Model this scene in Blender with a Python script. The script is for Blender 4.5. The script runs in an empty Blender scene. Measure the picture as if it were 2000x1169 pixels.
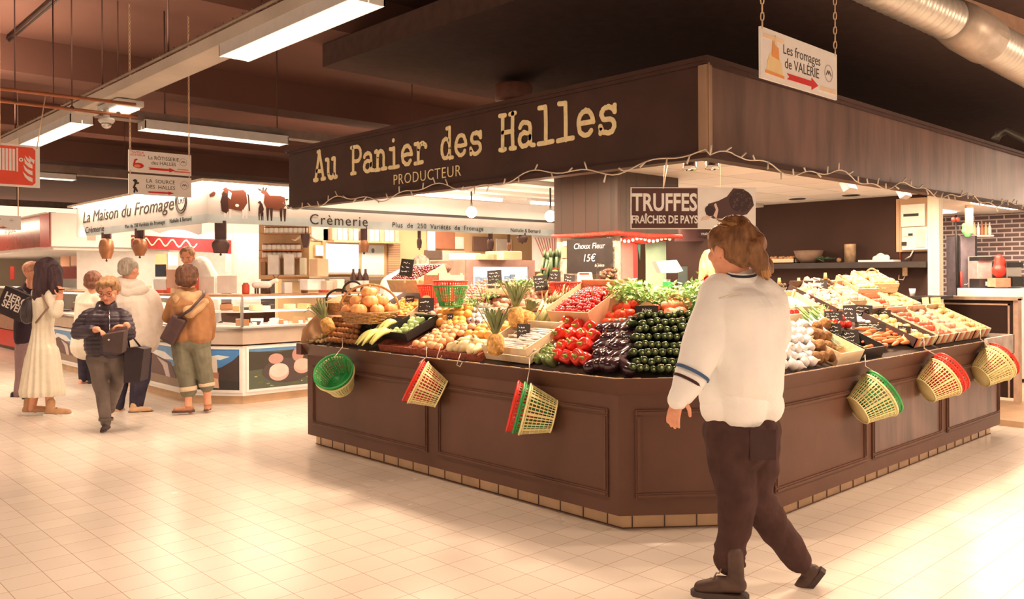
import bpy, bmesh, math, random
from mathutils import Vector, Matrix, Quaternion, noise
S = bpy.context.scene; COL = S.collection; R = random.Random(7)
# ------------------------------------------------------------ camera
FPX, HZ, ROLL, YAW, HC = 1647.06, 534.88, -5.065e-3, 0.75624, 1.55
FW = Vector((math.sin(YAW), math.cos(YAW), 0)); RT = Vector((math.cos(YAW), -math.sin(YAW), 0)); UP = Vector((0, 0, 1))
CAM = Vector((0, 0, HC))
cam = bpy.data.cameras.new('camera'); cam.sensor_width = 36; cam.lens = 36*FPX/2000; cam.shift_y = -(584.5-HZ)/2000
cam.clip_end = 120; co = bpy.data.objects.new('camera', cam); COL.objects.link(co)
cr, ci = math.cos(ROLL), math.sin(ROLL)
r_ = RT*cr+UP*ci; u_ = UP*cr-RT*ci
co.matrix_world = Matrix.Translation(CAM) @ Matrix((r_, u_, -FW)).transposed().to_4x4()
S.camera = co
S.view_settings.view_transform = 'Standard'; S.view_settings.look = 'None'; S.view_settings.exposure = 0.2; S.view_settings.gamma = 1
S.view_settings.use_curve_mapping = False
S.cycles.max_bounces = 6; S.cycles.diffuse_bounces = 3; S.cycles.glossy_bounces = 3; S.cycles.transparent_max_bounces = 16
S.cycles.sample_clamp_indirect = 4; S.cycles.caustics_reflective = False; S.cycles.caustics_refractive = False
# ------------------------------------------------------------ light
TINT = (1.0, .70, .475)
wd = bpy.data.worlds.new('ambient_fill'); S.world = wd; wd.use_nodes = True
wd.node_tree.nodes['Background'].inputs[0].default_value = (*TINT, 1); wd.node_tree.nodes['Background'].inputs[1].default_value = 1.35  # even warm fill from all sides, added without any real source
def area(name, loc, sx, sy, power, dirn=(0, 0, -1), ax=None, spread=180, col=TINT):
    l = bpy.data.lights.new(name, 'AREA'); l.shape = 'RECTANGLE'; l.size = sx; l.size_y = sy; l.energy = power; l.color = col; l.spread = math.radians(spread)
    o = bpy.data.objects.new(name, l); COL.objects.link(o)
    z = -Vector(dirn).normalized(); x = Vector(ax or (1, 0, 0)); x = (x-z*x.dot(z)).normalized(); y = z.cross(x)
    o.matrix_world = Matrix.Translation(Vector(loc)) @ Matrix((x, y, z)).transposed().to_4x4()
    return o
def spot(name, loc, dirn, power, ang=70, blend=.6, rad=.05):
    l = bpy.data.lights.new(name, 'SPOT'); l.energy = power; l.color = TINT; l.spot_size = math.radians(ang); l.spot_blend = blend; l.shadow_soft_size = rad
    o = bpy.data.objects.new(name, l); COL.objects.link(o); o.location = loc
    o.rotation_euler = Vector(dirn).to_track_quat('-Z', 'Y').to_euler(); return o
def bulb(name, loc, power, rad=.06):
    l = bpy.data.lights.new(name, 'POINT'); l.energy = power; l.color = TINT; l.shadow_soft_size = rad
    o = bpy.data.objects.new(name, l); COL.objects.link(o); o.location = loc; return o
# luminaire rows of the hall (the ones in the picture get their fixtures further down)
for i, (x, y, sx, sy, p) in enumerate([
        (2.40, 4.35, .17, 1.5, 30), (2.40, 9.0, .17, 1.6, 26), (3.75, 8.25, 1.45, .15, 40), (2.4, .2, .2, 1.5, 42), (2.4, -3.6, .2, 1.5, 42),
        (-1.2, 4.4, .2, 1.5, 42), (-1.2, .2, .2, 1.5, 42), (-1.2, 8.8, .2, 1.5, 42), (2.4, 13.2, .2, 1.5, 60), (6.0, .2, 1.5, .2, 150), (10.2, .2, 1.5, .2, 110), (6.6, 8.4, 1.5, .2, 50), (9.4, 8.4, 1.5, .2, 50),
        (8.2, -2.2, 1.5, .2, 60), (1.0, 17, .2, 1.5, 120), (-1.5, 21, .2, 1.5, 120), (1.5, 22, .2, 1.5, 120), (5.2, 13.5, 1.5, .3, 70), (8.4, 12.5, 1.5, .3, 70)]):
    area('hall_luminaire_light', (x, y, 2.9), sx, sy, p*.80, spread=128)
for y, p in ((9.8, 42), (6.4, 20), (.6, 14)): area('luminaire_uplight', (2.1, y, 3.12), .1, 1.4, p, (-.25, 0, 1))  # unseen lamps added above the tray to brighten the ceiling
area('luminaire_uplight', (7.4, .6, 3.0), 1.4, .1, 26, (0, .35, 1))  # another unseen added lamp, brightens the ceiling beside the right aisle
area('daylight_entrance', (17.2, .2, 2.6), 3.6, 2.8, 150, (-1, 0, 0), (0, 1, 0), col=(1, .73, .53))
# ------------------------------------------------------------ helpers
BENCH = bpy.data.scenes.new('bench')                   # an empty second scene in which lettering and skins are turned into meshes
def ray(px, py):
    a = (px-1000)/FPX; b = (py-HZ)/FPX
    return FW+RT*(a*cr+b*ci)-UP*(-a*ci+b*cr)
def P(px, py, x=None, y=None, z=None, t=None):      # where the sight line of a picture point meets a plane of the hall
    d = ray(px, py)
    if t is None: t = x/d.x if x is not None else y/d.y if y is not None else (z-HC)/d.z
    return CAM+d*t
def lin(c): return tuple((v/255/12.92 if v/255 <= .04045 else ((v/255+.055)/1.055)**2.4) for v in c)
def A(r, g, b, e=1.0):                                # albedo of a thing seen as r,g,b under the hall's warm lamps
    return tuple(min(.92, max(.004, v/(t*e))) for v, t in zip(lin((r, g, b)), TINT))
MATS = {}
def mat(name, col, rough=.55, metal=0, var=.15, scale=12, bump=0, bscale=60, spec=.4, emit=0, ecol=None, alpha=1, trans=0, coat=0, stretch=None, sss=0):
    if name in MATS: return MATS[name]
    m = bpy.data.materials.new(name); m.use_nodes = True; n = m.node_tree.nodes; L = m.node_tree.links
    b = n['Principled BSDF']; I = b.inputs
    I['Roughness'].default_value = rough; I['Metallic'].default_value = metal; I['Specular IOR Level'].default_value = spec
    I['Alpha'].default_value = alpha; I['Transmission Weight'].default_value = trans; I['Coat Weight'].default_value = coat
    if emit:
        I['Emission Color'].default_value = (*(ecol or col), 1); I['Emission Strength'].default_value = emit
    tc = n.new('ShaderNodeTexCoord'); mp = n.new('ShaderNodeMapping'); L.new(tc.outputs['Object'], mp.inputs[0])
    if stretch: mp.inputs['Scale'].default_value = stretch
    nz = n.new('ShaderNodeTexNoise'); nz.inputs['Scale'].default_value = scale; nz.inputs['Detail'].default_value = 5; L.new(mp.outputs[0], nz.inputs[0])
    rp = n.new('ShaderNodeValToRGB'); rp.color_ramp.elements[0].position = .3; rp.color_ramp.elements[1].position = .7
    rp.color_ramp.elements[0].color = (*[v*(1-var) for v in col], 1); rp.color_ramp.elements[1].color = (*[min(1, v*(1+var)) for v in col], 1)
    L.new(nz.outputs[0], rp.inputs[0]); L.new(rp.outputs[0], I['Base Color'])
    if bump:
        n2 = n.new('ShaderNodeTexNoise'); n2.inputs['Scale'].default_value = bscale; L.new(mp.outputs[0], n2.inputs[0])
        bp = n.new('ShaderNodeBump'); bp.inputs['Strength'].default_value = bump; bp.inputs['Distance'].default_value = .01
        L.new(n2.outputs[0], bp.inputs['Height']); L.new(bp.outputs[0], I['Normal'])
    MATS[name] = m; return m
def basis(o, right, up):
    r = Vector(right).normalized(); u = Vector(up); u = (u-r*u.dot(r)).normalized(); n = r.cross(u)
    return Matrix.Translation(Vector(o)) @ Matrix((r, u, n)).transposed().to_4x4()
class MB:
    def __init__(s): s.bm = bmesh.new(); s.mi = 0; s.mats = []
    def use(s, m):
        if m not in s.mats: s.mats.append(m)
        s.mi = s.mats.index(m); return s
    def faces(s, vs, fs, M=None, smooth=False):
        bv = [s.bm.verts.new((M @ Vector(v)) if M else v) for v in vs]
        for f in fs:
            try: q = s.bm.faces.new([bv[i] for i in f]); q.smooth = smooth; q.material_index = s.mi
            except ValueError: pass
        return bv
    def box(s, a, b, M=None, bev=0):
        a, b = [min(p, q) for p, q in zip(a, b)], [max(p, q) for p, q in zip(a, b)]
        vs = [(x, y, z) for z in (a[2], b[2]) for y in (a[1], b[1]) for x in (a[0], b[0])]
        bv = s.faces(vs, [(0, 2, 3, 1), (4, 5, 7, 6), (0, 1, 5, 4), (2, 6, 7, 3), (0, 4, 6, 2), (1, 3, 7, 5)], M)
        if bev:
            es = {e for v in bv for e in v.link_edges}; r = bmesh.ops.bevel(s.bm, geom=list(es), offset=bev, segments=2, affect='EDGES', profile=.6)
            for f in r['faces']: f.material_index = s.mi
        return s
    def cbox(s, c, d, M=None, bev=0):
        return s.box([c[i]-d[i]/2 for i in range(3)], [c[i]+d[i]/2 for i in range(3)], M, bev)
    def prism(s, poly, z0, z1, M=None, smooth=False):      # polygon in local xy, extruded along local z
        k = len(poly); vs = [(x, y, z0) for x, y in poly]+[(x, y, z1) for x, y in poly]
        ar = sum(poly[i][0]*poly[(i+1) % k][1]-poly[(i+1) % k][0]*poly[i][1] for i in range(k))
        f = [tuple(range(k-1, -1, -1)), tuple(range(k, 2*k))]+[(i, (i+1) % k, k+(i+1) % k, k+i) for i in range(k)]
        if ar < 0: f = [tuple(reversed(q)) for q in f]
        s.faces(vs, f, M, smooth); return s
    def tube(s, path, r, seg=8, M=None, closed=False, cap=True):
        path = [Vector(p) for p in path]; k = len(path); rs = r if isinstance(r, (list, tuple)) else [r]*k
        vs = []; pu = None
        for i, p in enumerate(path):
            a = path[i-1] if (i or closed) else p; b = path[(i+1) % k] if (i < k-1 or closed) else p
            d = (b-a); d = d.normalized() if d.length > 1e-9 else Vector((0, 0, 1))
            if pu is None: pu = d.orthogonal().normalized()
            pu = pu-d*pu.dot(d); pu = pu.normalized() if pu.length > 1e-6 else d.orthogonal().normalized(); w = d.cross(pu)
            for j in range(seg):
                t = 2*math.pi*j/seg; vs.append(p+(pu*math.cos(t)+w*math.sin(t))*rs[i])
        fs = []
        for i in range(k if closed else k-1):
            n = (i+1) % k
            for j in range(seg): fs.append((i*seg+j, i*seg+(j+1) % seg, n*seg+(j+1) % seg, n*seg+j))
        if cap and not closed: fs += [tuple(range(seg-1, -1, -1)), tuple((k-1)*seg+j for j in range(seg))]
        s.faces(vs, fs, M, True); return s
    def lathe(s, prof, seg=16, M=None, warp=None, cap=True):   # profile (radius, height)
        vs = []
        for (r, h) in prof:
            for j in range(seg):
                t = 2*math.pi*j/seg; k = warp(t, h) if warp else 1; vs.append((r*k*math.cos(t), r*k*math.sin(t), h))
        fs = [(i*seg+j, i*seg+(j+1) % seg, (i+1)*seg+(j+1) % seg, (i+1)*seg+j) for i in range(len(prof)-1) for j in range(seg)]
        if cap: fs += [tuple(range(seg-1, -1, -1)), tuple((len(prof)-1)*seg+j for j in range(seg))]
        s.faces(vs, fs, M, True); return s
    def ball(s, c, r, M=None, seg=14, rings=9):
        r = r if isinstance(r, (tuple, list)) else (r, r, r)
        pr = [(math.sin(math.pi*i/rings), -math.cos(math.pi*i/rings)) for i in range(1, rings)]
        T = Matrix.Translation(Vector(c)) @ Matrix.Diagonal((*r, 1)); s.lathe([(.02, -1)]+pr+[(.02, 1)], seg, (M @ T) if M else T); return s
    def cone(s, a, ra, b, rb, seg=12, M=None):             # rounded tapered capsule
        a = Vector(a); b = Vector(b); d = (b-a); l = d.length or 1e-6; pr = []
        for i in range(5): t = math.pi/2*(1-i/4); pr.append((max(.0005, ra*math.cos(t)), -ra*math.sin(t)))
        for i in range(5): t = math.pi/2*i/4; pr.append((max(.0005, rb*math.cos(t)), l+rb*math.sin(t)))
        T = Matrix.Translation(a) @ Vector((0, 0, 1)).rotation_difference(d/l).to_matrix().to_4x4()
        s.lathe(pr, seg, (M @ T) if M else T); return s
    def mesh(s, name, mats=None):
        me = bpy.data.meshes.new(name); s.bm.to_mesh(me); s.bm.free()
        for m in (mats or s.mats): me.materials.append(m)
        return me
def tag(o, label=None, cat=None, group=None, kind=None):
    if label: o['label'] = label
    if cat: o['category'] = cat
    if group: o['group'] = group
    if kind: o['kind'] = kind
    return o
def ob(name, mb, m=None, parent=None, label=None):
    me = mb if isinstance(mb, bpy.types.Mesh) else mb.mesh(name, [m] if m and not mb.mats else None)
    if m and not len(me.materials): me.materials.append(m)
    o = bpy.data.objects.new(name, me); COL.objects.link(o)
    if parent is not None:
        o.parent = parent
        o.matrix_parent_inverse = (Matrix.Translation(parent.location)).inverted() if parent.get('_w') else Matrix.Identity(4)
    if label: o['label'] = label
    return o
def empty(name, loc, label, cat, group=None, M=None):     # parts of it are given in world coordinates when M is None
    o = bpy.data.objects.new(name, None); COL.objects.link(o); o.empty_display_size = .1
    if M is not None: o.matrix_world = M
    else: o.location = Vector(loc); o['_w'] = 1
    return tag(o, label, cat, group)
def struct(name, mb, m=None, parent=None):
    o = ob(name, mb, m, parent)
    if parent is None: o['kind'] = 'structure'
    return o
def text_bm(mb, body, size, M, ext=.002, align='CENTER', shear=0, xs=1, spacing=1, off=0):
    c = bpy.data.curves.new('t', 'FONT'); c.body = body; c.size = size; c.extrude = ext; c.align_x = align; c.shear = shear; c.space_character = spacing; c.resolution_u = 3; c.offset = off
    o = bpy.data.objects.new('t', c); BENCH.collection.objects.link(o); BENCH.view_layers[0].update(); dg = BENCH.view_layers[0].depsgraph
    me = bpy.data.meshes.new_from_object(o.evaluated_get(dg)); X = M @ Matrix.Diagonal((xs, 1, 1, 1))
    me.transform(X); n0 = len(mb.bm.faces); mb.bm.from_mesh(me); mb.bm.faces.ensure_lookup_table()
    for f in mb.bm.faces[n0:]: f.material_index = mb.mi
    bpy.data.objects.remove(o); bpy.data.curves.remove(c); bpy.data.meshes.remove(me); return mb
def strokes(mb, lines, w, M, ext=.003, seg=6):             # thick flat pen strokes with round ends in the plane of M
    for k, ln in enumerate(lines):
        for i, (a, b) in enumerate(zip(ln[:-1], ln[1:])):
            a = Vector((*a, 0)); b = Vector((*b, 0)); d = b-a
            if d.length < 1e-6: continue
            t = math.atan2(d.y, d.x); pl = []
            for j in range(seg+1): q = t+math.pi/2+math.pi*j/seg; pl.append((a.x+w*math.cos(q), a.y+w*math.sin(q)))
            for j in range(seg+1): q = t-math.pi/2+math.pi*j/seg; pl.append((b.x+w*math.cos(q), b.y+w*math.sin(q)))
            mb.prism(pl, 0, ext+.00007*((i+3*k) % 5), M)
    return mb
def arc(cx, cy, rx, ry, a0, a1, n=8): return [(cx+rx*math.cos(math.radians(a0+(a1-a0)*i/n)), cy+ry*math.sin(math.radians(a0+(a1-a0)*i/n))) for i in range(n+1)]
def remesh(mb, vox, smooth=6, fac=.5):                     # melts the shapes collected in mb into one continuous skin
    me = mb.mesh('m'); o = bpy.data.objects.new('m', me); BENCH.collection.objects.link(o)
    a = o.modifiers.new('r', 'REMESH'); a.mode = 'VOXEL'; a.voxel_size = vox
    b = o.modifiers.new('s', 'SMOOTH'); b.factor = fac; b.iterations = smooth
    BENCH.view_layers[0].update(); dg = BENCH.view_layers[0].depsgraph; r = bpy.data.meshes.new_from_object(o.evaluated_get(dg)); bpy.data.objects.remove(o)
    r.materials.clear()
    for p in r.polygons: p.use_smooth = True
    return r
ORD = ['first', 'second', 'third', 'fourth', 'fifth', 'sixth', 'seventh', 'eighth', 'ninth', 'tenth', 'eleventh', 'twelfth', 'thirteenth', 'fourteenth', 'fifteenth', 'sixteenth', 'seventeenth', 'eighteenth']
# ------------------------------------------------------------ materials of the place
def floor_mat():
    m = bpy.data.materials.new('floor_tiles'); m.use_nodes = True; n = m.node_tree.nodes; L = m.node_tree.links; b = n['Principled BSDF']
    tc = n.new('ShaderNodeTexCoord'); mp = n.new('ShaderNodeMapping'); L.new(tc.outputs['Object'], mp.inputs[0]); mp.inputs['Location'].default_value = (-.04, -.125, 0)
    br = n.new('ShaderNodeTexBrick'); br.offset = 0; br.squash = 1; L.new(mp.outputs[0], br.inputs[0])
    br.inputs['Scale'].default_value = 1; br.inputs['Brick Width'].default_value = .2; br.inputs['Row Height'].default_value = .2
    br.inputs['Mortar Size'].default_value = .0022; br.inputs['Mortar Smooth'].default_value = .3; br.inputs['Bias'].default_value = 0
    c = A(243, 200, 160, 1.04); br.inputs['Color1'].default_value = (*c, 1); br.inputs['Color2'].default_value = (*[v*.93 for v in c], 1)
    br.inputs['Mortar'].default_value = (*A(186, 132, 98, 1), 1)
    nz = n.new('ShaderNodeTexNoise'); nz.inputs['Scale'].default_value = .9; nz.inputs['Detail'].default_value = 4; L.new(tc.outputs['Object'], nz.inputs[0])
    mx = n.new('ShaderNodeMix'); mx.data_type = 'RGBA'; mx.blend_type = 'MULTIPLY'; mx.inputs[0].default_value = .16
    L.new(br.outputs['Color'], mx.inputs[6]); L.new(nz.outputs[0], mx.inputs[7]); L.new(mx.outputs[2], b.inputs['Base Color'])
    rr = n.new('ShaderNodeMapRange'); L.new(nz.outputs[0], rr.inputs[0]); rr.inputs[3].default_value = .16; rr.inputs[4].default_value = .34; L.new(rr.outputs[0], b.inputs['Roughness'])
    bp = n.new('ShaderNodeBump'); bp.inputs['Strength'].default_value = .25; bp.inputs['Distance'].default_value = .002; bp.invert = True
    L.new(br.outputs['Fac'], bp.inputs['Height']); L.new(bp.outputs[0], b.inputs['Normal']); b.inputs['Specular IOR Level'].default_value = .5
    return m
def grid_mat(name, col, line, w, h, gap, rough=.6, off=0.0, perp='XY', bump=.2):
    m = bpy.data.materials.new(name); m.use_nodes = True; n = m.node_tree.nodes; L = m.node_tree.links; b = n['Principled BSDF']
    tc = n.new('ShaderNodeTexCoord'); sx = n.new('ShaderNodeSeparateXYZ'); L.new(tc.outputs['Object'], sx.inputs[0]); cx = n.new('ShaderNodeCombineXYZ')
    L.new(sx.outputs[perp[0]], cx.inputs[0]); L.new(sx.outputs[perp[1]], cx.inputs[1])
    br = n.new('ShaderNodeTexBrick'); br.offset = off; L.new(cx.outputs[0], br.inputs[0]); br.inputs['Scale'].default_value = 1
    br.inputs['Brick Width'].default_value = w; br.inputs['Row Height'].default_value = h; br.inputs['Mortar Size'].default_value = gap; br.inputs['Bias'].default_value = 0
    br.inputs['Color1'].default_value = (*col, 1); br.inputs['Color2'].default_value = (*[v*.82 for v in col], 1); br.inputs['Mortar'].default_value = (*line, 1)
    L.new(br.outputs['Color'], b.inputs['Base Color']); b.inputs['Roughness'].default_value = rough
    bp = n.new('ShaderNodeBump'); bp.inputs['Strength'].default_value = bump; bp.inputs['Distance'].default_value = .004; bp.invert = True
    L.new(br.outputs['Fac'], bp.inputs['Height']); L.new(bp.outputs[0], b.inputs['Normal']); return m
DARK = mat('black_paint', (.115, .054, .038), .5, var=.10, scale=3, bump=.08, bscale=25, spec=.35)
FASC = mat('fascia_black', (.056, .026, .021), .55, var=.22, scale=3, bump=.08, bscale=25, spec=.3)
DARK2 = mat('black_paint_smears_sheen', (.13, .072, .058), .36, var=.42, scale=7, bump=.1, bscale=25, spec=.5, stretch=(1, 1, .22))  # paler streaky black: smears, with the aisle's sheen put into the colour
CEILD = mat('ceiling_shaded', (.07, .038, .032), .85)  # darker copy of the ceiling; shade above the stall is in its colour
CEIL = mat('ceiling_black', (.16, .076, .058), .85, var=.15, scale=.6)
BEAM = mat('beam_paint', (.11, .06, .05), .8, var=.12, scale=2)
METALW = mat('white_enamel', (.62, .62, .62), .4, var=.06)
STEEL = mat('steel', (.55, .53, .5), .28, 1, var=.1, scale=4)
CHROME = mat('chrome', (.75, .73, .7), .15, 1, var=.05)
WHITE = mat('white_board', (.80, .79, .77), .5, var=.04, scale=3)
SOFF = grid_mat('soffit_tiles', (.88, .87, .85), (.42, .38, .36), .6, .6, .006, .7)
PLANK = grid_mat('dark_planks', (.042, .022, .015), (.013, .013, .013), .145, 9, .006, .55, perp='XZ', bump=.5)
PLANKY = grid_mat('dark_planks_side', (.042, .022, .015), (.013, .013, .013), .145, 9, .006, .55, perp='YZ', bump=.5)
PLTILE = mat('plinth_tile', A(203, 146, 98, 1), .4, var=.15, scale=5)
GROUT = mat('grout', A(96, 62, 45, 1), .9)
WOOD = mat('pale_wood', A(226, 166, 112, 1.0), .6, var=.14, scale=5, stretch=(1, 6, 6))
WOODL = mat('light_wood', A(238, 184, 128, 1.0), .6, var=.10, scale=5, stretch=(1, 6, 6))
CARD = mat('cardboard', A(215, 150, 100, 1.0), .8, var=.08, scale=9)
BLACK = mat('black_plastic', (.025, .023, .023), .4, var=.1)
DKW = mat('dark_wall', (.046, .022, .017), .8, var=.10, scale=1.5)
REDP = mat('red_plastic', (.75, .045, .03), .35, var=.06)
GREENP = mat('green_plastic', (.04, .36, .10), .35, var=.06)
YELP = mat('yellow_plastic', (.92, .84, .42), .38, var=.05)
GLASS = None
def glass(name='clear_glass', tint=(.97, .98, .97)):
    m = bpy.data.materials.new(name); m.use_nodes = True; n = m.node_tree.nodes; L = m.node_tree.links
    for k in list(n):
        if k.type == 'BSDF_PRINCIPLED': n.remove(k)
    t = n.new('ShaderNodeBsdfTransparent'); t.inputs[0].default_value = (*tint, 1); g = n.new('ShaderNodeBsdfGlossy'); g.inputs['Roughness'].default_value = .03
    f = n.new('ShaderNodeLayerWeight'); f.inputs[0].default_value = .5; pw = n.new('ShaderNodeMath'); pw.operation = 'POWER'; pw.inputs[1].default_value = 4; L.new(f.outputs['Facing'], pw.inputs[0])
    ml = n.new('ShaderNodeMath'); ml.operation = 'MULTIPLY_ADD'; ml.inputs[1].default_value = .5; ml.inputs[2].default_value = .04; L.new(pw.outputs[0], ml.inputs[0]); mx = n.new('ShaderNodeMixShader')
    L.new(ml.outputs[0], mx.inputs[0]); L.new(t.outputs[0], mx.inputs[1]); L.new(g.outputs[0], mx.inputs[2]); L.new(mx.outputs[0], n['Material Output'].inputs[0]); return m
GLASS = glass()
LAMP = mat('lamp_glow', (.9, .85, .75), .5, emit=9, ecol=(1, .88, .72))
# ------------------------------------------------------------ floor and ceiling
struct('floor', MB().box((-9, -8, -.05), (24, 34, 0)), floor_mat())
struct('ceiling', MB().box((-9, -8, 4.25), (24, 34, 4.4)), CEIL)
bm = MB()
for y in (3.1, 6.9, 10.7, 14.5, 18.3): bm.box((-9, y, 3.85), (24, y+.5, 4.25))
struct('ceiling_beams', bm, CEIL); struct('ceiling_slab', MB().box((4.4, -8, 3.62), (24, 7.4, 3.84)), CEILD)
# cable trays carrying the luminaires
T1 = empty('lighting_rail', (2.4, 6, 3.0), 'long pale cable tray hanging from the ceiling over the left aisle', 'cable tray')
ob('tray', MB().box((2.30, -2, 3.0), (2.50, 19, 3.012)).box((2.296, -2, 3.0), (2.302, 19, 3.075)).box((2.498, -2, 3.0), (2.504, 19, 3.075)), mat('tray_zinc', (.55, .50, .44), .5, .0, var=.15, scale=2), T1)
for i in range(14): y = -1+i*1.4; ob('hanger_rod', MB().tube([(2.33, y, 3.06), (2.33, y, 4.24)], .006, 6), BEAM, T1)
b = MB().tube([(2.30, -2, 3.10), (2.30, 19, 3.10)], .012, 6)
for i in range(150): y = -1.5+i*.13; b.tube([(2.30, y, 3.085), (2.305, y+.06, 3.125)], .005, 5)
ob('mesh_cable_duct', b, mat('dull_zinc', (.30, .24, .19), .6), T1)
T2 = empty('lighting_rail', (5.5, 8.35, 3.0), 'brown cable tray crossing over the cheese stall aisle', 'cable tray')
ob('tray', MB().box((2.55, 8.26, 3.03), (9.5, 8.42, 3.12)), mat('tray_brown', (.20, .15, .13), .6), T2)
for x in (3.2, 4.4, 6.2): ob('hanger_rod', MB().tube([(x, 8.34, 3.1), (x, 8.34, 4.24)], .006, 6), BEAM, T2)
for y0, z0, lab in ((13.2, 3.02, 'second far brown cable tray beyond the cheese stall'), (19.5, 3.0, 'farthest brown cable tray at the end of the hall')):
    t = empty('lighting_rail', (4, y0, z0), lab, 'cable tray'); ob('tray', MB().box((-2, y0, z0), (9, y0+.2, z0+.12)), mat('tray_brown', (.2, .15, .13)), t)
    [ob('hanger_rod', MB().tube([(x, y0+.1, z0+.1), (x, y0+.1, 4.24)], .006, 6), BEAM, t) for x in (1.7, 4.5)]
def luminaire(c, ln, wid, along, lab, hgt=.075):
    M = basis(c, (0, 1, 0) if along == 'y' else (1, 0, 0), (1, 0, 0) if along == 'y' else (0, 1, 0)); M = M if M.to_3x3().col[2].z > 0 else M @ Matrix.Diagonal((1, -1, -1, 1))
    e = empty('ceiling_luminaire', c, lab, 'ceiling light', 'fluorescent ceiling lights')
    a, w = ln/2, wid/2
    ob('housing', MB().box((-a, -w, 0), (a, w, .012), M).box((-a, -w, -hgt), (a, -w+.008, 0), M).box((-a, w-.008, -hgt), (a, w, 0), M).box((-a, -w, -hgt), (-a+.008, w, 0), M).box((a-.008, -w, -hgt), (a, w, 0), M), METALW, e)
    ob('tube', MB().tube([(-a+.04, -w*.45, -.03), (a-.04, -w*.45, -.03)], .014, 8, M).tube([(-a+.04, w*.45, -.03), (a-.04, w*.45, -.03)], .014, 8, M), LAMP, e)
    b = MB(); k = int(ln/.055)
    for i in range(k+1):
        x = -a+.01+(ln-.02)*i/k; b.box((x-.0015, -w+.008, -hgt), (x+.0015, w-.008, -.048), M)
    b.box((-a, -.004, -hgt), (a, .004, -.045), M).box((-a, -w+.004, -hgt-.002), (a, -w+.016, -hgt), M).box((-a, w-.016, -hgt-.002), (a, w-.004, -hgt), M)
    ob('louvre', b, mat('louvre_aluminium', (.85, .83, .78), .3, .3, emit=.9, ecol=(1, .86, .68)), e)
    return e
luminaire((2.40, 4.35, 3.0), 1.52, .2, 'y', 'long bright louvred fluorescent light on the tray nearest the viewer')
luminaire((2.40, 9.05, 3.0), 1.75, .2, 'y', 'bright louvred fluorescent light further back on the same tray')
luminaire((3.72, 8.32, 3.03), 1.5, .2, 'x', 'louvred fluorescent light crossing above the hanging shop signs')
luminaire((3.05, 13.3, 3.02), 1.5, .2, 'x', 'louvred fluorescent light behind the red fire sign')
luminaire((2.05, 19.6, 3.0), 1.5, .2, 'x', 'small louvred fluorescent light at the far end of the hall')
e = empty('emergency_light', (2.47, 7.4, 2.95), 'small glowing emergency light fixed under the long cable tray', 'emergency light')
ob('casing', MB().box((2.36, 7.15, 2.94), (2.58, 7.65, 2.995), bev=.015), METALW, e); ob('diffuser', MB().box((2.38, 7.2, 2.925), (2.56, 7.6, 2.94), bev=.006), mat('diffuser_dim', (.8, .75, .7), emit=1.6, ecol=(1, .8, .55)), e)
# copper pipes, sprinkler head
COPPER = mat('copper_pipe', (.42, .17, .09), .4, .5, var=.1)
a0, a1 = P(0, 173, z=2.93), P(265, 204, z=2.93); b0, b1 = P(0, 197, z=2.90), P(268, 228, z=2.90)
e = empty('copper_pipe', a0, 'upper copper pipe crossing under the cable tray at the left', 'pipe'); d = (a1-a0); ob('pipe', MB().tube([a0-d*2, a1], .014, 10), COPPER, e)
e2 = empty('copper_pipe', b0, 'lower copper pipe crossing under the cable tray at the left', 'pipe'); d = (b1-b0); ob('pipe', MB().tube([b0-d*2, b1], .014, 10), COPPER, e2)
for t in (.1, .5, .85): q = b0+d*t; ob('hanger', MB().tube([q, q+Vector((0, 0, 1.3))], .005, 6).ball(q+Vector((0, 0, .01)), .018), BEAM, e2)
c = P(208, 236, z=2.84); e = empty('dome_camera', c, 'small round dome camera hanging under the copper pipes', 'camera')
ob('bracket', MB().tube([c+Vector((0, 0, .1)), c+Vector((0, 0, .03))], .025, 8).lathe([(.06, .02), (.065, 0), (.05, -.02)], 14, Matrix.Translation(c)), METALW, e); ob('dome', MB().ball(c+Vector((0, 0, -.03)), (.04, .04, .035)), STEEL, e)
# ventilation ducts at the upper right
ALU = mat('duct_foil', (.62, .58, .52), .38, .55, var=.08, scale=3)
def duct(lab, p, q, r, ribs, name='ventilation_duct'):
    e = empty(name, p, lab, 'duct'); p = Vector(p); q = Vector(q); L = (q-p).length; path = []; rs = []; n = int(L/(ribs*1.5))
    for i in range(n*4+1): path.append(p+(q-p)*i/(n*4)); rs.append(r*(.955+.045*math.cos(i*math.pi/2)))
    ob('hose', MB().tube(path, rs, 22), ALU, e); return e
p0, p1, p2, p3 = P(1745, -14, t=5.6), P(1862, 42, t=6.0), P(1925, 80, t=6.25), P(2080, 168, t=7.0)
d = duct('ribbed silver ventilation duct running along the ceiling at upper right', p0-(p1-p0)*1.2, p1, .145, .05)
ob('connector', MB().tube([p1-(p2-p1)*.08, p1+(p2-p1)*.3, p2+(p2-p1)*.02], [.15, .168, .168], 22), mat('duct_plain', (.5, .42, .35), .45, .4), d)
p3 = p2+(p3-p2)*3; n = 312; path = [p2+(p3-p2)*i/(n) for i in range(n+1)]; ob('hose', MB().tube(path, [.158*(.955+.045*math.cos(i*math.pi/2)) for i in range(n+1)], 22), ALU, d)
u0, u1 = P(1800, -40, t=6.2), P(2080, 110, t=7.6)
e = empty('ceiling_girder', u0, 'orange brown steel girder above the silver duct', 'girder'); k = (u1-u0).normalized(); Mg = basis(u0, k, (0, 0, 1))
ob('beam', MB().box((-2, -.09, -.1), (9, .10, .1), Mg).box((-2, .10, -.16), (9, .125, .16), Mg), mat('girder_paint', (.34, .20, .13), .6), e)
q = [P(1943, 274, t=9.5), P(1950, 262, t=9.5), P(1968, 254, t=9.4), P(2010, 276, t=9.2), P(2080, 310, t=9), P(2300, 410, t=8.6)]
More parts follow.
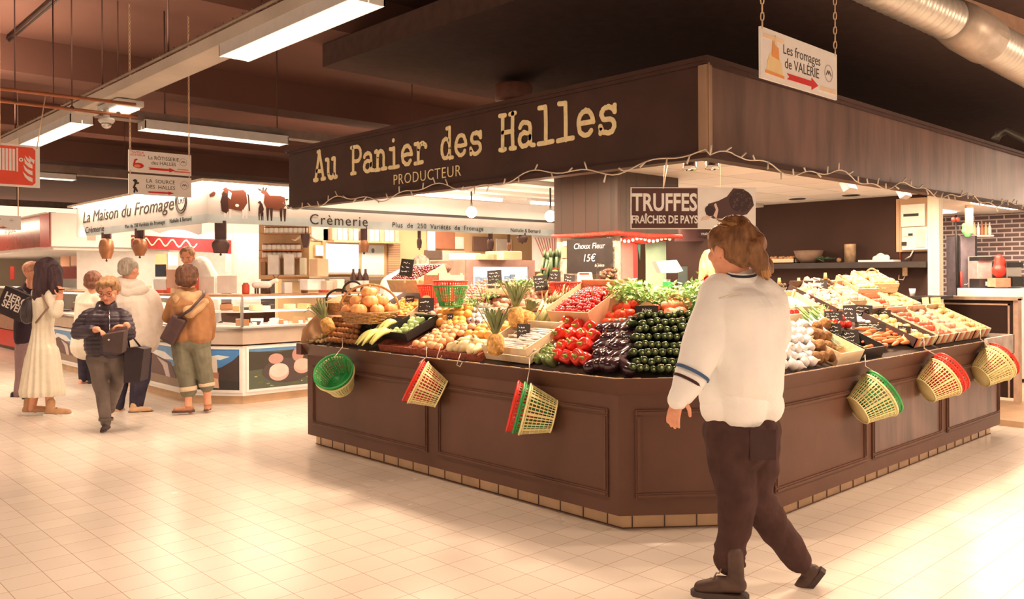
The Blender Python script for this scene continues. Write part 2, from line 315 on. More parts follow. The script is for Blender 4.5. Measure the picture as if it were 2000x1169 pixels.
e = empty('extractor_pipe', q[0], 'curved silver pipe above the fascia at far right', 'pipe'); ob('pipe', MB().tube(q, .045, 12), ALU, e)
# overhead cables
for i, (y, z, lab) in enumerate(((95, 4.18, 'upper dark cable stretched under the ceiling at top left'), (88, 4.2, 'lower dark cable stretched under the ceiling at top left'))):
    p, q = P(0, y, z=z), P(112-i*10, 0, z=z); o = ob('ceiling_cable', MB().tube([p-(q-p), q+(q-p)*2], .012, 6), BLACK); tag(o, lab, 'cable')
e = empty('round_ceiling_lamp', P(1000, 182, t=9), 'round reddish drum lamp hanging just above the black fascia', 'ceiling lamp')
c = P(1003, 182, t=9); ob('drum', MB().lathe([(.19, -.09), (.2, -.07), (.2, .07), (.19, .09)], 24, Matrix.Translation(c)), mat('drum_rust', (.20, .075, .05), .5), e); ob('stem', MB().tube([c, c+Vector((0, 0, 1.2))], .012, 6), BLACK, e)
# ------------------------------------------------------------ the greengrocer's corner stall
FRONT = [(3.92, 6.88), (3.92, 3.235), (4.635, 2.655), (8.88, 2.655)]
def outline(d):                                        # the counter's front line pushed d outwards
    ns = [(-1, 0), (-.6295, -.777), (0, -1)]; pts = FRONT; out = [(pts[0][0]-d, pts[0][1]+max(d, 0))]
    for i in (1, 2):
        (a, b), (c, e) = ns[i-1], ns[i]; x, y = pts[i]; r1 = a*x+b*y+d; r2 = c*x+e*y+d; D = a*e-b*c; out.append(((r1*e-b*r2)/D, (a*r2-c*r1)/D))
    out.append((pts[3][0]+max(d, 0)*.5, pts[3][1]-d)); return out
def ring(mb, d0, z0, d1, z1, d2=None, z2=None):
    A_ = outline(d0); B_ = outline(d1); vs = [(x, y, z0) for x, y in A_]+[(x, y, z1) for x, y in B_]; fs = [(i+1, i, i+4, i+5) for i in range(3)]; mb.faces(vs, fs); return mb
KB, ZB = .45, .90
def bed(x, y):
    d = min(x-3.92, y-2.655, .6295*(x-3.92)+.777*(y-3.235)); return ZB+KB*max(-.1, min(d, 1.18))
def B(px, py, h=0.0):                                  # the point of the sloping display seen there
    d = ray(px, py); t = 3.5
    while t < 12:
        p = CAM+d*t
        if p.x > 3.8 and p.y > 2.5 and p.z <= bed(p.x, p.y)+h: break
        t += .01
    return CAM+d*t
CT = empty('market_counter', (4.5, 4.5, 0), 'black panelled corner counter heaped with fruit and vegetables', 'counter')
def wallof(d, z0, z1, th=.03, inner=None):             # closed strip following the front line
    mb = MB(); o = outline(d); i = outline(d-th); vs = [(x, y, z) for z in (z0, z1) for x, y in o]+[(x, y, z) for z in (z0, z1) for x, y in i]
    fs = []
    for k in range(3): fs += [(k, 4+k, 5+k, k+1)[::-1], (8+k, 9+k, 13+k, 12+k)[::-1], (4+k, 12+k, 13+k, 5+k)[::-1], (k, k+1, 9+k, 8+k)[::-1]]
    fs += [(0, 8, 12, 4), (3, 7, 15, 11)]; mb.faces(vs, fs); bmesh.ops.recalc_face_normals(mb.bm, faces=mb.bm.faces); return mb
b = wallof(-.085, 0, .1, .05); ob('plinth', b, PLTILE, CT)
b = MB(); o = outline(-.083)
for k in range(3):
    p, q = Vector((*o[k], 0)), Vector((*o[k+1], 0)); L = (q-p).length; n = int(L/.2); M = basis(p, q-p, (0, 0, 1))
    for i in range(n+1): x = (i*.2+.085) if k != 1 else i*.2+.06; b.box((x-.003, 0, -.002), (x+.003, .1, .003), M) if x < L else None
    b.box((0, -.001, -.001), (L, .006, .004), M)
ob('plinth_joints', b, GROUT, CT)
b = wallof(0, .1, .84, .04); b.box((3.965, 6.84, .1), (5.0, 6.875, .84)).box((8.84, 2.70, .1), (8.875, 3.7, .84)); ob('carcass', b, DARK, CT)
def frame(c0, c1, u0, u1, z0, z1, lab):
    p, q = Vector((*c0, 0)), Vector((*c1, 0)); M = basis(p, q-p, (0, 0, 1)); b = MB(); w = .036
    for a0, a1, b0, b1 in ((u0, u1, z0, z0+w), (u0, u1, z1-w, z1), (u0, u0+w, z0+w, z1-w), (u1-w, u1, z0+w, z1-w)):
        b.box((a0, b0, 0), (a1, b1, .014), M, .005); b.box((a0+.010, b0+.010, .012), (a1-.010, b1-.010, .022), M, .004)
    ob('panel_moulding', b, DARK, CT); 
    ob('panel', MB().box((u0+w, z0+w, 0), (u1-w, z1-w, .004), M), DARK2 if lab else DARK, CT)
f = FRONT
frame(f[0], f[1], .10, 1.79, .20, .735, 0); frame(f[0], f[1], 1.91, 3.57, .20, .735, 0); frame(f[1], f[2], .10, .82, .20, .735, 0)
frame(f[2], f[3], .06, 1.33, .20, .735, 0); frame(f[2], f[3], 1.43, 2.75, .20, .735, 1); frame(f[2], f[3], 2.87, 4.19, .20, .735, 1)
# rim: a board leaning out, with a thin pale worn edge
b = MB(); lo, hi, hi2, lo2 = outline(.005), outline(.075), outline(.055), outline(-.02)
vs = [(x, y, z) for pts, z in ((lo, .825), (hi, .928), (hi2, .93), (lo2, .84)) for x, y in pts]; fs = []
for j in range(4):
    for k in range(3): fs.append((j*4+k, j*4+k+1, ((j+1) % 4)*4+k+1, ((j+1) % 4)*4+k))
fs += [(0, 4, 8, 12), (3, 15, 11, 7)]; b.faces(vs, fs); bmesh.ops.recalc_face_normals(b.bm, faces=b.bm.faces)
b.box((3.845, 6.86, .83), (4.3, 6.95, .925)); ob('rim_board', b, DARK, CT)
b = MB(); o = outline(.066); rr = random.Random(3)
for k in range(3):
    p, q = Vector((*o[k], .931)), Vector((*o[k+1], .931)); n = int((q-p).length/.05)
    for i in range(n):
        if rr.random() < .62: b.tube([p+(q-p)*(i/n), p+(q-p)*((i+1)/n)], rr.uniform(.002, .0042), 5)
ob('worn_edge', b, mat('bare_chipboard', A(214, 160, 110), .8), CT)
ob('rim_end_panel', MB().box((8.2, 2.55, .78), (8.95, 2.575, .955)).box((8.93, 2.55, .78), (8.95, 3.2, .955)), mat('scuffed_white_panel', (.42, .36, .33), .5, var=.35, scale=6), CT)
# the sloping bed
o = outline(-.0); hgt = .9
b = MB(); q0 = [(3.93, 6.85), (3.93, 3.24), (4.64, 2.665), (8.84, 2.665)]; q1 = [(5.08, 6.85), (5.08, 3.83), (5.10, 3.81), (8.84, 3.81)]
vs = [(x, y, bed(x, y)) for x, y in q0]+[(x, y, bed(x, y)) for x, y in q1]+[(x, y, .5) for x, y in q1]
b.faces(vs, [(0, 4, 5, 1), (1, 5, 6, 2), (2, 6, 7, 3), (4, 8, 9, 5), (5, 9, 10, 6), (6, 10, 11, 7)]); bmesh.ops.recalc_face_normals(b.bm, faces=b.bm.faces)
ob('display_bed', b, mat('bed_boards', (.060, .042, .034), .8, var=.2), CT)
# ------------------------------------------------------------ fascia with its lettering
FA = empty('stall_fascia', (3.95, 2.64, 2.19), 'black overhead fascia board lettered Au Panier des Halles', 'fascia')
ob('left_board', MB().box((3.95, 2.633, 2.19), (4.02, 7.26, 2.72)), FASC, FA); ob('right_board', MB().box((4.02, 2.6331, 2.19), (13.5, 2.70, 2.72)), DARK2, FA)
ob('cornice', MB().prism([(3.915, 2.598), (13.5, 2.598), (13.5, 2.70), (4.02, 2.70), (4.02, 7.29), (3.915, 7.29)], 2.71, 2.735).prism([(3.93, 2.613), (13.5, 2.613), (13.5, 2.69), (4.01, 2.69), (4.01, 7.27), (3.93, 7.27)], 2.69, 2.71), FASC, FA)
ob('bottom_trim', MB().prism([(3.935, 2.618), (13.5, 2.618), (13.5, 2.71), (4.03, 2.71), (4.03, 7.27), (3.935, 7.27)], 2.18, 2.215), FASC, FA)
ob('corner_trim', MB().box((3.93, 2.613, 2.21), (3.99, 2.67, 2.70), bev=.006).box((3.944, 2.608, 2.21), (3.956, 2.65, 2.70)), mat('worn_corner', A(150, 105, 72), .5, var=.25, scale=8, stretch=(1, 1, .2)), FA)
ob('back_board', MB().box((4.0, 7.2, 2.2), (9.7, 7.26, 2.72)), WHITE, FA); ob('back_trim', MB().box((4.02, 7.185, 2.18), (9.7, 7.27, 2.203)), BLACK, FA)
LET = mat('fascia_lettering', A(243, 196, 130, 1.0), .6, var=.10, scale=25)
G = {'A': [[(.5, 1), (.14, .03)], [(.5, 1), (.86, .03)], [(.27, .33), (.73, .33)], [(.02, .03), (.3, .03)], [(.7, .03), (.98, .03)], [(.36, 1), (.54, 1)]],
 'u': [[(.05, .66), (.24, .66), (.24, .22)]+arc(.5, .24, .26, .22, 180, 330), [(.6, .66), (.8, .66), (.8, .03), (.97, .03)]],
 'P': [[(.22, .03), (.22, .97)], [(.04, .03), (.42, .03)], [(.04, .97), (.55, .97)]+arc(.55, .71, .36, .26, 90, -90)+[(.22, .45)]],
 'a': [[(.16, .55)]+arc(.45, .5, .3, .17, 150, 0)+[(.75, .05), (.95, .03)], arc(.43, .21, .3, .19, 60, 360)+[(.73, .38)]],
 'n': [[(.04, .66), (.24, .66), (.24, .03)], [(.04, .03), (.42, .03)], [(.24, .45)]+arc(.5, .45, .26, .21, 160, 0)+[(.76, .03)], [(.6, .03), (.95, .03)]],
 'i': [[(.22, .66), (.54, .66), (.54, .03)], [(.16, .03), (.9, .03)], [(.5, .93), (.51, .93)]],
 'e': [[(.14, .36), (.86, .36)]+arc(.5, .36, .36, .31, 0, 320, 14)],
 'r': [[(.06, .66), (.3, .66), (.3, .03)], [(.06, .03), (.62, .03)], [(.3, .4)]+arc(.62, .42, .3, .23, 150, 40)+[(.86, .52)]],
 'd': [[(.52, .97), (.74, .97), (.74, .03), (.95, .03)], arc(.44, .34, .3, .31, 0, 360, 14)],
 's': [[(.82, .52)]+arc(.5, .5, .3, .16, 30, 240)+arc(.5, .19, .32, .17, 70, -150)+[(.16, .2)], [(.83, .66), (.83, .5)], [(.15, .2), (.15, .03)]],
 'H': [[(.2, .03), (.2, .97)], [(.8, .03), (.8, .97)], [(.2, .5), (.8, .5)]]+[[(x, y), (x+.3, y)] for x in (.05, .65) for y in (.03, .97)],
 'l': [[(.2, .97), (.54, .97), (.54, .03)], [(.14, .03), (.92, .03)]]}
rr = random.Random(5)
def typed(word, y0, y1, zb, ht):                       # letters between two places along the board
    b = MB()
    n = len(word); cw = (y0-y1)/n
    for i, ch in enumerate(word):
        M = basis((3.949, y0-cw*(i+.03), zb), (0, -1, 0), (0, 0, 1)); ls = []
        for s in G[ch]:
            q = []
            for (a, c), (a2, c2) in zip(s[:-1], s[1:]): q += [(a, c), ((a+a2)/2+rr.uniform(-.012, .012), (c+c2)/2+rr.uniform(-.012, .012))]
            q.append(s[-1]); ls.append([((x+rr.uniform(-.012, .012))*cw*.95, (z+rr.uniform(-.012, .012))*ht) for x, z in q])
        strokes(b, ls, cw*.088, M, .004)
    ob('shop_name_lettering', b, LET, FA)
typed('Au', 6.80, 6.40, 2.40, .26); typed('Panier', 6.19, 5.11, 2.405, .235); typed('des', 4.97, 4.47, 2.405, .235); typed('Halles', 4.31, 3.24, 2.40, .25)
ob('producteur_lettering', text_bm(MB(), 'PRODUCTEUR', .118, basis((3.949, 5.57, 2.268), (0, -1, 0), (0, 0, 1)), .002, 'LEFT', xs=1.02, spacing=1.12, off=-.001), LET, FA)
# soffit, hood over the pillar, back wall
struct('ceiling_soffit', MB().box((4.0, 2.69, 2.42), (9.85, 7.22, 2.46)), SOFF)
SL = empty('soffit_battens', (5, 6, 2.4), 'white ribbed battens and ducts under the stall soffit', 'battens')
b = MB()
for y in (5.55, 5.95, 6.35, 6.75, 7.1): b.box((4.05, y, 2.375), (9.6, y+.16, 2.42))
ob('batten', b, WHITE, SL)
for x0, x1, y, lab in ((4.7, 6.05, 6.55, 'strip light under the soffit, nearer the left end'), (6.45, 7.9, 6.55, 'strip light under the soffit, behind the plank hood')):
    e = empty('strip_light', (x0, y, 2.36), lab, 'strip light'); ob('casing', MB().box((x0, y-.04, 2.345), (x1, y+.04, 2.375)), METALW, e); ob('tube', MB().tube([(x0+.02, y, 2.33), (x1-.02, y, 2.33)], .016, 8), LAMP, e)
    area('strip_light_glow', ((x0+x1)/2, y, 2.30), x1-x0, .06, 28)
pil = MB().use(PLANK).box((5.54, 4.57, 1.90), (6.41, 4.60, 2.42)).box((5.54, 5.28, 1.90), (6.41, 5.31, 2.42)).use(PLANKY).box((5.54, 4.60, 1.90), (5.57, 5.28, 2.42)).box((6.38, 4.60, 1.90), (6.41, 5.28, 2.42))
HD = empty('plank_hood', (5.54, 4.57, 1.9), 'dark plank clad pillar head hanging from the soffit', 'pillar head'); ob('planks', pil, None, HD)
ob('corner_bead', MB().box((5.52, 4.55, 1.9), (5.56, 4.59, 2.42), bev=.008), PLANK, HD)
GAR = mat('red_tinsel', (.55, .05, .03), .4, var=.4, scale=60, bump=1, bscale=120)
o = ob('tinsel_garland', MB().tube([(5.51, 5.31, 1.89), (5.51, 4.9, 1.885), (5.51, 4.55, 1.89), (5.9, 4.54, 1.875), (6.41, 4.54, 1.885)], [.016, .02, .022, .026, .02], 8), GAR); tag(o, 'red tinsel garland pinned along the foot of the plank hood', 'garland')
wp = MB().use(mat('poster_paper', (.62, .52, .42), .6, var=.5, scale=14)).box((5.56, 4.62, 0), (5.64, 5.30, 1.9))
struct('wall_poster', wp)
PO = [mat('poster_a', (.75, .70, .60)), mat('poster_b', (.30, .42, .36)), mat('poster_c', (.60, .38, .25)), mat('poster_d', (.18, .15, .14))]
rr = random.Random(11)
for i, (px, py, w, h, m, lab) in enumerate(((1100, 470, .1, .1, 0, 'pale square notice stuck at the top left of the pillar'), (1122, 467, .12, .08, 1, 'greenish notice stuck at the top of the pillar'), (1150, 466, .14, .06, 2, 'brown postcard strip stuck under the red garland'), (1096, 493, .08, .1, 2, 'brown notice half hidden behind the chalkboard'))):
    c = P(px, py, x=5.555); M = basis(c, (0, -1, 0), (0, 0, 1)); o = ob('poster', MB().box((0, -h/2, 0), (w, h/2, .004), M), PO[m]); tag(o, lab, 'notice')
b = MB(); rr = random.Random(2)
for i in range(60): c = Vector((5.553, rr.uniform(4.62, 4.72), rr.uniform(1.45, 1.86))); b.cbox(c, (.006, .014, .014))
mo = ob('mosaic_strip', b, mat('mirror_bits', (.8, .75, .65), .15, .6)); tag(mo, 'glittering mosaic strip down the edge of the pillar', 'mosaic')
struct('wall_right', MB().box((9.8, 3.62, 0), (9.9, 7.2, 2.42)), DKW)
struct('trim_post', MB().box((9.72, 3.50, 0), (9.84, 3.62, 2.42)), mat('post_wood', A(244, 205, 160), .5, var=.1, scale=4, stretch=(5, 5, .4)))
SHF = empty('wall_shelf', (9.6, 4.5, 1.6), 'long dark wall shelf on the back wall of the stall', 'shelf'); ob('shelf_board', MB().box((9.5, 3.63, 1.60), (9.8, 6.4, 1.665)), mat('shelf_black', (.035, .028, .028), .5), SHF)
# stall lamps
for y, p in ((3.6, 28), (4.9, 32), (6.2, 30)): area('soffit_lamp', (4.75, y, 2.38), .25, .25, p*1.7)
for x, p in ((5.4, 22), (6.4, 25), (7.6, 30), (8.7, 26)): area('soffit_lamp', (x, 3.35, 2.38), .25, .25, p*1.7)
area('seller_lamp', (7.4, 5.2, 2.36), .8, .8, 30)
for px, py, lab in ((1347, 322, 'first chrome spotlight hanging at the fascia corner'), (1391, 321, 'second chrome spotlight just right of the fascia corner')):
    c = P(px, py, t=5.2); e = empty('spotlight', c, lab, 'spotlight', 'corner spotlights'); ob('can', MB().lathe([(.02, .10), (.035, .09), (.04, .0), (.045, -.03), (.038, -.032), (.03, .0)], 14, Matrix.Translation(c), cap=False), CHROME, e); ob('stem', MB().tube([c+Vector((0, 0, .09)), (c.x, c.y, 2.42)], .008, 6), BLACK, e)
    ob('bulb', MB().ball(c+Vector((0, 0, -.005)), .025), mat('spot_glow', (.9, .8, .6), emit=3, ecol=(1, .85, .6)), e); spot('spotlight_beam', c+Vector((0, 0, -.05)), (-.1, -.05, -1), 25, 80)
for px, py, t, lab in ((1657, 364, 7.3, 'first white flood lamp along the right fascia'), (1765, 378, 8.1, 'second white flood lamp along the right fascia')):
    c = P(px, py, t=t); M = basis(c, (1, 0, 0), (0, .5, 1)); e = empty('flood_lamp', c, lab, 'flood lamp', 'white flood lamps'); ob('housing', MB().box((-.085, -.045, -.03), (.085, .045, .03), M, .01), METALW, e)
    ob('lens', MB().box((-.075, -.036, .03), (.075, .036, .034), M), mat('flood_glow', (.8, .75, .7), emit=.8, ecol=(1, .85, .68)), e); ob('bracket', MB().tube([c, (c.x, c.y+.05, 2.42)], .01, 6), BLACK, e)
for px, lab in ((1557, 'leftmost of the two dark round grilles in the soffit'), (1662, 'rightmost of the two dark round grilles in the soffit')):
    c = P(px, 388 if px < 1600 else 381, z=2.42); o = ob('soffit_grille', MB().lathe([(.09, -.008), (.10, 0)], 18, Matrix.Translation(c)), BLACK); tag(o, lab, 'grille', 'soffit grilles')
for px, py, t, lab in ((921, 414, 8.4, 'glowing bare bulb hanging under the left end of the soffit'), (1075, 422, 8.1, 'glowing bare bulb hanging beside the plank hood')):
    c = P(px, py, t=t); e = empty('hanging_bulb', c, lab, 'light bulb', 'bare bulbs'); ob('bulb', MB().ball(c, .055), mat('bulb_glow', (1, .9, .7), emit=14, ecol=(1, .85, .62)), e); ob('cord', MB().tube([c+Vector((0, 0, .05)), (c.x, c.y, 2.42)], .01, 6), BLACK, e)
    bulb('bulb_light', c+Vector((0, 0, -.12)), 12)
# string of lights along the fascia foot
SG = empty('string_lights', (3.9, 2.6, 2.2), 'white string lights looped along the foot of the black fascia', 'string lights')
wire = MB(); rr = random.Random(9); path = []; z = 2.2; SW = mat('string_white', (.75, .68, .58), .5)
def run(p, q, nrm):
    L = (q-p).length; n = int(L/.05); ph = rr.random()*6
    for i in range(n+1):
        s = i/n; w = p+(q-p)*s; h = .03*math.sin(ph+s*L*5.2)+.018*math.sin(ph+s*L*13)-.012
        c = w+Vector((0, 0, h))+nrm*(.012+.006*rr.random()); path.append(c)
        if i % 3 == 0:
            a = rr.uniform(-1.2, 1.2)+(math.pi if rr.random() < .35 else 0); along = (q-p).normalized(); e2 = c+along*math.sin(a)*.045+Vector((0, 0, 1))*math.cos(a)*.05+nrm*.01
            ob('lamp_tip', MB().tube([c, e2], [.0045, .006], 6), SW, SG)
run(Vector((3.925, 7.25, 2.2)), Vector((3.925, 2.61, 2.2)), Vector((-1, 0, 0))); run(Vector((3.93, 2.605, 2.2)), Vector((12.5, 2.605, 2.2)), Vector((0, -1, 0)))
wire.tube(path, .004, 6); ob('wire', wire, SW, SG)
# ------------------------------------------------------------ goods on the stall: one model of each kind, then copies of it and of its parts
def part(o, name, me, m=None):
    c = bpy.data.objects.new(name, me); COL.objects.link(c); c.parent = o; return c
class Kind:
    def __init__(s, name, body, m, parts=(), cat=None):
        s.name = name; s.body = body.mesh(name, [m] if not body.mats else None); s.cat = cat or name.replace('_', ' ')
        s.parts = [(n, b.mesh(n, [pm] if not b.mats else None)) for n, b, pm in parts]
    def put(s, M, label, group=None, cat=None):
        o = bpy.data.objects.new(s.name, s.body); COL.objects.link(o); o.matrix_world = M
        for n, me in s.parts: part(o, n, me)
        return tag(o, label, cat or s.cat, group)
def TR(p, right=(1, 0, 0), up=(0, 0, 1), sc=1, spin=0):    # local x=right, y=up, z towards right x up
    return basis(p, right, up) @ Matrix.Rotation(spin, 4, 'Z') @ Matrix.Scale(sc, 4)
def rnd(rr, p, sc=1, tilt=3.14):
    return Matrix.Translation(p) @ Quaternion(Vector((rr.uniform(-1, 1), rr.uniform(-1, 1), rr.uniform(-1, 1))).normalized(), rr.uniform(-tilt, tilt)).to_matrix().to_4x4() @ Matrix.Scale(sc, 4)
def aim(p, d, sc=1, spin=0):                               # local z along d
    return Matrix.Translation(p) @ Vector((0, 0, 1)).rotation_difference(Vector(d).normalized()).to_matrix().to_4x4() @ Matrix.Rotation(spin, 4, 'Z') @ Matrix.Scale(sc, 4)
def fm(name, c, rough=.4, **k): return mat(name, A(*c, 1.0), rough, **{**dict(var=.14, scale=14, spec=.45), **k})
GRN, STEM = fm('leaf_green', (96, 128, 40)), fm('stem_green', (150, 158, 66))
def sph(r, sq=1.0, dim=.0, lobes=0, amp=.05, seg=14):
    pr = []
    for i in range(11):
        t = math.pi*i/10; pr.append((max(.0006, r*math.sin(t)), -r*sq*math.cos(t)*(1-dim*math.exp(-(math.sin(t)/.35)**2))))
    return MB().lathe(pr, seg, warp=(lambda a, h: 1+amp*math.cos(lobes*a)) if lobes else None)
def calyx(r, h, n=5, m=None):
    b = MB()
    for i in range(n):
        a = 2*math.pi*i/n; c, s = math.cos(a), math.sin(a); w = r*.25
        b.faces([(-s*w*.4, c*w*.4, h), (c*r*.5-s*w, s*r*.5+c*w, h+r*.12), (c*r, s*r, h-.06*r), (c*r*.5+s*w, s*r*.5-c*w, h+r*.12), (s*w*.4, -c*w*.4, h)], [(0, 4, 3, 2, 1)])
    return b.tube([(0, 0, h-.1*r), (0, 0, h+r*.35), (r*.1, 0, h+r*.6)], r*.09, 6)
RED = fm('tomato_red', (205, 38, 24), .22, spec=.6); PEPR = fm('pepper_red', (214, 44, 24), .2, spec=.6); PEPG = fm('pepper_green', (112, 110, 56), .25)
pepper_pr = [(.006, -.048), (.026, -.05), (.037, -.036), (.041, 0), (.044, .026), (.036, .044), (.018, .043), (.006, .036)]
def pepper(name, m): return Kind(name, MB().lathe(pepper_pr, 20, warp=lambda a, h: 1+.10*math.cos(4*a)+.03*math.cos(2*a)), m, [('stem', MB().tube([(0, 0, .034), (0, 0, .052), (.006, .002, .066)], [.011, .006, .007], 7).lathe([(.016, .038), (.012, .044), (.004, .046)], 8), STEM)], 'pepper')
K = {}
K['rpep'] = pepper('red_bell_pepper', PEPR); K['gpep'] = pepper('green_bell_pepper', PEPG)
AUB = fm('aubergine_skin', (52, 24, 26), .14, spec=.7, var=.05)
K['aub'] = Kind('aubergine', MB().lathe([(.003, -.10), (.022, -.096), (.038, -.075), (.042, -.045), (.036, 0), (.027, .05), (.022, .08), (.012, .092)], 18), AUB, [('cap', MB().lathe([(.026, .066), (.025, .082), (.014, .096), (.006, .10), (.006, .118), (.001, .12)], 10, warp=lambda a, h: 1+.18*math.cos(5*a)*(h < .08)), fm('aubergine_cap', (70, 62, 40), .5))])
COU = mat('courgette_skin', A(48, 52, 20, 1), .22, var=.35, scale=60, spec=.6)
K['cou'] = Kind('courgette', MB().lathe([(.002, -.10), (.020, -.098), (.026, -.085), (.027, .03), (.0265, .070), (.023, .084), (.016, .089), (.002, .09)], 18), COU, [('stalk_end', MB().lathe([(.0095, .086), (.0075, .092), (.0065, .096), (.002, .097)], 10, warp=lambda a, h: 1+.1*math.cos(5*a)), fm('courgette_stalk', (176, 178, 92), .6))])
K['tom'] = Kind('beef_tomato', sph(.047, .8, .25, 7, .05, 28), fm('beef_tomato_skin', (222, 70, 38), .25), [('calyx', calyx(.022, .030), GRN)], 'tomato')
K['tomr'] = Kind('tomato', sph(.036, .9, .15), RED, [('calyx', calyx(.018, .028), GRN)], 'tomato')
K['ctom'] = Kind('cherry_tomato', sph(.019, 1.0, seg=12), fm('cherry_tomato_skin', (190, 30, 24), .2, spec=.6), (), 'tomato')
K['cherry'] = Kind('cherry', sph(.0125, .95, seg=8), fm('cherry_skin', (92, 16, 22), .18, spec=.7))
K['strawb'] = Kind('strawberry', MB().lathe([(.001, -.02), (.008, -.015), (.015, 0), (.015, .010), (.008, .016), (.001, .017)], 9), fm('strawberry_skin', (222, 62, 44), .35))
K['orange'] = Kind('orange', sph(.038, .97), fm('orange_peel', (242, 150, 62), .4, bump=.15, bscale=220), [('stem_scar', MB().lathe([(.005, .0355), (.004, .0385), (.001, .039)], 7), STEM)])
K['persim'] = Kind('persimmon', sph(.036, .85, .1), fm('persimmon_skin', (240, 152, 92), .3), [('calyx', calyx(.02, .029, 4), fm('dry_calyx', (140, 110, 60)))])
K['clem'] = Kind('clementine', sph(.029, .88, .1), fm('clementine_peel', (240, 128, 40), .35))
K['lime'] = Kind('lime', sph(.027, 1.1), fm('lime_peel', (200, 196, 112), .35))
K['kiwi'] = Kind('kiwi_fruit', sph(.024, 1.35), mat('kiwi_skin', A(172, 100, 50), .8, var=.2, scale=40, bump=.2, bscale=300))
K['avo'] = Kind('avocado', MB().lathe([(.001, -.045), (.02, -.042), (.032, -.022), (.031, .0), (.022, .03), (.014, .045), (.001, .05)], 14), mat('avocado_skin', A(84, 66, 34), .5, var=.3, scale=80, bump=.3, bscale=200))
K['fig'] = Kind('fig', MB().lathe([(.001, -.022), (.017, -.018), (.024, 0), (.016, .018), (.006, .03), (.001, .032)], 12), fm('fig_skin', (92, 46, 42), .5))
K['peach'] = Kind('peach', sph(.034, .94, .2), mat('peach_skin', A(238, 150, 110), .7, var=.3, scale=9))
K['pinkpot'] = Kind('pink_potato', sph(.032, 1.3), mat('pink_potato_skin', A(222, 132, 100), .6, var=.15, scale=20, bump=.2, bscale=50))
K['onionw'] = Kind('white_onion', MB().lathe([(.004, -.036), (.022, -.033), (.036, -.008), (.034, .012), (.018, .030), (.006, .042), (.004, .056)], 16), mat('white_onion_skin', A(252, 232, 200), .35, var=.06, scale=8, stretch=(9, 9, 1)), [('root_tuft', MB().lathe([(.006, -.040), (.009, -.034)], 8), fm('root_tuft', (190, 150, 100)))], 'onion')
K['onion'] = Kind('yellow_onion', MB().lathe([(.004, -.032), (.02, -.029), (.034, -.006), (.032, .012), (.016, .028), (.005, .038), (.003, .05)], 14), mat('yellow_onion_skin', A(240, 184, 122), .4, var=.18, scale=10, stretch=(9, 9, 1)), (), 'onion')
K['garlic'] = Kind('pink_garlic_bulb', MB().lathe([(.004, -.022), (.02, -.02), (.031, -.004), (.024, .014), (.008, .03), (.005, .05)], 16, warp=lambda a, h: 1+.07*math.cos(8*a)), fm('garlic_skin', (205, 140, 112), .55, var=.25), (), 'garlic')
K['arti'] = Kind('celeriac', sph(.047, .92, .1, 5, .07), mat('celeriac_skin', A(140, 86, 44), .85, var=.4, scale=30, bump=1, bscale=60))
K['apple'] = Kind('yellow_apple', sph(.036, .9, .28), mat('yellow_apple_skin', A(238, 172, 96), .3, var=.10, scale=8), [('stalk', MB().tube([(0, 0, .022), (.003, 0, .042)], .0018, 5), fm('stalk_brown', (90, 60, 30)))], 'apple')
K['rapple'] = Kind('red_apple', sph(.036, .9, .28), mat('red_apple_skin', A(226, 92, 58), .3, var=.45, scale=9, stretch=(3, 3, 1)), [('stalk', MB().tube([(0, 0, .022), (.003, 0, .042)], .0018, 5), fm('stalk_brown', (90, 60, 30)))], 'apple')
K['mush'] = Kind('white_mushroom', MB().lathe([(.008, -.028), (.009, -.004), (.026, -.004), (.027, .004), (.018, .017), (.001, .021)], 12), fm('mushroom_white', (250, 226, 186), .6, var=.06), (), 'mushroom')
K['carrot'] = Kind('carrot', MB().lathe([(.001, -.09), (.006, -.085), (.012, -.03), (.016, .05), (.015, .075), (.005, .083)], 10), mat('carrot_skin', A(236, 122, 62), .4, var=.12, scale=6, stretch=(1, 1, 12)), [('top', MB().lathe([(.005, .08), (.004, .092), (.001, .093)], 6), GRN)])
K['squash'] = Kind('butternut_squash', MB().lathe([(.003, -.075), (.035, -.068), (.05, -.035), (.045, -.005), (.033, .03), (.031, .075), (.02, .085)], 16), fm('squash_skin', (246, 196, 128), .4, var=.06), [('stem', MB().lathe([(.010, .08), (.008, .105), (.010, .11)], 6), fm('squash_stem', (170, 130, 80)))], 'squash')
K['psquash'] = Kind('pink_squash', MB().lathe([(.003, -.05), (.03, -.045), (.042, -.012), (.036, .02), (.018, .045), (.004, .052)], 14, warp=lambda a, h: 1+.03*math.cos(6*a)), fm('pink_squash_skin', (232, 130, 84), .35), (), 'squash')
K['pump'] = Kind('small_pumpkin', sph(.066, .82, .25, 8, .035, 32), mat('pumpkin_skin', A(242, 146, 78), .4, var=.1, scale=9), [('stem', MB().tube([(0, 0, .022), (.003, 0, .05), (.012, 0, .062)], [.010, .006, .007], 6), fm('pumpkin_stem', (160, 130, 70)))], 'pumpkin')
K['gtom'] = Kind('green_tomato', sph(.034, .92, .15), fm('green_tomato_skin', (176, 160, 66), .3), (), 'tomato')
K['cabbage'] = Kind('white_cabbage', sph(.075, .9, 0, 5, .03), mat('cabbage_leaf', A(240, 226, 172), .5, var=.15, scale=8, bump=.6, bscale=14), (), 'cabbage')
K['wasp'] = Kind('white_asparagus_spear', MB().lathe([(.006, -.10), (.0075, -.09), (.0075, .06), (.006, .09), (.001, .105)], 8), fm('white_asparagus', (252, 226, 190), .5, var=.05), (), 'asparagus')
K['endive'] = Kind('turnip', MB().lathe([(.001, -.05), (.004, -.04), (.026, -.01), (.03, .008), (.018, .022), (.004, .026)], 12), mat('turnip_skin', A(248, 205, 170), .4, var=.15, scale=6), (), 'turnip')
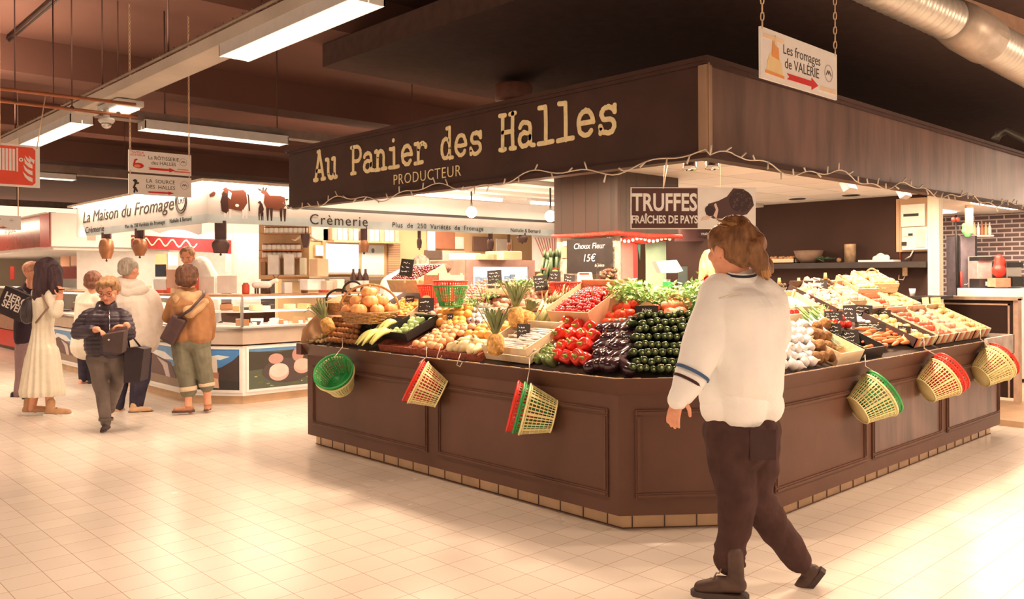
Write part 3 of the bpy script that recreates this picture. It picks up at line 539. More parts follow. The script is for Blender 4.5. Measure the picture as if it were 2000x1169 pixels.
K['egg'] = Kind('radish', sph(.014, 1.2, seg=9), mat('radish_skin', A(232, 120, 100), .4, var=.4, scale=25), [('leaf_stub', MB().tube([(0, 0, .014), (.003, 0, .03)], .003, 5), GRN)])
def ginger():
    b = MB(); rr = random.Random(4)
    for p, q in (((-.05, 0, 0), (.05, .01, 0)), ((.0, 0, 0), (.02, .045, .005)), ((-.03, 0, 0), (-.05, -.035, .005)), ((.03, .005, 0), (.06, -.03, 0))): b.cone(p, .017, q, .013, 10)
    return Kind('ginger_root', b, mat('ginger_skin', A(226, 172, 110), .7, var=.15, scale=30, bump=.4, bscale=80), (), 'ginger')
K['ginger'] = ginger()
# row / column piles: quad = front-left, front-right, back-right, back-left corners as seen in the hall
def lerp(a, b, t): return a+(b-a)*t
def nrm_at(p):
    dl, dr, dc = p.x-3.92, p.y-2.655, .6295*(p.x-3.92)+.777*(p.y-3.235); m = min(dl, dr, dc)
    return Vector((1, 0, 0)) if m == dl else Vector((0, 1, 0)) if m == dr else Vector((.6295, .777, 0))
def pile(k, quad, nx, ny, base, grp, mode='rand', h=.03, jit=.15, seed=1, sc=(.92, 1.08), rise=0.0, hexs=True, cat=None, lay=1, where=True):
    rr = random.Random(seed); Q = [B(*q) for q in quad]; K_ = K[k]; names = ['front', 'second', 'third', 'fourth', 'fifth', 'sixth', 'seventh', 'eighth', 'ninth']
    for l in range(lay):
        for j in range(ny-l):
            n = nx-(1 if (hexs and j % 2) else 0)-l
            for i in range(max(1, n)):
                u = (i+.5+(.5 if (hexs and j % 2) else 0)+.5*l)/nx+rr.uniform(-jit, jit)/nx; v = (j+.5+.5*l)/ny+rr.uniform(-jit, jit)/ny
                p = lerp(lerp(Q[0], Q[1], u), lerp(Q[3], Q[2], u), v); z = bed(p.x, p.y)+h+rise*v+l*h*1.5; p = Vector((p.x, p.y, z)); s = rr.uniform(*sc); inw = nrm_at(p)
                if mode == 'rand': M = rnd(rr, p, s)
                elif mode == 'up': M = rnd(rr, p, s, .35)
                elif mode == 'out': M = aim(p, -inw+Vector((rr.uniform(-.55, .55), rr.uniform(-.55, .55), rr.uniform(.0, .9))), s, rr.uniform(0, 6))
                elif mode == 'end': M = aim(p, -inw+Vector((rr.uniform(-.06, .06), rr.uniform(-.06, .06), rr.uniform(.10, .32))), s, rr.uniform(0, 6))
                elif mode == 'butt': M = aim(p, inw+Vector((rr.uniform(-.3, .3), rr.uniform(-.3, .3), rr.uniform(.2, .6))), s, rr.uniform(0, 6))
                else: a = inw.cross(Vector((0, 0, 1))); M = aim(p, a+Vector((rr.uniform(-.2, .2), rr.uniform(-.2, .2), rr.uniform(-.1, .1)))*(1), s, rr.uniform(0, 6))
                row = f'{names[min(j, 8)]} row' if not l else 'upper layer of the heap'
                K_.put(M, f'{base}, {ORD[i]} from left in the {row}' if (where and not l and nx*ny <= 90) else base, grp, cat)
# ---- containers
def crate(name, lab, fl, fr, depth, h, m, slats=0, th=.008, cat='crate', lift=0, pitch=None, grp=None, handles=False, group=None):
    p, q = B(*fl), B(*fr); u = (q-p); u.z = 0; w = u.length; u.normalize(); inw = Vector((0, 0, 1)).cross(u); inw = inw if inw.dot(nrm_at(p)) > 0 else -inw
    s = KB*max(.0, inw.dot(nrm_at(p))) if pitch is None else pitch; v = (inw+Vector((0, 0, s))).normalized(); M = basis(p+Vector((0, 0, .004+lift)), u, v); e = empty(name, p, lab, cat, group or grp)
    b = MB(); b.box((th, th, 0), (w-th, depth-th, th), M); wl = MB()
    if slats:
        sh = h/slats
        for k in range(slats):
            z0, z1 = k*sh+.004, (k+1)*sh-.004
            wl.box((0, 0, z0), (w, th, z1), M).box((0, depth-th, z0), (w, depth, z1), M).box((0, th, z0), (th, depth-th, z1), M).box((w-th, th, z0), (w, depth-th, z1), M)
        for x in (th*1.1, w-th*3.6):
            for y in (th*1.1, depth-th*3.6): ob('corner_post', MB().box((x, y, th), (x+th*2.5, y+th*2.5, h+.012), M), m, e)
    else:
        wl.box((0, 0, 0), (w, th, h), M).box((0, depth-th, 0), (w, depth, h), M).box((0, th, .0005), (th, depth-th, h), M).box((w-th, th, .0005), (w, depth-th, h), M)
    ob('base', b, m, e); ob('sides', wl, m, e); return M, w, depth, e
def fill(k, C, nx, ny, lab, grp, z=.03, mode='rand', seed=3, jit=.2, sc=(.9, 1.1), lay=1, dome=.0, cat=None, frac=1, where=True):
    M, w, d, e = C; rr = random.Random(seed)
    for l in range(lay):
        for j in range(ny-l):
            for i in range(nx-(j+l) % 2):
                if rr.random() > frac: continue
                x = .022+(w-.044)*min(1, max(0, (i+.5+.5*((j+l) % 2)+rr.uniform(-jit, jit))/nx)); y = .022+(d-.044)*min(1, max(0, (j+.5+.5*l+rr.uniform(-jit, jit))/ny))
                zz = z*(1+1.5*l)+dome*math.sin(math.pi*x/w)*math.sin(math.pi*y/d); p = M @ Vector((x, y, zz)); s = rr.uniform(*sc)
                T = rnd(rr, p, s) if mode == 'rand' else rnd(rr, p, s, .4) if mode == 'up' else M @ Matrix.Translation((x, y, zz)) @ Matrix.Rotation(math.pi/2, 4, 'Y') @ Matrix.Rotation(rr.uniform(-.12, .12), 4, 'X') if mode == 'x' else M @ Matrix.Translation((x, y, zz)) @ Matrix.Rotation(-math.pi/2, 4, 'X') @ Matrix.Rotation(rr.uniform(-.1, .1), 4, 'Y')
                K[k].put(T, f'{lab}, {ORD[i]} along in {["front", "second", "third", "fourth", "fifth", "sixth", "seventh"][min(j, 6)]} row' if (where and not l and nx*ny <= 60) else lab, grp, cat)
CHALK = mat('chalk_white', A(236, 214, 184), .9); SLATE = mat('slate_black', (.028, .022, .021), .6, var=.2)
GOLD = mat('gilt_wood', A(214, 150, 86), .5)
def slate(px, py, w, h, lab, txt=None, yaw=0, roll=0, t=None, seed=0, top=False, m=None):
    if t is None: f = B(px, py+h*.55); t = (f-CAM).dot(FW)-.15
    c = P(px, py, t=t); d = (RT*math.cos(yaw)+FW*math.sin(yaw)); up = UP*.97+FW.cross(UP).cross(UP)*0+FW*.2; M = basis(c, d, up) @ Matrix.Rotation(roll, 4, 'Z'); W, Hh = w*t/FPX, h*t/FPX
    e = empty('price_slate', c, lab, 'price sign', 'chalked price slates'); ob('board', MB().box((-W/2, -Hh/2, -.006), (W/2, Hh/2, 0), M, .002), m or SLATE, e)
    ob('stake', MB().box((-.006, -Hh/2-.06, -.012), (.006, 0, -.006), M), WOOD, e)
    if top: ob('gilt_top', MB().prism(arc(0, 0, W*.26, W*.16, 0, 180, 10), -.005, -.001, M @ Matrix.Translation((0, Hh/2, 0))), GOLD, e)
    rr = random.Random(int(px*7+py+seed)); b = MB()
    if txt:
        for i, s in enumerate(txt): text_bm(b, s[0], Hh*s[1], M @ Matrix.Translation((0, Hh*s[2], .0005)), .0004, xs=min(1.0, W*.88/max(.001, len(s[0])*Hh*s[1]*.56)), shear=.25)
    else:
        for r in range(3):
            y = Hh*(.27-.25*r); x = -W*.38; ln = []
            while x < W*rr.uniform(.15, .4):
                ln.append((x, y+rr.uniform(-.06, .06)*Hh)); x += W*rr.uniform(.03, .06)
                if rr.random() < .15: strokes(b, [ln], .0016, M, .0006, 3); ln = []; x += W*.05
            if len(ln) > 1: strokes(b, [ln], .0016 if r else .002, M, .0006, 3)
    ob('chalk_writing', b, CHALK, e); return e
LEAFB = mat('herb_leaf', A(168, 176, 96, 1.0), .5, var=.4, scale=30); LEAFD = mat('dark_leaf', A(120, 134, 70, 1.0), .5, var=.4, scale=30)
def leafy(mb, c, n, spread, size, rr, up=.5):
    for i in range(n):
        d = Vector((rr.gauss(0, 1), rr.gauss(0, 1), rr.gauss(0, .8)))
        p = c+Vector((d.x*spread[0], d.y*spread[0], d.z*spread[1])); a = Vector((rr.uniform(-1, 1), rr.uniform(-1, 1), rr.uniform(-.2, 1)*up)).normalized(); s = a.cross(Vector((rr.uniform(-1, 1), rr.uniform(-1, 1), 1))).normalized(); z = size*rr.uniform(.6, 1.3); nn = a.cross(s)
        mb.faces([p, p+a*z*.5+s*z*.36+nn*z*.1, p+a*z*1.05, p+a*z*.5-s*z*.36+nn*z*.1, p+a*z*.55-nn*z*.06], [(0, 1, 4), (1, 2, 4), (2, 3, 4), (3, 0, 4)])
def herb(name, lab, px, py, t, h, wid, n=160, size=.03, m=None, seed=1, cat='herbs', stems=14):
    rr = random.Random(seed); c = P(px, py, t=t); e = empty(name, c-Vector((0, 0, h)), lab, cat); b = MB(); s = MB()
    leafy(b, c-Vector((0, 0, h*.18)), n, (wid*.45, h*.15), size, rr)
    for i in range(stems):
        q = c+Vector((rr.gauss(0, wid*.35), rr.gauss(0, wid*.35), -rr.uniform(0, .2)*h)); f = c+Vector((rr.gauss(0, wid*.22), rr.gauss(0, wid*.22), -h)); s.tube([f, lerp(f, q, .5)+Vector((rr.uniform(-.01, .01), rr.uniform(-.01, .01), 0)), q], .0028, 5)
    ob('leaves', b, m or LEAFB, e); ob('stems', s, STEM, e); return e
# ---- colander baskets (used for shopping): truncated cones with real slots
def basket_mesh(r0=.105, r1=.165, h=.19, n=40):
    b = MB(); seg = n*2
    for z, rr_, t in ((0, r0, .006), (h, r1, .008), (h*.93, r1-.004, .004)): b.tube([(rr_*math.cos(2*math.pi*i/seg), rr_*math.sin(2*math.pi*i/seg), z) for i in range(seg)], t, 6, closed=True)
    for k in range(1, 7): z = h*k/7.4; rr_ = r0+(r1-r0)*z/h; b.tube([(rr_*math.cos(2*math.pi*i/n), rr_*math.sin(2*math.pi*i/n), z) for i in range(n)], .0028, 4, closed=True)
    for i in range(n):
        a = 2*math.pi*i/n; w = .0042 if i % 5 else .009; M = Matrix.Rotation(a, 4, 'Z'); vs = []
        for z, rr_ in ((0, r0), (h, r1)):
            for dx in (-.0014, .0014):
                for dy in (-w, w): vs.append((rr_+dx, dy*(.75 if z == 0 else 1), z))
        b.faces(vs, [(0, 1, 5, 4), (3, 2, 6, 7), (1, 3, 7, 5), (2, 0, 4, 6)], M)
    b.lathe([(.02, -.002), (r0, -.002), (r0, .003), (.02, .003)], 30, cap=True)
    for k in range(10):
        a = k*.628; b.box((.03, -.004, .0), (r0-.005, .004, .006), Matrix.Rotation(a, 4, 'Z'))
    return b.mesh('colander')
BASK = {c: basket_mesh() for c in 'rgy'}
for c, m in (('r', REDP), ('g', GREENP), ('y', YELP)): BASK[c].materials.append(m)
HOOK = mat('wire_hook', (.7, .6, .5), .35, .7)
def baskets(px, py, open_dir, cols, labs, hook, off=.30, surf='l', sc=1.0, roll=0):
    # outermost basket first; the bottom of the outermost lies at px,py
    c = P(px, py, x=3.92-off) if surf == 'l' else P(px, py, y=2.655-off); d = Vector(open_dir).normalized()
    for i, (k, lab) in enumerate(zip(cols, labs)):
        p = c+d*(.042*i-.10)
        o = bpy.data.objects.new('colander_basket', BASK[k]); COL.objects.link(o); o.matrix_world = aim(p, d, sc*(1-.006*i), roll+i*.3); tag(o, lab, 'basket', 'hanging colander baskets')
    hk = P(*hook, x=3.845) if surf == 'l' else P(*hook, y=2.58); top = hk+Vector((0, 0, .05)); q = c+d*.08+Vector((0, 0, .165*sc*.9))
    w = ob('hanging_hook', MB().tube([hk+Vector((.03, .03, .055)), top+Vector((0, 0, .03)), hk, lerp(hk, q, .6), q], .004, 6), HOOK); tag(w, 'thin wire hook holding the '+labs[0].replace('basket', 'colander'), 'hook')
# ------------------------------------------------------------ what lies on the left and corner part of the display
pile('rpep', ((1078, 722), (1160, 730), (1178, 662), (1092, 655)), 4, 4, 'glossy red bell pepper', 'red bell peppers heaped at the counter corner', 'out', .045, .12, 2, (.95, 1.2), rise=.07)
pile('gpep', ((1046, 716), (1082, 722), (1092, 690), (1066, 682)), 3, 3, 'green bell pepper', 'green bell peppers beside the red ones', 'out', .036, .15, 3, (.72, .9))
pile('aub', ((1160, 731), (1226, 738), (1238, 665), (1180, 660)), 5, 5, 'shiny dark aubergine', 'aubergines between red peppers and courgettes', 'butt', .045, .15, 4, (.95, 1.15), rise=.06)
pile('cou', ((1222, 741), (1348, 741), (1352, 655), (1236, 662)), 9, 8, 'dark green courgette seen end on', 'courgettes stacked end on at the counter corner', 'end', .03, .14, 5, (.82, 1.0), rise=.13)
pile('tom', ((1178, 660), (1240, 658), (1245, 622), (1190, 632)), 4, 3, 'ribbed beef tomato behind the aubergines', 'beef tomatoes behind the aubergines', 'up', .07, .15, 6, (.9, 1.2), rise=.05)
pile('tomr', ((1238, 655), (1290, 650), (1292, 628), (1242, 632)), 4, 2, 'red tomato behind the courgettes', 'red tomatoes behind the courgettes', 'up', .08, .15, 7, rise=.03)
pile('psquash', ((1296, 655), (1345, 655), (1350, 612), (1300, 618)), 3, 4, 'salmon pink squash behind the courgettes', 'pink squashes behind the courgettes', 'side', .07, .12, 8, rise=.06)
pile('gtom', ((1350, 662), (1378, 662), (1382, 630), (1352, 632)), 3, 3, 'yellow green tomato beside the pink squashes', 'yellow green tomatoes', 'up', .06, .12, 9)
pile('cabbage', ((1345, 715), (1440, 725), (1440, 660), (1355, 668)), 4, 3, 'pale round cabbage right of the courgettes', 'pale cabbages at the counter corner', 'up', .06, .1, 10)
# cherry tomato carton
C = crate('cardboard_carton', 'brown cardboard carton full of cherry tomatoes tilted to the front', (1080, 652), (1160, 664), .40, .13, CARD, th=.006, cat='carton', pitch=.52, lift=.05)
fill('ctom', C, 11, 12, 'small shiny cherry tomato in the brown carton', 'cherry tomatoes in the carton', .105, seed=4, jit=.3, dome=.045, where=False)
M, w, d, e = C; ob('flap', MB().box((0, d, .13), (w, d+.004, .17), M).box((-.002, 0, .12), (.004, d, .15), M), CARD, e)
# white asparagus crate
C = crate('wooden_crate', 'pale wooden crate of white asparagus at the counter edge', (950, 702), (1036, 718), .40, .12, WOODL, slats=2)
fill('wasp', C, 3, 13, 'long white asparagus spear in the pale crate', 'white asparagus spears', .03, 'x', 5, .25, (.85, 1.1), lay=2)
# tan card behind
def card(name, lab, px, py, w, h, m, yaw=0, lean=.3, t=None, cat='card', roll=0):
    if t is None: t = (B(px, py+h/2)-CAM).dot(FW)-.02
    c = P(px, py, t=t); M = basis(c, RT*math.cos(yaw)+FW*math.sin(yaw), UP+FW*lean) @ Matrix.Rotation(roll, 4, 'Z'); W, Hh = w*t/FPX, h*t/FPX; o = ob(name, MB().box((-W/2, -Hh/2, -.002), (W/2, Hh/2, .002), M), m); return tag(o, lab, cat)
card('paper_sheet', 'plain pale card standing behind the white asparagus', 1057, 642, 50, 24, WOODL, .1)
# pineapples
PINE = mat('pineapple_skin', A(214, 140, 66), .6, var=.5, scale=45, bump=1, bscale=60); PLF = mat('pineapple_leaf', A(128, 118, 66), .5, var=.3, scale=10)
def pineapple(lab, px, py, t, h=.15, lean=(0, 0, 1), seed=1, crown=.20):
    c = P(px, py, t=t); M = aim(c, lean); o = ob('pineapple', MB().lathe([(.02, -h/2), (.05, -h*.42), (.062, -.01), (.056, h*.3), (.04, h*.46), (.015, h*.5)], 18, warp=lambda a, z: 1+.035*math.cos(9*a+z*160)), PINE); o.matrix_world = M; tag(o, lab, 'pineapple', 'pineapples'); b = MB(); rr = random.Random(seed)
    for i in range(34):
        a = i*2.4; q = i/34; ln = crown*(1-.45*q)*rr.uniform(.8, 1.1); out = (1-q)*.75+.05; dx, dy = math.cos(a), math.sin(a); w = .014
        pts = [(.012, .0), (.012+ln*.35*out, ln*.45), (.012+ln*.62*out, ln*.8), (.012+ln*.95*out, ln*(.98-.25*out))]; vs = []
        for k, (r, z) in enumerate(pts):
            ww = w*(1, .9, .55, .06)[k]; vs += [(dx*r-dy*ww, dy*r+dx*ww, h*.46+q*.02+z), (dx*(r+.004), dy*(r+.004), h*.46+q*.02+z-.004), (dx*r+dy*ww, dy*r-dx*ww, h*.46+q*.02+z)]
        b.faces(vs, [f for k in range(3) for f in ((3*k, 3*k+1, 3*k+4, 3*k+3), (3*k+1, 3*k+2, 3*k+5, 3*k+4))])
    me = b.mesh('crown', [PLF]); part(o, 'crown', me)
pineapple('pineapple standing left of the white asparagus crate', 968, 672, 5.75, seed=1, crown=.24)
pineapple('pineapple behind the first, with the tallest crown', 1008, 618, 6.15, seed=2, crown=.24)
pineapple('pineapple beside the green asparagus bundles', 1028, 622, 6.2, h=.13, lean=(.3, -.2, 1), seed=3, crown=.1)
pineapple('pineapple lying at the left end of the counter', 640, 636, 7.6, lean=(-.2, .5, 1), seed=4, crown=.22)
# red-brown plastic trays with soft fruit
TRAY = mat('red_brown_wicker', A(170, 82, 54), .6, var=.35, scale=40, bump=.6, bscale=90)
for i, (fl, fr, lab) in enumerate((((742, 685), (800, 692), 'red brown tray holding green limes'), ((802, 692), (868, 700), 'red brown tray in the middle of the left front row'), ((870, 700), (940, 708), 'red brown tray with squashes at the front'))):
    C = crate('wicker_tray', lab, fl, fr, .42, .055, TRAY, cat='tray', group='red brown trays along the left front')
    if i == 1: fill('persim', C, 5, 7, 'pale orange persimmon in the middle tray', 'persimmons in the middle tray', .07, 'up', 7, .2)
    if i == 2:
        fill('squash', (C[0], C[1], .2, C[3]), 5, 2, 'cream squash in the front tray', 'cream squashes in the front tray', .075, 'rand', 8, .15, (.7, .9))
        fill('orange', (C[0] @ Matrix.Translation((0, .2, 0)), C[1], .26, C[3]), 5, 4, 'orange behind the cream squashes', 'oranges behind the squashes', .075, 'up', 9, .2)
    if i == 0:
        C2 = crate('black_crate', 'black plastic crate of pale limes on the first tray', (750, 676), (797, 684), .34, .07, BLACK, lift=.06); fill('lime', C2, 5, 5, 'pale green lime in the black crate', 'limes in the black crate', .035, 'rand', 10, .2, frac=.65)
pile('orange', ((842, 650), (905, 660), (925, 628), (868, 622)), 6, 4, 'orange in the heap above the trays', 'oranges heaped above the trays', 'up', .07, .2, 11, rise=.05)
pile('avo', ((822, 652), (846, 655), (862, 628), (838, 626)), 3, 3, 'dark avocado left of the orange heap', 'avocados beside the oranges', 'rand', .05, .2, 12)
pile('fig', ((905, 668), (930, 672), (940, 640), (918, 636)), 3, 4, 'dark fig between oranges and pineapple', 'figs beside the pineapple', 'rand', .06, .2, 13)
pile('pinkpot', ((806, 648), (842, 640), (868, 606), (834, 606)), 5, 4, 'pink potato by the pale box', 'pink potatoes', 'rand', .05, .2, 14)
pile('kiwi', ((638, 676), (698, 683), (706, 652), (652, 646)), 8, 5, 'brown kiwi fruit in the neat stack', 'kiwi fruits stacked at the left end', 'side', .04, .05, 15, (.95, 1.1), rise=.09, hexs=False)
pile('ginger', ((600, 672), (640, 674), (652, 655), (618, 652)), 4, 3, 'knobbly ginger root at the left end', 'ginger roots', 'up', .02, .2, 16)
pile('clem', ((606, 664), (622, 666), (630, 652), (614, 650)), 4, 3, 'tiny clementine at the left end', 'clementines at the left end', 'rand', .03, .2, 17, (.5, .6))
pile('tomr', ((626, 655), (646, 657), (650, 645), (632, 643)), 3, 2, 'red fruit beside the lying pineapple', 'red fruits by the pineapple', 'rand', .03, .2, 18, (.6, .8))
# bananas
BAN = mat('banana_skin', A(244, 214, 112), .45, var=.12, scale=8)
def bananas(lab, px, py, t, ang, n=6, seed=1):
    c = B(px, py, .075); e = empty('banana_bunch', c, lab, 'bananas', 'banana bunches', M=Matrix.Translation(c) @ Matrix.Rotation(ang, 4, 'Z')); rr = random.Random(seed)
    for i in range(n):
        q = i-(n-1)/2; a = q*.10; r0 = .022*rr.uniform(.9, 1.08); L_ = .19*rr.uniform(.92, 1.06); h = .045*rr.uniform(.7, 1.2); pth = []; rs = []
        for k in range(10):
            s = k/9; x = L_*s; pth.append((x*math.cos(a), q*.022+x*math.sin(a)*1.5, h*math.sin(math.pi*(.15+.85*s))-.06*s*s+.012*(i % 2))); rs.append(r0*(.38, .42, .8, 1, 1.04, 1.02, .96, .8, .5, .25)[k])
        o = ob('banana', MB().tube(pth, rs, 10), BAN); o.parent = e
    o = ob('stalk', MB().tube([(-.06, 0, .02), (-.02, 0, .025), (.015, 0, .025)], [.010, .018, .04], 8), fm('banana_stalk', (150, 120, 60))); o.parent = e
bananas('yellow banana bunch nearest the rim beside the kiwis', 744, 658, 7.0, 2.75, 6, 1); bananas('yellow banana bunch right of the first, touching the trays', 766, 656, 6.9, 2.7, 6, 2); bananas('yellow banana bunch higher up behind a price slate', 776, 636, 7.15, 2.8, 5, 3)
# black boxes and wicker baskets with pumpkins at the left rear
C = crate('black_carton', 'black carton behind the kiwi stack carrying the wicker basket', (656, 650), (712, 656), .34, .13, BLACK, cat='carton', pitch=0)
WICK = mat('wicker', A(186, 120, 66), .65, var=.35, scale=50, bump=1, bscale=120)
def wicker(lab, px, py, t, r, h, hr=None, seed=1, hcol=None):
    c = P(px, py, t=t); e = empty('wicker_basket', c, lab, 'basket', 'wicker baskets on the stall'); T = Matrix.Translation(c); b = MB()
    n = 44
    for k in range(int(h/.014)):
        z = k*.014; rr_ = r*(.78+.22*(z/h)); b.tube([(c.x+rr_*(1+.03*math.cos(11*2*math.pi*i/n+(math.pi if k % 2 else 0)))*math.cos(2*math.pi*i/n), c.y+rr_*(1+.03*math.cos(11*2*math.pi*i/n+(math.pi if k % 2 else 0)))*math.sin(2*math.pi*i/n), c.z+z) for i in range(n)], .009, 5, closed=True)
    b.lathe([(.01, 0), (r*.78, 0)], 24, T, cap=False); ob('weave', b, WICK, e)
    if hr: ob('handle', MB().tube([c+(RT*math.cos(a)*r*.98)+UP*(h+hr*math.sin(a)) for a in [math.pi*i/16 for i in range(17)]], .011, 8), hcol or WICK, e)
    return c
c = wicker('wide wicker basket heaped with small pumpkins', 722, 628, 7.3, .26, .11, .21)
rr = random.Random(21)
for i in range(14):
    l = 0 if i < 7 else 1 if i < 12 else 2; k = (i, i-7, i-12)[l]; n = (7, 5, 2)[l]; a = 2*math.pi*k/n+l*.4; rad = (.18, .105, .05)[l]
    K['pump'].put(rnd(rr, c+Vector((rad*math.cos(a), rad*math.sin(a), .11+.072*l)), rr.uniform(.9, 1.1), .5), f'orange pumpkin, {ORD[k]} round the {("lowest", "middle", "topmost")[l]} ring of the wicker basket', 'pumpkins in the wicker basket')
c = wicker('small wicker basket at the rear left of the stall', 662, 612, 7.75, .12, .12, .1, hcol=BLACK); wicker('second small wicker basket touching the pumpkin basket', 690, 598, 7.75, .10, .12, .11, hcol=BLACK)
C = crate('wooden_crate', 'tilted wooden crate of clementines behind the bananas', (748, 640), (798, 632), .36, .07, WOOD, slats=1, lift=.05); fill('clem', C, 7, 7, 'bright clementine in the tilted crate', 'clementines in the tilted crate', .05, 'rand', 22, .2)
card('cardboard_sheet', 'blank pale carton side standing by the clementines', 812, 626, 34, 34, WOODL, -.3, .2, cat='cardboard')
sh = [(3.86, .93), (4.7, .93), (4.75, 1.24), (4.3, 1.36), (4.18, 1.34), (3.88, 1.06)]; o = ob('cardboard_sheet', MB().prism([(x, z) for x, z in sh], 0, .006, basis((0, 6.9, 0), (1, 0, 0), (0, 0, 1))), CARD); tag(o, 'large brown cardboard sheet closing the left end of the display', 'cardboard')
# cherries in a white carton, white crates, shopping baskets
C = crate('white_carton', 'pale open carton of dark cherries at the back', (764, 600), (822, 603), .36, .13, WOODL, th=.006, cat='carton', pitch=.45, lift=.14); fill('cherry', C, 13, 13, 'dark red cherry in the pale carton', 'cherries in the pale carton', .12, seed=23, jit=.3, dome=.04, where=False)
C = crate('wooden_crate', 'upright white wooden crate at the back holding a red basket', (828, 606), (858, 606), .3, .32, WOODL, slats=3, pitch=0)
def shop_basket(lab, px, py, t, cols):
    c = P(px, py, t=t)
    for i, (k, l) in enumerate(zip(cols, lab)): o = bpy.data.objects.new('shopping_basket', BASK[k]); COL.objects.link(o); o.matrix_world = Matrix.Translation(c+Vector((0, 0, .04*i))) @ Matrix.Scale(.86, 4); tag(o, l, 'basket', 'stacked shopping baskets')
shop_basket(['green plastic basket standing upright behind the radishes', 'red plastic basket stacked in the green one'], 880, 597, 6.9, 'gr'); shop_basket(['red plastic basket standing beside the tomato carton'], 1108, 592, 6.6, 'r'); shop_basket(['red plastic basket inside the white crate'], 846, 592, 7.5, 'r')
C = crate('cardboard_tray', 'shallow tray of pink radishes before the shopping baskets', (872, 612), (950, 618), .50, .05, WOODL, cat='tray'); fill('egg', C, 11, 9, 'pink radish in the shallow tray', 'radishes in the shallow tray', .045, seed=24, lay=2, where=False)
C = crate('wooden_crate', 'wooden crate of strawberries behind the radish tray', (925, 592), (985, 597), .34, .06, WOOD, slats=1); fill('strawb', C, 10, 8, 'ripe strawberry in the wooden crate', 'strawberries in the crate', .05, seed=25, jit=.25, where=False)
C = crate('wooden_crate', 'long wooden crate of peaches behind the pineapples', (1000, 612), (1068, 604), .34, .06, WOOD, slats=1); fill('peach', C, 6, 5, 'rosy peach in the long crate', 'peaches in the long crate', .05, 'up', 26)
pile('endive', ((900, 640), (950, 648), (965, 615), (915, 608)), 5, 4, 'cream turnip left of the pineapples', 'turnips left of the pineapples', 'rand', .05, .2, 27, rise=.03)
pile('peach', ((958, 622), (990, 626), (1000, 598), (966, 592)), 4, 3, 'peach heaped between the pineapple crowns', 'peaches between the pineapples', 'up', .05, .2, 28)
pile('strawb', ((1040, 590), (1090, 592), (1096, 576), (1050, 574)), 9, 4, 'strawberry beside the red plastic basket', 'strawberries by the red basket', 'rand', .05, .2, 29, where=False)
# green asparagus
def bundle(name, lab, p, d, n, r, ln, m, tip, seed, cat, thick=.0065, tipname='tips', spread=.4):
    e = empty(name, p, lab, cat, lab.split(',')[0] if False else None); rr = random.Random(seed); a = MB(); b = MB(); d = Vector(d).normalized(); o1 = d.orthogonal().normalized(); o2 = d.cross(o1)
    for i in range(n):
        t = 2*math.pi*rr.random(); q = r*math.sqrt(rr.random()); off = (o1*math.cos(t)+o2*math.sin(t))*q; l = ln*rr.uniform(.85, 1.05); s = p+off; f = p+off*(1+spread)+d*l; mid = lerp(s, f, .72); a.tube([s, mid], thick, 6); b.tube([mid, lerp(mid, f, .6), f], [thick, thick*.95, thick*.15], 6)
    band = MB().lathe([(r*1.12, 0), (r*1.14, .012)], 14, aim(p+d*ln*.35, d), cap=False); ob('stalks', a, m, e); ob(tipname, b, tip, e); ob('band', band, REDP, e); return e
ASP, ASPT = fm('asparagus_stalk', (196, 176, 110), .45), fm('asparagus_tip', (150, 120, 70), .5)
for i, (px, py, lab) in enumerate(((1048, 634, 'green asparagus bundle nearest the pineapple'), (1066, 630, 'green asparagus bundle in the middle'), (1084, 624, 'green asparagus bundle against the tomato carton'))):
    bundle('asparagus_bundle', lab, B(px, py, .03), (.55, -.15+.05*i, .9), 20, .035, .27, ASP, ASPT, i, 'asparagus')
# herbs in the corner, leeks, lettuce
for i, (px, py, t, h, w, lab) in enumerate(((1222, 556, 6.1, .32, .17, 'tall basil bunch with bare stems behind the beef tomatoes'), (1262, 560, 6.1, .26, .17, 'feathery herb bunch right of the basil'), (1300, 572, 6.1, .24, .16, 'pale herb bunch in front of the white scale'), (1338, 566, 6.0, .26, .17, 'green herb bunch beside the walking woman'), (1372, 556, 6.0, .28, .18, 'leafy herb bunch next to the white jumper'))):
    herb('herb_bunch', lab, px, py, t-.15, h, w*1.15, 420, .042 if i in (0, 4) else .027, LEAFB, 30+i, 'herbs', 22)
herb('lettuce', 'curly green lettuce behind the strawberries', 1022, 548, 6.9, .16, .24, 420, .03, LEAFD, 40, 'lettuce', 6)
herb('parsley_bunch', 'dark parsley tuft behind the shopping baskets', 915, 582, 7.0, .12, .16, 200, .022, LEAFD, 41, 'herbs', 5); herb('parsley_bunch', 'parsley tuft above the peach crate', 950, 572, 6.9, .1, .12, 120, .02, LEAFD, 42, 'herbs', 4)
LEEK = fm('leek_leaf', (78, 84, 50), .5); LKW = fm('leek_white', (226, 214, 160), .4)
for i, (px, py, lab) in enumerate(((1060, 548, 'leek bundle left of the chalkboard'), (1082, 545, 'leek bundle touching the chalkboard'))): bundle('leek_bundle', lab, P(px, py, t=7.2), (.25-.3*i, -.1, 1), 9, .035, .26, LEEK, LEEK, 50+i, 'leeks', .014, 'leaves', .8)
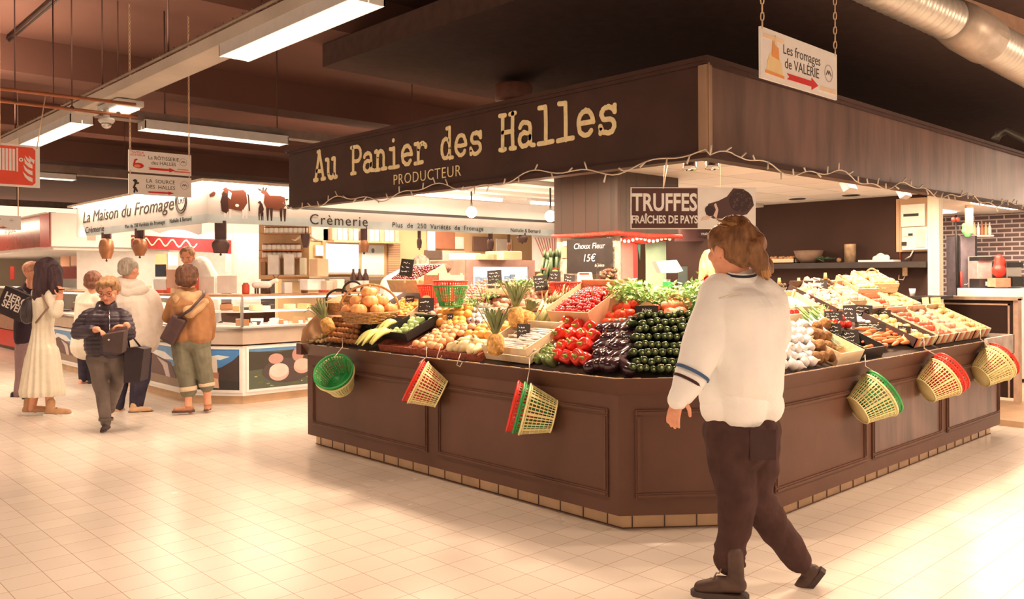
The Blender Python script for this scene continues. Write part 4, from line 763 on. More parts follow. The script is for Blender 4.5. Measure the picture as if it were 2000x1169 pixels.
# crates and cartons along the rear edge
for px, py, w, h, t, lab in ((1165, 568, 30, 24, 6.6, 'low cardboard box behind the cherry tomatoes'), (1080, 566, 60, 14, 6.75, 'low wooden box under the small price slates'), (975, 570, 60, 14, 7.0, 'low wooden box below the lettuce'), (1270, 600, 60, 26, 5.9, 'dark green tray under the herb bunches'), (1350, 598, 46, 24, 5.8, 'green tray under the right herb bunches'), (780, 612, 50, 20, 7.5, 'brown box under the cherry carton')):
    c = P(px, py, t=t); M = basis(c, (.78, -.62, 0), (0, 0, 1)); W = w*t/FPX/2; H_ = h*t/FPX/2; m = GREENP if 'green' in lab else CARD if 'card' in lab or 'brown' in lab else WOOD
    e = empty('low_box', c, lab, 'box'); ob('sides', MB().box((-W, -H_, -.01), (W, H_, 0), M).box((-W, -H_, -.28), (W, H_, -.27), M).box((-W, -H_, -.28), (-W+.008, H_, 0), M).box((W-.008, -H_, -.28), (W, H_, 0), M), m, e); ob('base', MB().box((-W, -H_, -.28), (W, -H_+.01, 0), M), m, e)
# slates standing among the goods
for s in ((694, 624, 16, 34, 'small dark slate below the pumpkin basket'), (726, 628, 22, 26, 'dark slate at the right foot of the pumpkin basket'), (766, 634, 36, 30, 'chalked slate among the bananas', [('Chou Vert', .26, .12), ('1.50', .3, -.3)]), (832, 598, 32, 34, 'chalked slate leaning over the pink potatoes'), (800, 590, 18, 26, 'dim slate behind the clementine crate'), (794, 522, 26, 34, 'tilted slate above the cherry carton', None, 7.2), (966, 540, 28, 26, 'small dark slate in front of the fridge', None, 6.9), (964, 572, 24, 30, 'slate stuck among the strawberries'),
          (1056, 552, 26, 30, 'slate in front of the leeks, left of three', None, 6.7), (1084, 544, 22, 30, 'slate in front of the leeks, middle of three', None, 6.7), (1112, 548, 22, 26, 'slate in front of the leeks, right of three', None, 6.7), (1023, 647, 26, 30, 'slate above the white asparagus'), (1012, 576, 14, 34, 'narrow slate behind the pineapple crown'), (880, 624, 12, 24, 'narrow dark slate among the oranges'),
          (1263, 612, 46, 32, 'slate below the herbs reading 1.80 €', [('Noix', .3, .12), ('1.80 €', .34, -.32)]), (1226, 662, 24, 22, 'plain slate right of the aubergines'), (1298, 648, 46, 16, 'low slate reading Courgettes above the courgettes', [('Courgettes', .55, -.15)]), (1365, 612, 20, 34, 'dark slate at the elbow of the walking woman')):
    px, py, w, h, lab = s[:5]; slate(px, py, w, h, lab, s[5] if len(s) > 5 else None, R.uniform(-.2, .2), R.uniform(-.12, .12) if h > 20 else 0, s[6] if len(s) > 6 else None, top=(px in (832, 1056, 1084, 1263)))
# chalkboard with the cauliflower price
c = P(1150, 500, x=5.46); M = basis(c, (0, -1, 0), (0, 0, 1)); e = empty('chalkboard', c, 'large chalkboard on the pillar reading Choux Fleur 15', 'chalkboard'); ob('board', MB().box((-.26, -.15, -.01), (.26, .15, 0), M, .003), SLATE, e)
b = MB(); text_bm(b, 'Choux Fleur', .07, M @ Matrix.Translation((0, .065, .001)), .0005, shear=.2); text_bm(b, '15€', .09, M @ Matrix.Translation((0, -.045, .001)), .0005, shear=.2); text_bm(b, 'la pièce', .035, M @ Matrix.Translation((.12, -.09, .001)), .0005, shear=.2); ob('chalk_writing', b, CHALK, e)
# till, scale, glass jar
c = P(1142, 546, t=6.7); M = basis(c, RT, UP+FW*.2); e = empty('till_display', c, 'white till display with red stripe behind the cherry tomatoes', 'till'); ob('casing', MB().prism([(-.062, -.065), (.07, -.065), (.06, .055), (.05, .062), (-.045, .062), (-.055, .055)], -.05, 0, M), METALW, e); ob('screen', MB().box((-.03, -.045, 0), (.022, .04, .002), M), fm('till_screen', (244, 196, 150)), e); ob('stripe', MB().box((-.04, .042, 0), (.035, .055, .003), M), REDP, e)
c = P(1303, 560, t=6.6); e = empty('weighing_scale', c, 'white weighing scale with raised tilted pan behind the herbs', 'scale'); ob('pedestal', MB().tube([c+Vector((0, 0, -.2)), c+Vector((0, 0, .06))], .025, 12).cbox(c+Vector((0, 0, -.2)), (.26, .22, .06)), METALW, e); M = basis(c+Vector((0, 0, .14)), RT, UP)
ob('pan', MB().prism([(-.10, .06), (.06, .07), (.11, -.015), (.06, -.03), (-.06, -.03)], -.12, .08, M), METALW, e); ob('green_key', MB().cbox(c+Vector((0, 0, .02))-FW*.03, (.06, .05, .04)), GREENP, e)
c = P(1190, 540, t=6.6); e = empty('glass_jar', c, 'big clear glass jar of brown chestnuts by the till', 'jar'); T = Matrix.Translation(c-Vector((0, 0, .10))); ob('jar_wall', MB().lathe([(.095, 0), (.10, .01), (.10, .20), (.098, .205)], 26, T, cap=False), GLASS, e)
rr = random.Random(5); CH = Kind('chestnut', sph(.021, .8, seg=10), fm('chestnut_skin', (110, 62, 34), .3))
for i in range(60): a = rr.uniform(0, 6.28); q = .075*math.sqrt(rr.random()); CH.put(rnd(rr, c+Vector((q*math.cos(a), q*math.sin(a), -.08+.13*rr.random())), 1), 'brown chestnut inside the glass jar', 'chestnuts in the glass jar')
# baskets hanging from the rim
baskets(660, 741, (-.75, -.55, .75), 'yg', ['yellow basket hanging leftmost, under the green one', 'green basket hanging leftmost, open towards the aisle'], (669, 677), .16)
baskets(838, 757, (-.62, .55, .42), 'yr', ['yellow basket hanging second from left', 'red basket nested in the second yellow one'], (833, 697), .10)
baskets(1052, 805, (-.62, .62, .22), 'ygr', ['yellow basket outermost of the three nested at the centre', 'green basket between the yellow and the red at the centre', 'red basket innermost of the three nested at the centre'], (1034, 722), .08)
for i, (px, py) in enumerate(((856, 690), (895, 704))): p = P(px, py, x=3.845); o = ob('wire_hook', MB().tube([p+Vector((.02, 0, .05)), p, p+Vector((-.005, .01, -.03)), p+Vector((-.01, -.03, -.04)), p+Vector((-.01, -.055, -.01))], .0035, 6), HOOK); tag(o, ('left', 'right')[i]+' one of two empty wire hooks on the rim below the trays', 'hook')
# ------------------------------------------------------------ what lies on the right part of the display
pile('onionw', ((1500, 740), (1594, 728), (1582, 668), (1500, 662)), 7, 6, 'shiny white onion', 'white onions right of the walking woman', 'rand', .04, .3, 60, (.85, 1.1), rise=.10)
pile('arti', ((1588, 728), (1630, 716), (1622, 662), (1574, 662)), 3, 4, 'rough brown celeriac beside the white onions', 'celeriacs beside the white onions', 'rand', .05, .3, 61, (.85, 1.15), rise=.08)
C = crate('white_box', 'empty white paper lined box at the rim', (1632, 717), (1678, 706), .26, .10, WOODL, th=.006, cat='box')
C = crate('black_crate', 'black plastic crate at the rim under the carrots', (1682, 704), (1722, 696), .24, .09, BLACK)
C = crate('white_box', 'pale box of tomatoes next to the white jumper', (1512, 664), (1556, 652), .24, .12, WOODL, th=.006, cat='box', lift=.06); fill('tomr', C, 5, 4, 'red tomato in the pale box', 'tomatoes in the pale box', .11, 'up', 62)
pile('carrot', ((1690, 690), (1778, 678), (1768, 648), (1672, 656)), 4, 7, 'orange carrot lying', 'carrots near the rim', 'side', .035, .15, 63, (1.0, 1.3), rise=.03)
pile('onion', ((1760, 680), (1800, 672), (1792, 656), (1752, 660)), 3, 2, 'yellow onion right of the carrots', 'yellow onions by the carrots', 'up', .035, .15, 64)
pile('mush', ((1672, 640), (1740, 646), (1720, 618), (1662, 616)), 7, 4, 'white mushroom in the middle of the right display', 'white mushrooms', 'up', .04, .2, 65, (.9, 1.3))
pile('tomr', ((1612, 645), (1660, 650), (1650, 608), (1606, 606)), 4, 4, 'red tomato left of the dark slates', 'tomatoes in the middle of the right display', 'up', .045, .2, 66)
pile('garlic', ((1572, 604), (1622, 608), (1606, 568), (1566, 566)), 5, 4, 'pinkish garlic bulb', 'garlic bulbs at the back of the right display', 'rand', .06, .2, 67, (.9, 1.3), rise=.05)
C = crate('wooden_crate', 'wooden crate edge in front of the garlic', (1548, 612), (1600, 616), .3, .06, WOODL, slats=1)
C = crate('white_box', 'white tray right of the garlic', (1618, 612), (1668, 622), .34, .07, WOODL, cat='box'); fill('garlic', C, 4, 4, 'garlic bulb in the white tray', 'garlic bulbs in the white tray', .05, 'rand', 68)
BEAN = fm('green_bean', (176, 174, 100), .5); ONL = fm('spring_onion_leaf', (130, 142, 72), .4)
for i, (p, q, lab) in enumerate((((1640, 676), (1560, 604), 'spring onion bundle nearest the white onions'), ((1652, 670), (1575, 600), 'spring onion bundle beside the dark slate'))):
    a = B(*p, .05); c = B(*q, .12); bundle('spring_onion_bundle', lab, a, c-a, 16, .022, (c-a).length, LKW, ONL, 70+i, 'spring onions', .006, 'leaves', .6)
def heap_sticks(name, lab, quad, n, m, ln, r, seed, cat):
    rr = random.Random(seed); Q = [B(*q) for q in quad]; b = MB()
    for i in range(n):
        u, v = rr.random(), rr.random(); p = lerp(lerp(Q[0], Q[1], u), lerp(Q[3], Q[2], u), v); p.z = bed(p.x, p.y)+.02+.05*rr.random()*math.sin(math.pi*u); d = Vector((rr.gauss(.3, .6), rr.gauss(.5, .5), rr.gauss(.25, .12))).normalized(); b.tube([p-d*ln/2, p+Vector((0, 0, .006)), p+d*ln/2], [r*.5, r, r*.5], 5)
    o = ob(name, b, m); tag(o, lab, cat, kind='stuff')
heap_sticks('green_beans', 'heap of thin green beans behind the spring onions', ((1588, 640), (1630, 644), (1618, 612), (1580, 610)), 160, BEAN, .11, .004, 71, 'green beans')
heap_sticks('small_mushrooms', 'heap of brown roots beside the celeriac', ((1600, 690), (1636, 690), (1630, 660), (1596, 658)), 90, fm('root_brown', (190, 140, 80)), .07, .006, 72, 'roots')
# apple crates in two rows
STR = [fm('crate_red', (214, 92, 60)), fm('crate_orange', (232, 160, 86)), fm('crate_cream', (246, 214, 160))]
for j in range(2):
    for i in range(4):
        y0 = 2.72+j*.52; x0 = 7.02+i*.44-(j*.30)
        if j == 0 and i == 0: x0 = 7.0
        p = Vector((x0, y0, bed(x0, y0)+.01)); v = Vector((0, 1, KB)).normalized(); M = basis(p, (1, 0, 0), v); w, d, h = .41, .49, .085; lab = f'wooden apple crate, {ORD[i]} from the left in the {"front" if j == 0 else "rear"} row'
        e = empty('apple_crate', p, lab, 'crate', 'apple crates on the right display'); ob('base', MB().box((0, 0, 0), (w, d, .008), M), WOOD, e); ob('sides', MB().box((0, 0, 0), (.008, d, h), M).box((w-.008, 0, 0), (w, d, h), M).box((0, d-.008, 0), (w, d, h+.03), M), WOODL if i else mat('crate_dark', A(70, 44, 34)), e)
        fr = MB()
        if j == 0:
            for k in range(9): fr.use(STR[(k+i) % 3]).box((w*k/9, 0, 0), (w*(k+1)/9, .008, h), M)
            ob('front_board', fr, None, e)
        else: ob('front_board', MB().box((0, 0, 0), (w, .008, h), M), WOODL, e)
        if i == 0 and j == 0: ob('crate_lettering', text_bm(MB(), 'Alpes', .085, basis(p-Vector((.001, 0, 0)), (0, -1, 0), (0, 0, 1)) @ Matrix.Translation((-.24, .115, .001)) @ Matrix.Rotation(-.42, 4, 'Z'), .0005), fm('alpes_gold', (246, 180, 110)), e)
        kind = ('apple', 'rapple', 'peach', 'apple', 'apple', 'peach', 'rapple', 'apple')[i+4*j]
        fill(kind, (M, w, d, e), 4, 5, f'{dict(rapple="red apple", peach="rosy peach").get(kind, "pale yellow apple")} in the {ORD[i]} {"front" if j == 0 else "rear"} crate', f'apples in the {ORD[i]} {"front" if j == 0 else "rear"} crate', .052, 'up', 80+i+4*j, .26, (.95, 1.15))
for i, (fl, fr, lab, m) in enumerate((((1650, 612), (1690, 622), 'wooden crate of pale fruit at the rear left of the apple crates', WOOD), ((1672, 592), (1712, 600), 'topmost wooden crate at the back of the right display', WOOD), ((1700, 585), (1752, 596), 'wooden crate at the back, right of the topmost one', WOODL))):
    C = crate('wooden_crate', lab, fl, fr, .32, .10, m, slats=2, lift=.02+.02*i); fill('apple' if i else 'peach', C, 4, 4, 'pale fruit in the '+('back crate', 'topmost crate', 'crate right of the topmost')[i], 'fruit in the rear crates '+('left', 'top', 'right')[i], .09, 'up', 90+i)
c = P(1703, 572, t=8.3); e = empty('wicker_basket', c, 'basket behind the topmost crate with a tall arched handle', 'basket'); b = MB(); n = 40
for k in range(6): b.tube([c+Vector((.15*math.cos(2*math.pi*i/n), .15*math.sin(2*math.pi*i/n), -.12+.02*k)) for i in range(n)], .011, 5, closed=True)
ob('weave', b, WICK, e); ob('handle', MB().tube([c+RT*.105*math.cos(a)+UP*.24*math.sin(a) for a in [math.pi*i/18 for i in range(19)]], .009, 8), WICK, e)
herb('parsley_bunch', 'dark leafy tuft left of the topmost crate', 1648, 566, 8.0, .1, .14, 160, .024, LEAFD, 95, 'herbs', 4)
# netted jars and dark packets at the back left of the right display
for i, (px, py, lab) in enumerate(((1522, 566, 'first dark walnut net behind the white jumper'), (1560, 566, 'second dark walnut net right of the first'), (1612, 556, 'dark netted bundle above the garlic'))):
    c = P(px, py, t=7.6); e = empty('walnut_net', c, lab, 'net bag', 'dark nets at the back'); b = MB(); rr = random.Random(i)
    for k in range(26): b.ball(c+Vector((rr.gauss(0, .035), rr.gauss(0, .035), rr.uniform(-.08, .05))), .018, seg=8, rings=6)
    ob('walnuts', b, fm('walnut_shell', (96, 66, 36), .6), e); ob('tie', MB().tube([c+Vector((0, 0, .05)), c+Vector((0, 0, .11))], [.02, .012], 8), GOLD, e)
for s in ((1604, 560, 22, 26, 'slate above the garlic bulbs'), (1580, 556, 8, 18, 'pale wooden stake by the garlic', None, None, WOODL), (1628, 618, 34, 22, 'slate lying left of the mushroom slates'), (1660, 612, 24, 34, 'slate behind the tomatoes on the right display'), (1686, 608, 34, 26, 'chalked slate above the mushrooms'), (1725, 615, 28, 20, 'dark slate touching the apple crates'), (1631, 646, 24, 30, 'slate standing at the tip of the spring onions'), (1662, 658, 30, 28, 'slate left of the carrots'), (1700, 638, 56, 16, 'wide low slate behind the carrots'), (1766, 646, 24, 20, 'striped slate right of the carrots'),
          (1728, 560, 16, 22, 'brown price card on the topmost crate', None, None, WOOD), (1745, 592, 16, 30, 'tall brown price card between the rear apple crates', None, None, WOOD), (1774, 603, 18, 22, 'brown price card on the second rear apple crate', None, None, WOOD), (1828, 592, 18, 24, 'arched price card on the last rear apple crate', None, None, GOLD), (1838, 604, 14, 22, 'price card at the far end of the apple crates', None, None, GOLD), (1808, 590, 12, 20, 'small pointed price card before the arched one', None, None, WOOD)):
    px, py, w, h, lab = s[:5]; slate(px, py, w, h, lab, s[5] if len(s) > 5 else None, R.uniform(-.5, -.1), R.uniform(-.12, .12), s[6] if len(s) > 6 else None, m=s[7] if len(s) > 7 else None)
baskets(1697, 785, (.62, -.45, .48), 'yg', ['yellow basket hanging first on the right side of the counter', 'green basket nested in the first yellow one on the right side'], (1690, 715), .12, 'r'); baskets(1826, 748, (.62, -.45, .48), 'yrr', ['yellow basket hanging second on the right side of the counter', 'lower red basket nested in the second yellow one', 'upper red basket nested in the second yellow one'], (1805, 680), .12, 'r'); baskets(1930, 722, (.66, -.42, .50), 'yyr', ['yellow basket hanging last, at the far right of the counter', 'second yellow basket nested in the last hanging one', 'red basket nested in the last yellow ones'], (1915, 662), .12, 'r')
# shelf goods on the back wall and electrics
def wall(px, py, x=9.66): return P(px, py, x=x)
c = wall(1530, 505); e = empty('wooden_tray', c, 'low wooden tray of nuts on the wall shelf', 'tray'); M = basis(Vector((9.64, c.y, 1.67)), (0, -1, 0), (0, 0, 1)); ob('tray_walls', MB().box((-.2, 0, -.08), (.2, .05, -.07), M).box((-.2, 0, .07), (.2, .05, .08), M).box((-.2, 0, -.08), (-.19, .05, .08), M).box((.19, 0, -.08), (.2, .05, .08), M).box((-.2, 0, -.08), (.2, .006, .08), M), WOODL, e); rr = random.Random(3); b = MB()
for i in range(40): b.ball(M @ Vector((rr.uniform(-.17, .17), .05+rr.uniform(0, .02), rr.uniform(-.06, .06))), .02, seg=7, rings=5)
o = ob('nut_heap', b, fm('nut_brown', (190, 120, 70)), e); o['kind'] = 'stuff'
c = wall(1581, 508); e = ob('wooden_bowl', MB().lathe([(.09, 0), (.15, .07), (.175, .15), (.165, .15), (.13, .06), (.01, .02)], 24, Matrix.Translation((9.64, c.y, 1.667))), mat('bowl_wood', A(120, 84, 60), .6)); tag(e, 'wide wooden bowl on the wall shelf', 'bowl')
c = wall(1662, 505); e = ob('metal_vase', MB().lathe([(.065, 0), (.066, .2), (.064, .215), (.06, .215), (.06, .02)], 20, Matrix.Translation((9.64, c.y, 1.667)), warp=lambda a, h: 1+.03*math.cos(9*a)), mat('tin', A(170, 125, 85), .35, .3, var=.3, scale=10)); tag(e, 'ribbed tin pot standing on the wall shelf', 'pot')
herb('parsley_bunch', 'green sprig lying beside the wooden bowl', 1612, 503, (P(1612, 503, x=9.62)-CAM).dot(FW), .045, .13, 120, .028, fm('sprig_green', (70, 84, 52)), 97, 'herbs', 2)
c = wall(1718, 506); e = ob('paper_tray', MB().box((9.55, c.y-.2, 1.667), (9.75, c.y+.2, 1.69)), WHITE); tag(e, 'flat white tray on the wall shelf', 'tray'); e = ob('crumpled_paper', remesh(MB().ball((9.64, c.y-.02, 1.72), .05).ball((9.65, c.y-.08, 1.71), .04).ball((9.63, c.y+.03, 1.70), .04), .01, 1), WHITE); tag(e, 'crumpled white paper on the flat tray', 'paper'); c = wall(1640, 503); e = ob('small_onion', sph(.03).mesh('o'), fm('shelf_onion', (150, 100, 60))); e.location = (9.64, c.y, 1.695); tag(e, 'small round onion between the sprig and the tin pot', 'onion')
PAN = mat('panel_ply', A(206, 146, 100), .6, var=.1, scale=5); o = ob('plywood_board', MB().box((9.77, 3.63, 1.78), (9.795, 3.98, 2.38)), PAN); tag(o, 'plywood board carrying the electrical boxes', 'board')
def ebox(lab, a, b, cover):
    p, q = P(*a, x=9.72), P(*b, x=9.72); e = empty('electrical_box', p, lab, 'electrical box'); M = basis((9.72, p.y, q.z), (0, -1, 0), (0, 0, 1)); w, h = p.y-q.y, p.z-q.z; ob('casing', MB().box((0, 0, -.05), (w, h, .0), M, .006), fm('box_cream', (246, 206, 164), .4, var=.03), e)
    if cover == 0: ob('breakers', MB().box((w*.12, h*.46, 0), (w*.75, h*.58, .004), M), BLACK, e)
    else:
        ob('meter_window', MB().box((w*.08, h*.6, 0), (w*.45, h*.74, .01), M), METALW, e); ob('breakers', MB().box((w*.28, h*.62, .01), (w*.45, h*.72, .014), M).box((w*.02, h*.2, 0), (w*.2, h*.36, .02), M), BLACK, e); ob('socket', MB().box((w*.56, h*.1, 0), (w*.92, h*.9, .012), M, .004), fm('box_cream2', (236, 190, 146)), e)
ebox('cream fuse box at the top of the plywood board', (1759, 400), (1806, 441), 0); ebox('cream meter box below the fuse box', (1761, 444), (1811, 487), 1)
o = ob('wall_cable', MB().tube([P(1784, 488, x=9.74), P(1778, 500, x=9.7), P(1768, 506, x=9.74)], .008, 6), METALW); tag(o, 'pale cable drooping under the meter box', 'cable'); o = ob('conduit', MB().tube([P(1757, 392, x=9.78), P(1758, 506, x=9.78)], .011, 6), fm('conduit_red', (150, 66, 40))); tag(o, 'red brown conduit left of the electrical boxes', 'conduit'); o = ob('wall_socket', MB().cbox(P(1768, 530, x=9.78), (.03, .05, .10)).tube([P(1768, 538, x=9.75), P(1764, 546, x=9.73), P(1755, 545, x=9.73), P(1756, 537, x=9.75)], .006, 6), WOOD); tag(o, 'small wall socket with looped cord under the shelf', 'socket'); c = P(1782, 578, t=8.9); o = ob('rear_ledge', MB().box((c.x-.1, c.y-.25, c.z-.03), (c.x+.45, c.y+.12, c.z)).box((c.x-.08, c.y-.23, 0), (c.x-.04, c.y-.19, c.z)).box((c.x+.4, c.y+.06, 0), (c.x+.44, c.y+.1, c.z)), SLATE); tag(o, 'small dark ledge carrying the paper cup behind the apple crates', 'ledge'); o = ob('paper_cup', MB().lathe([(.025, 0), (.033, .08), (.03, .08)], 14, Matrix.Translation(P(1782, 578, t=8.9))), WHITE); tag(o, 'white paper cup behind the apple crates', 'cup')
# ------------------------------------------------------------ the cheese stall across the aisle
XR, YR, ZU = Vector((1, 0, 0)), Vector((0, -1, 0)), Vector((0, 0, 1))
def flat(*c, **k): return mat('print_%d_%d_%d' % c, A(*c, 1.0), .5, var=.06, scale=9, **k)
def decal(mb, m, poly, M, k=1): mb.use(m).prism(poly, 0, .0012*k, M); return mb
def ell(cx, cy, rx, ry, n=20, rot=0): c, s = math.cos(rot), math.sin(rot); return [(cx+rx*math.cos(2*math.pi*i/n)*c-ry*math.sin(2*math.pi*i/n)*s, cy+rx*math.cos(2*math.pi*i/n)*s+ry*math.sin(2*math.pi*i/n)*c) for i in range(n)]
CP = [(4.17, 16.2), (4.17, 10.17), (4.60, 9.6), (10.2, 9.6)]
def coff(d): return [(CP[0][0]-d, CP[0][1]), (CP[1][0]-d, CP[1][1]-d*.36), (CP[2][0]-d*.48, CP[2][1]-d), (CP[3][0], CP[3][1]-d)]
def cstrip(d0, d1, z0, z1, mb=None):                   # solid strip following the case front
    mb = mb or MB(); o, i = coff(d0), coff(d1); vs = [(x, y, z) for z in (z0, z1) for pts in (o, i) for x, y in pts]; fs = []
    for k in range(3): fs += [(k, k+1, 9+k, 8+k), (4+k, 12+k, 13+k, 5+k), (8+k, 9+k, 13+k, 12+k), (k, 4+k, 5+k, k+1)]
    mb.faces(vs, fs+[(0, 8, 12, 4), (3, 7, 15, 11)]); bmesh.ops.recalc_face_normals(mb.bm, faces=mb.bm.faces); return mb
def gsheet(o, z0, z1):
    b = MB(); k = len(o); b.faces([(x, y, z) for z in (z0, z1) for x, y in o], [(i, i+1, k+i+1, k+i) for i in range(k-1)]); return b
CREAM = mat('cream_enamel', A(246, 216, 182), .4, var=.05); ENAM = mat('white_case', A(250, 226, 196), .35, var=.04)
CS = empty('cheese_counter', (4.6, 9.8, 0), 'white refrigerated cheese counter with landscape prints and curved corner', 'cheese counter')
ob('plinth', cstrip(-.03, -.3, 0, .10), PLTILE, CS); ob('case_body', cstrip(0, -.6, .10, .70), ENAM, CS); ob('steel_band', cstrip(.03, -.6, .72, .90), mat('beige_steel', A(214, 170, 132), .3, .35, var=.1, scale=3), CS)
ob('bumper', cstrip(.05, -.02, .885, .915), STEEL, CS); ob('display_deck', cstrip(-.04, -.75, .905, .93), ENAM, CS); ob('shelf_middle', cstrip(-.42, -.75, 1.08, 1.10), ENAM, CS)
ob('glass_front', gsheet(coff(-.03), .93, 1.29), GLASS, CS); ob('top_shelf', cstrip(.0, -.45, 1.29, 1.32), mat('top_oak', A(190, 130, 84), .4), CS); ob('top_lamp', cstrip(-.02, -.08, 1.265, 1.288), mat('case_tube', (.9, .9, .88), emit=2.4, ecol=(1, .9, .76)), CS)
b = MB()
for x, y in ((4.60, 9.62), (4.19, 10.18), (7.2, 9.62), (4.19, 12.6)): b.box((x-.014, y-.014, .93), (x+.014, y+.014, 1.29))
ob('glass_post', b, STEEL, CS)
def pframe(M, w, lab, art):
    b = MB(); h0, h1 = .17, .66; b.use(flat(90, 84, 60)).box((0, h0, 0), (w, h1, .002), M); art(b, w, M); ob('landscape_print', b, None, CS)
    ob('print_frame', MB().box((-.03, h0-.03, 0), (w+.03, h0, .012), M).box((-.03, h1, 0), (w+.03, h1+.03, .012), M).box((-.03, h0, 0), (0, h1, .012), M).box((w, h0, 0), (w+.03, h1, .012), M), ENAM, CS)
def art_cheese(b, w, M):
    decal(b, flat(96, 124, 146), [(0, .62), (w, .62), (w, .66), (0, .66)], M, 2); decal(b, flat(70, 56, 40), [(0, .40), (w, .44), (w, .63), (w*.6, .64), (w*.3, .60), (0, .63)], M, 3); rr = random.Random(8)
    for i in range(22): x = rr.uniform(.02, w*.9); decal(b, flat(*((150, 126, 60), (104, 96, 50), (190, 150, 84))[i % 3]), ell(x, rr.uniform(.19, .40), rr.uniform(.01, .04), .008, 8), M, 4+i*.02)
    for x0 in (0, 1.15, 2.5, 3.7):
        if x0+.7 > w+.2: continue
        decal(b, flat(86, 62, 52), ell(x0+.52, .37, .34, .15, 26), M, 5); decal(b, flat(196, 134, 106), ell(x0+.36, .52, .10, .065, 18), M, 6); decal(b, flat(190, 124, 98), ell(x0+.66, .55, .08, .085, 18), M, 6.4); decal(b, flat(214, 156, 124), ell(x0+.40, .345, .135, .10, 22), M, 7); decal(b, flat(236, 184, 150), ell(x0+.40, .375, .13, .085, 22), M, 7.5); decal(b, flat(206, 146, 114), ell(x0+.72, .40, .12, .09, 22), M, 8); decal(b, flat(222, 164, 130), ell(x0+.72, .425, .115, .075, 22), M, 8.5)
def art_lake(b, w, M):
    decal(b, flat(84, 124, 156), [(0, .40), (w, .40), (w, .66), (0, .66)], M, 2); decal(b, flat(232, 214, 196), [(w*.3, .56), (w*.6, .53), (w*.8, .57), (w*.55, .59)], M, 3); decal(b, flat(74, 54, 44), [(w*.35, .40), (w*.62, .44), (w*.85, .52), (w, .60), (w, .2), (w*.3, .2)], M, 4); decal(b, flat(60, 48, 38), [(0, .17), (w, .17), (w, .27), (0, .33)], M, 5); decal(b, flat(230, 160, 116), [(w*.36, .20), (w*.58, .19), (w*.56, .33), (w*.40, .35)], M, 6); decal(b, flat(236, 196, 156), [(w*.36, .38), (w*.55, .36), (w*.53, .56), (w*.34, .57)], M, 6.3); decal(b, flat(180, 110, 76), [(w*.38, .33), (w*.57, .30), (w*.57, .38), (w*.38, .38)], M, 6.6)
def art_mount(b, w, M):
    decal(b, flat(112, 136, 150), [(0, .42), (w, .42), (w, .66), (0, .66)], M, 2)
    for k in range(int(w/1.4)+1):
        x = 1.4*k; decal(b, flat(236, 206, 180), [(x+.1, .45), (min(w, x+1.3), .50), (min(w, x+1.0), .58), (x+.5, .60)], M, 3+k*.1); decal(b, flat(112, 76, 62), [(x, .25), (min(w, x+1.4), .25), (min(w, x+1.2), .46), (x+.6, .54), (x+.25, .47)], M, 4+k*.1); decal(b, flat(206, 168, 142), [(x+.75, .50), (min(w, x+1.1), .44), (min(w, x+1.22), .22), (min(w, x+1.08), .24), (x+.95, .40)], M, 5+k*.1); decal(b, flat(150, 112, 84), [(x, .17), (min(w, x+1.4), .17), (min(w, x+1.4), .27), (x, .29)], M, 6+k*.1)
o = coff(.002); pframe(basis((*o[3][:0], *(o[2][0], o[2][1]), 0), XR, ZU) @ Matrix.Translation((.07, 0, 0)), 1.35, '', art_cheese); pframe(basis((o[2][0], o[2][1], 0), XR, ZU) @ Matrix.Translation((1.52, 0, 0)), 3.9, '', art_cheese)
p, q = Vector((*o[1], 0)), Vector((*o[2], 0)); pframe(basis(p, q-p, ZU) @ Matrix.Translation((.04, 0, 0)), (q-p).length-.08, '', art_lake); pframe(basis((o[0][0], o[0][1], 0), YR, ZU) @ Matrix.Translation((.1, 0, 0)), 5.85, '', art_mount)
# fascia of the cheese stall
CF = empty('cheese_fascia', (4.17, 9.6, 2.2), 'long white cheese stall fascia lettered La Maison du Fromage', 'fascia')
ob('board', MB().prism([(4.17, 9.6), (10.2, 9.6), (10.2, 9.65), (4.22, 9.65), (4.22, 14.5), (4.17, 14.5)], 2.20, 2.64), WHITE, CF); ob('cap', MB().prism([(4.06, 9.48), (10.2, 9.48), (10.2, 9.67), (4.24, 9.67), (4.24, 14.6), (4.06, 14.6)], 2.64, 2.67), mat('cap_cream', A(236, 190, 142), .5), CF)
ob('cap_tube', MB().tube([(4.10, 9.55, 2.63), (4.10, 14.4, 2.63)], .010, 6).tube([(4.13, 9.52, 2.63), (10.1, 9.52, 2.63)], .010, 6), mat('cap_tube_glow', (.9, .9, .88), emit=12, ecol=(1, .93, .82)), CF)
ob('lower_band', MB().prism([(4.164, 9.594), (10.2, 9.594), (10.2, 9.63), (4.2, 9.63), (4.2, 14.5), (4.164, 14.5)], 2.17, 2.27), mat('grey_band', A(206, 190, 164), .5, var=.2, scale=2), CF)
INK = mat('sign_ink', (.05, .04, .035), .6)
def txt(parent, nm, body, size, o, right, m=INK, align='LEFT', shear=0, xs=1, sp=1, lab=None): return ob(nm, text_bm(MB(), body, size, basis(o, right, ZU), .001, align, shear, xs, sp), m, parent, lab)
txt(CF, 'name_lettering', 'La Maison du Fromage', .25, (4.166, 14.2, 2.38), YR, shear=.25, xs=1.58); txt(CF, 'small_lettering', 'Crèmerie', .14, (4.160, 14.05, 2.215), YR, xs=1.6); txt(CF, 'small_lettering', 'Plus de 250 Variétés de Fromage', .075, (4.160, 12.3, 2.215), YR, xs=1.3, sp=1.1); txt(CF, 'small_lettering', 'Nathalie & Bernard', .075, (4.160, 10.7, 2.215), YR, xs=1.15)
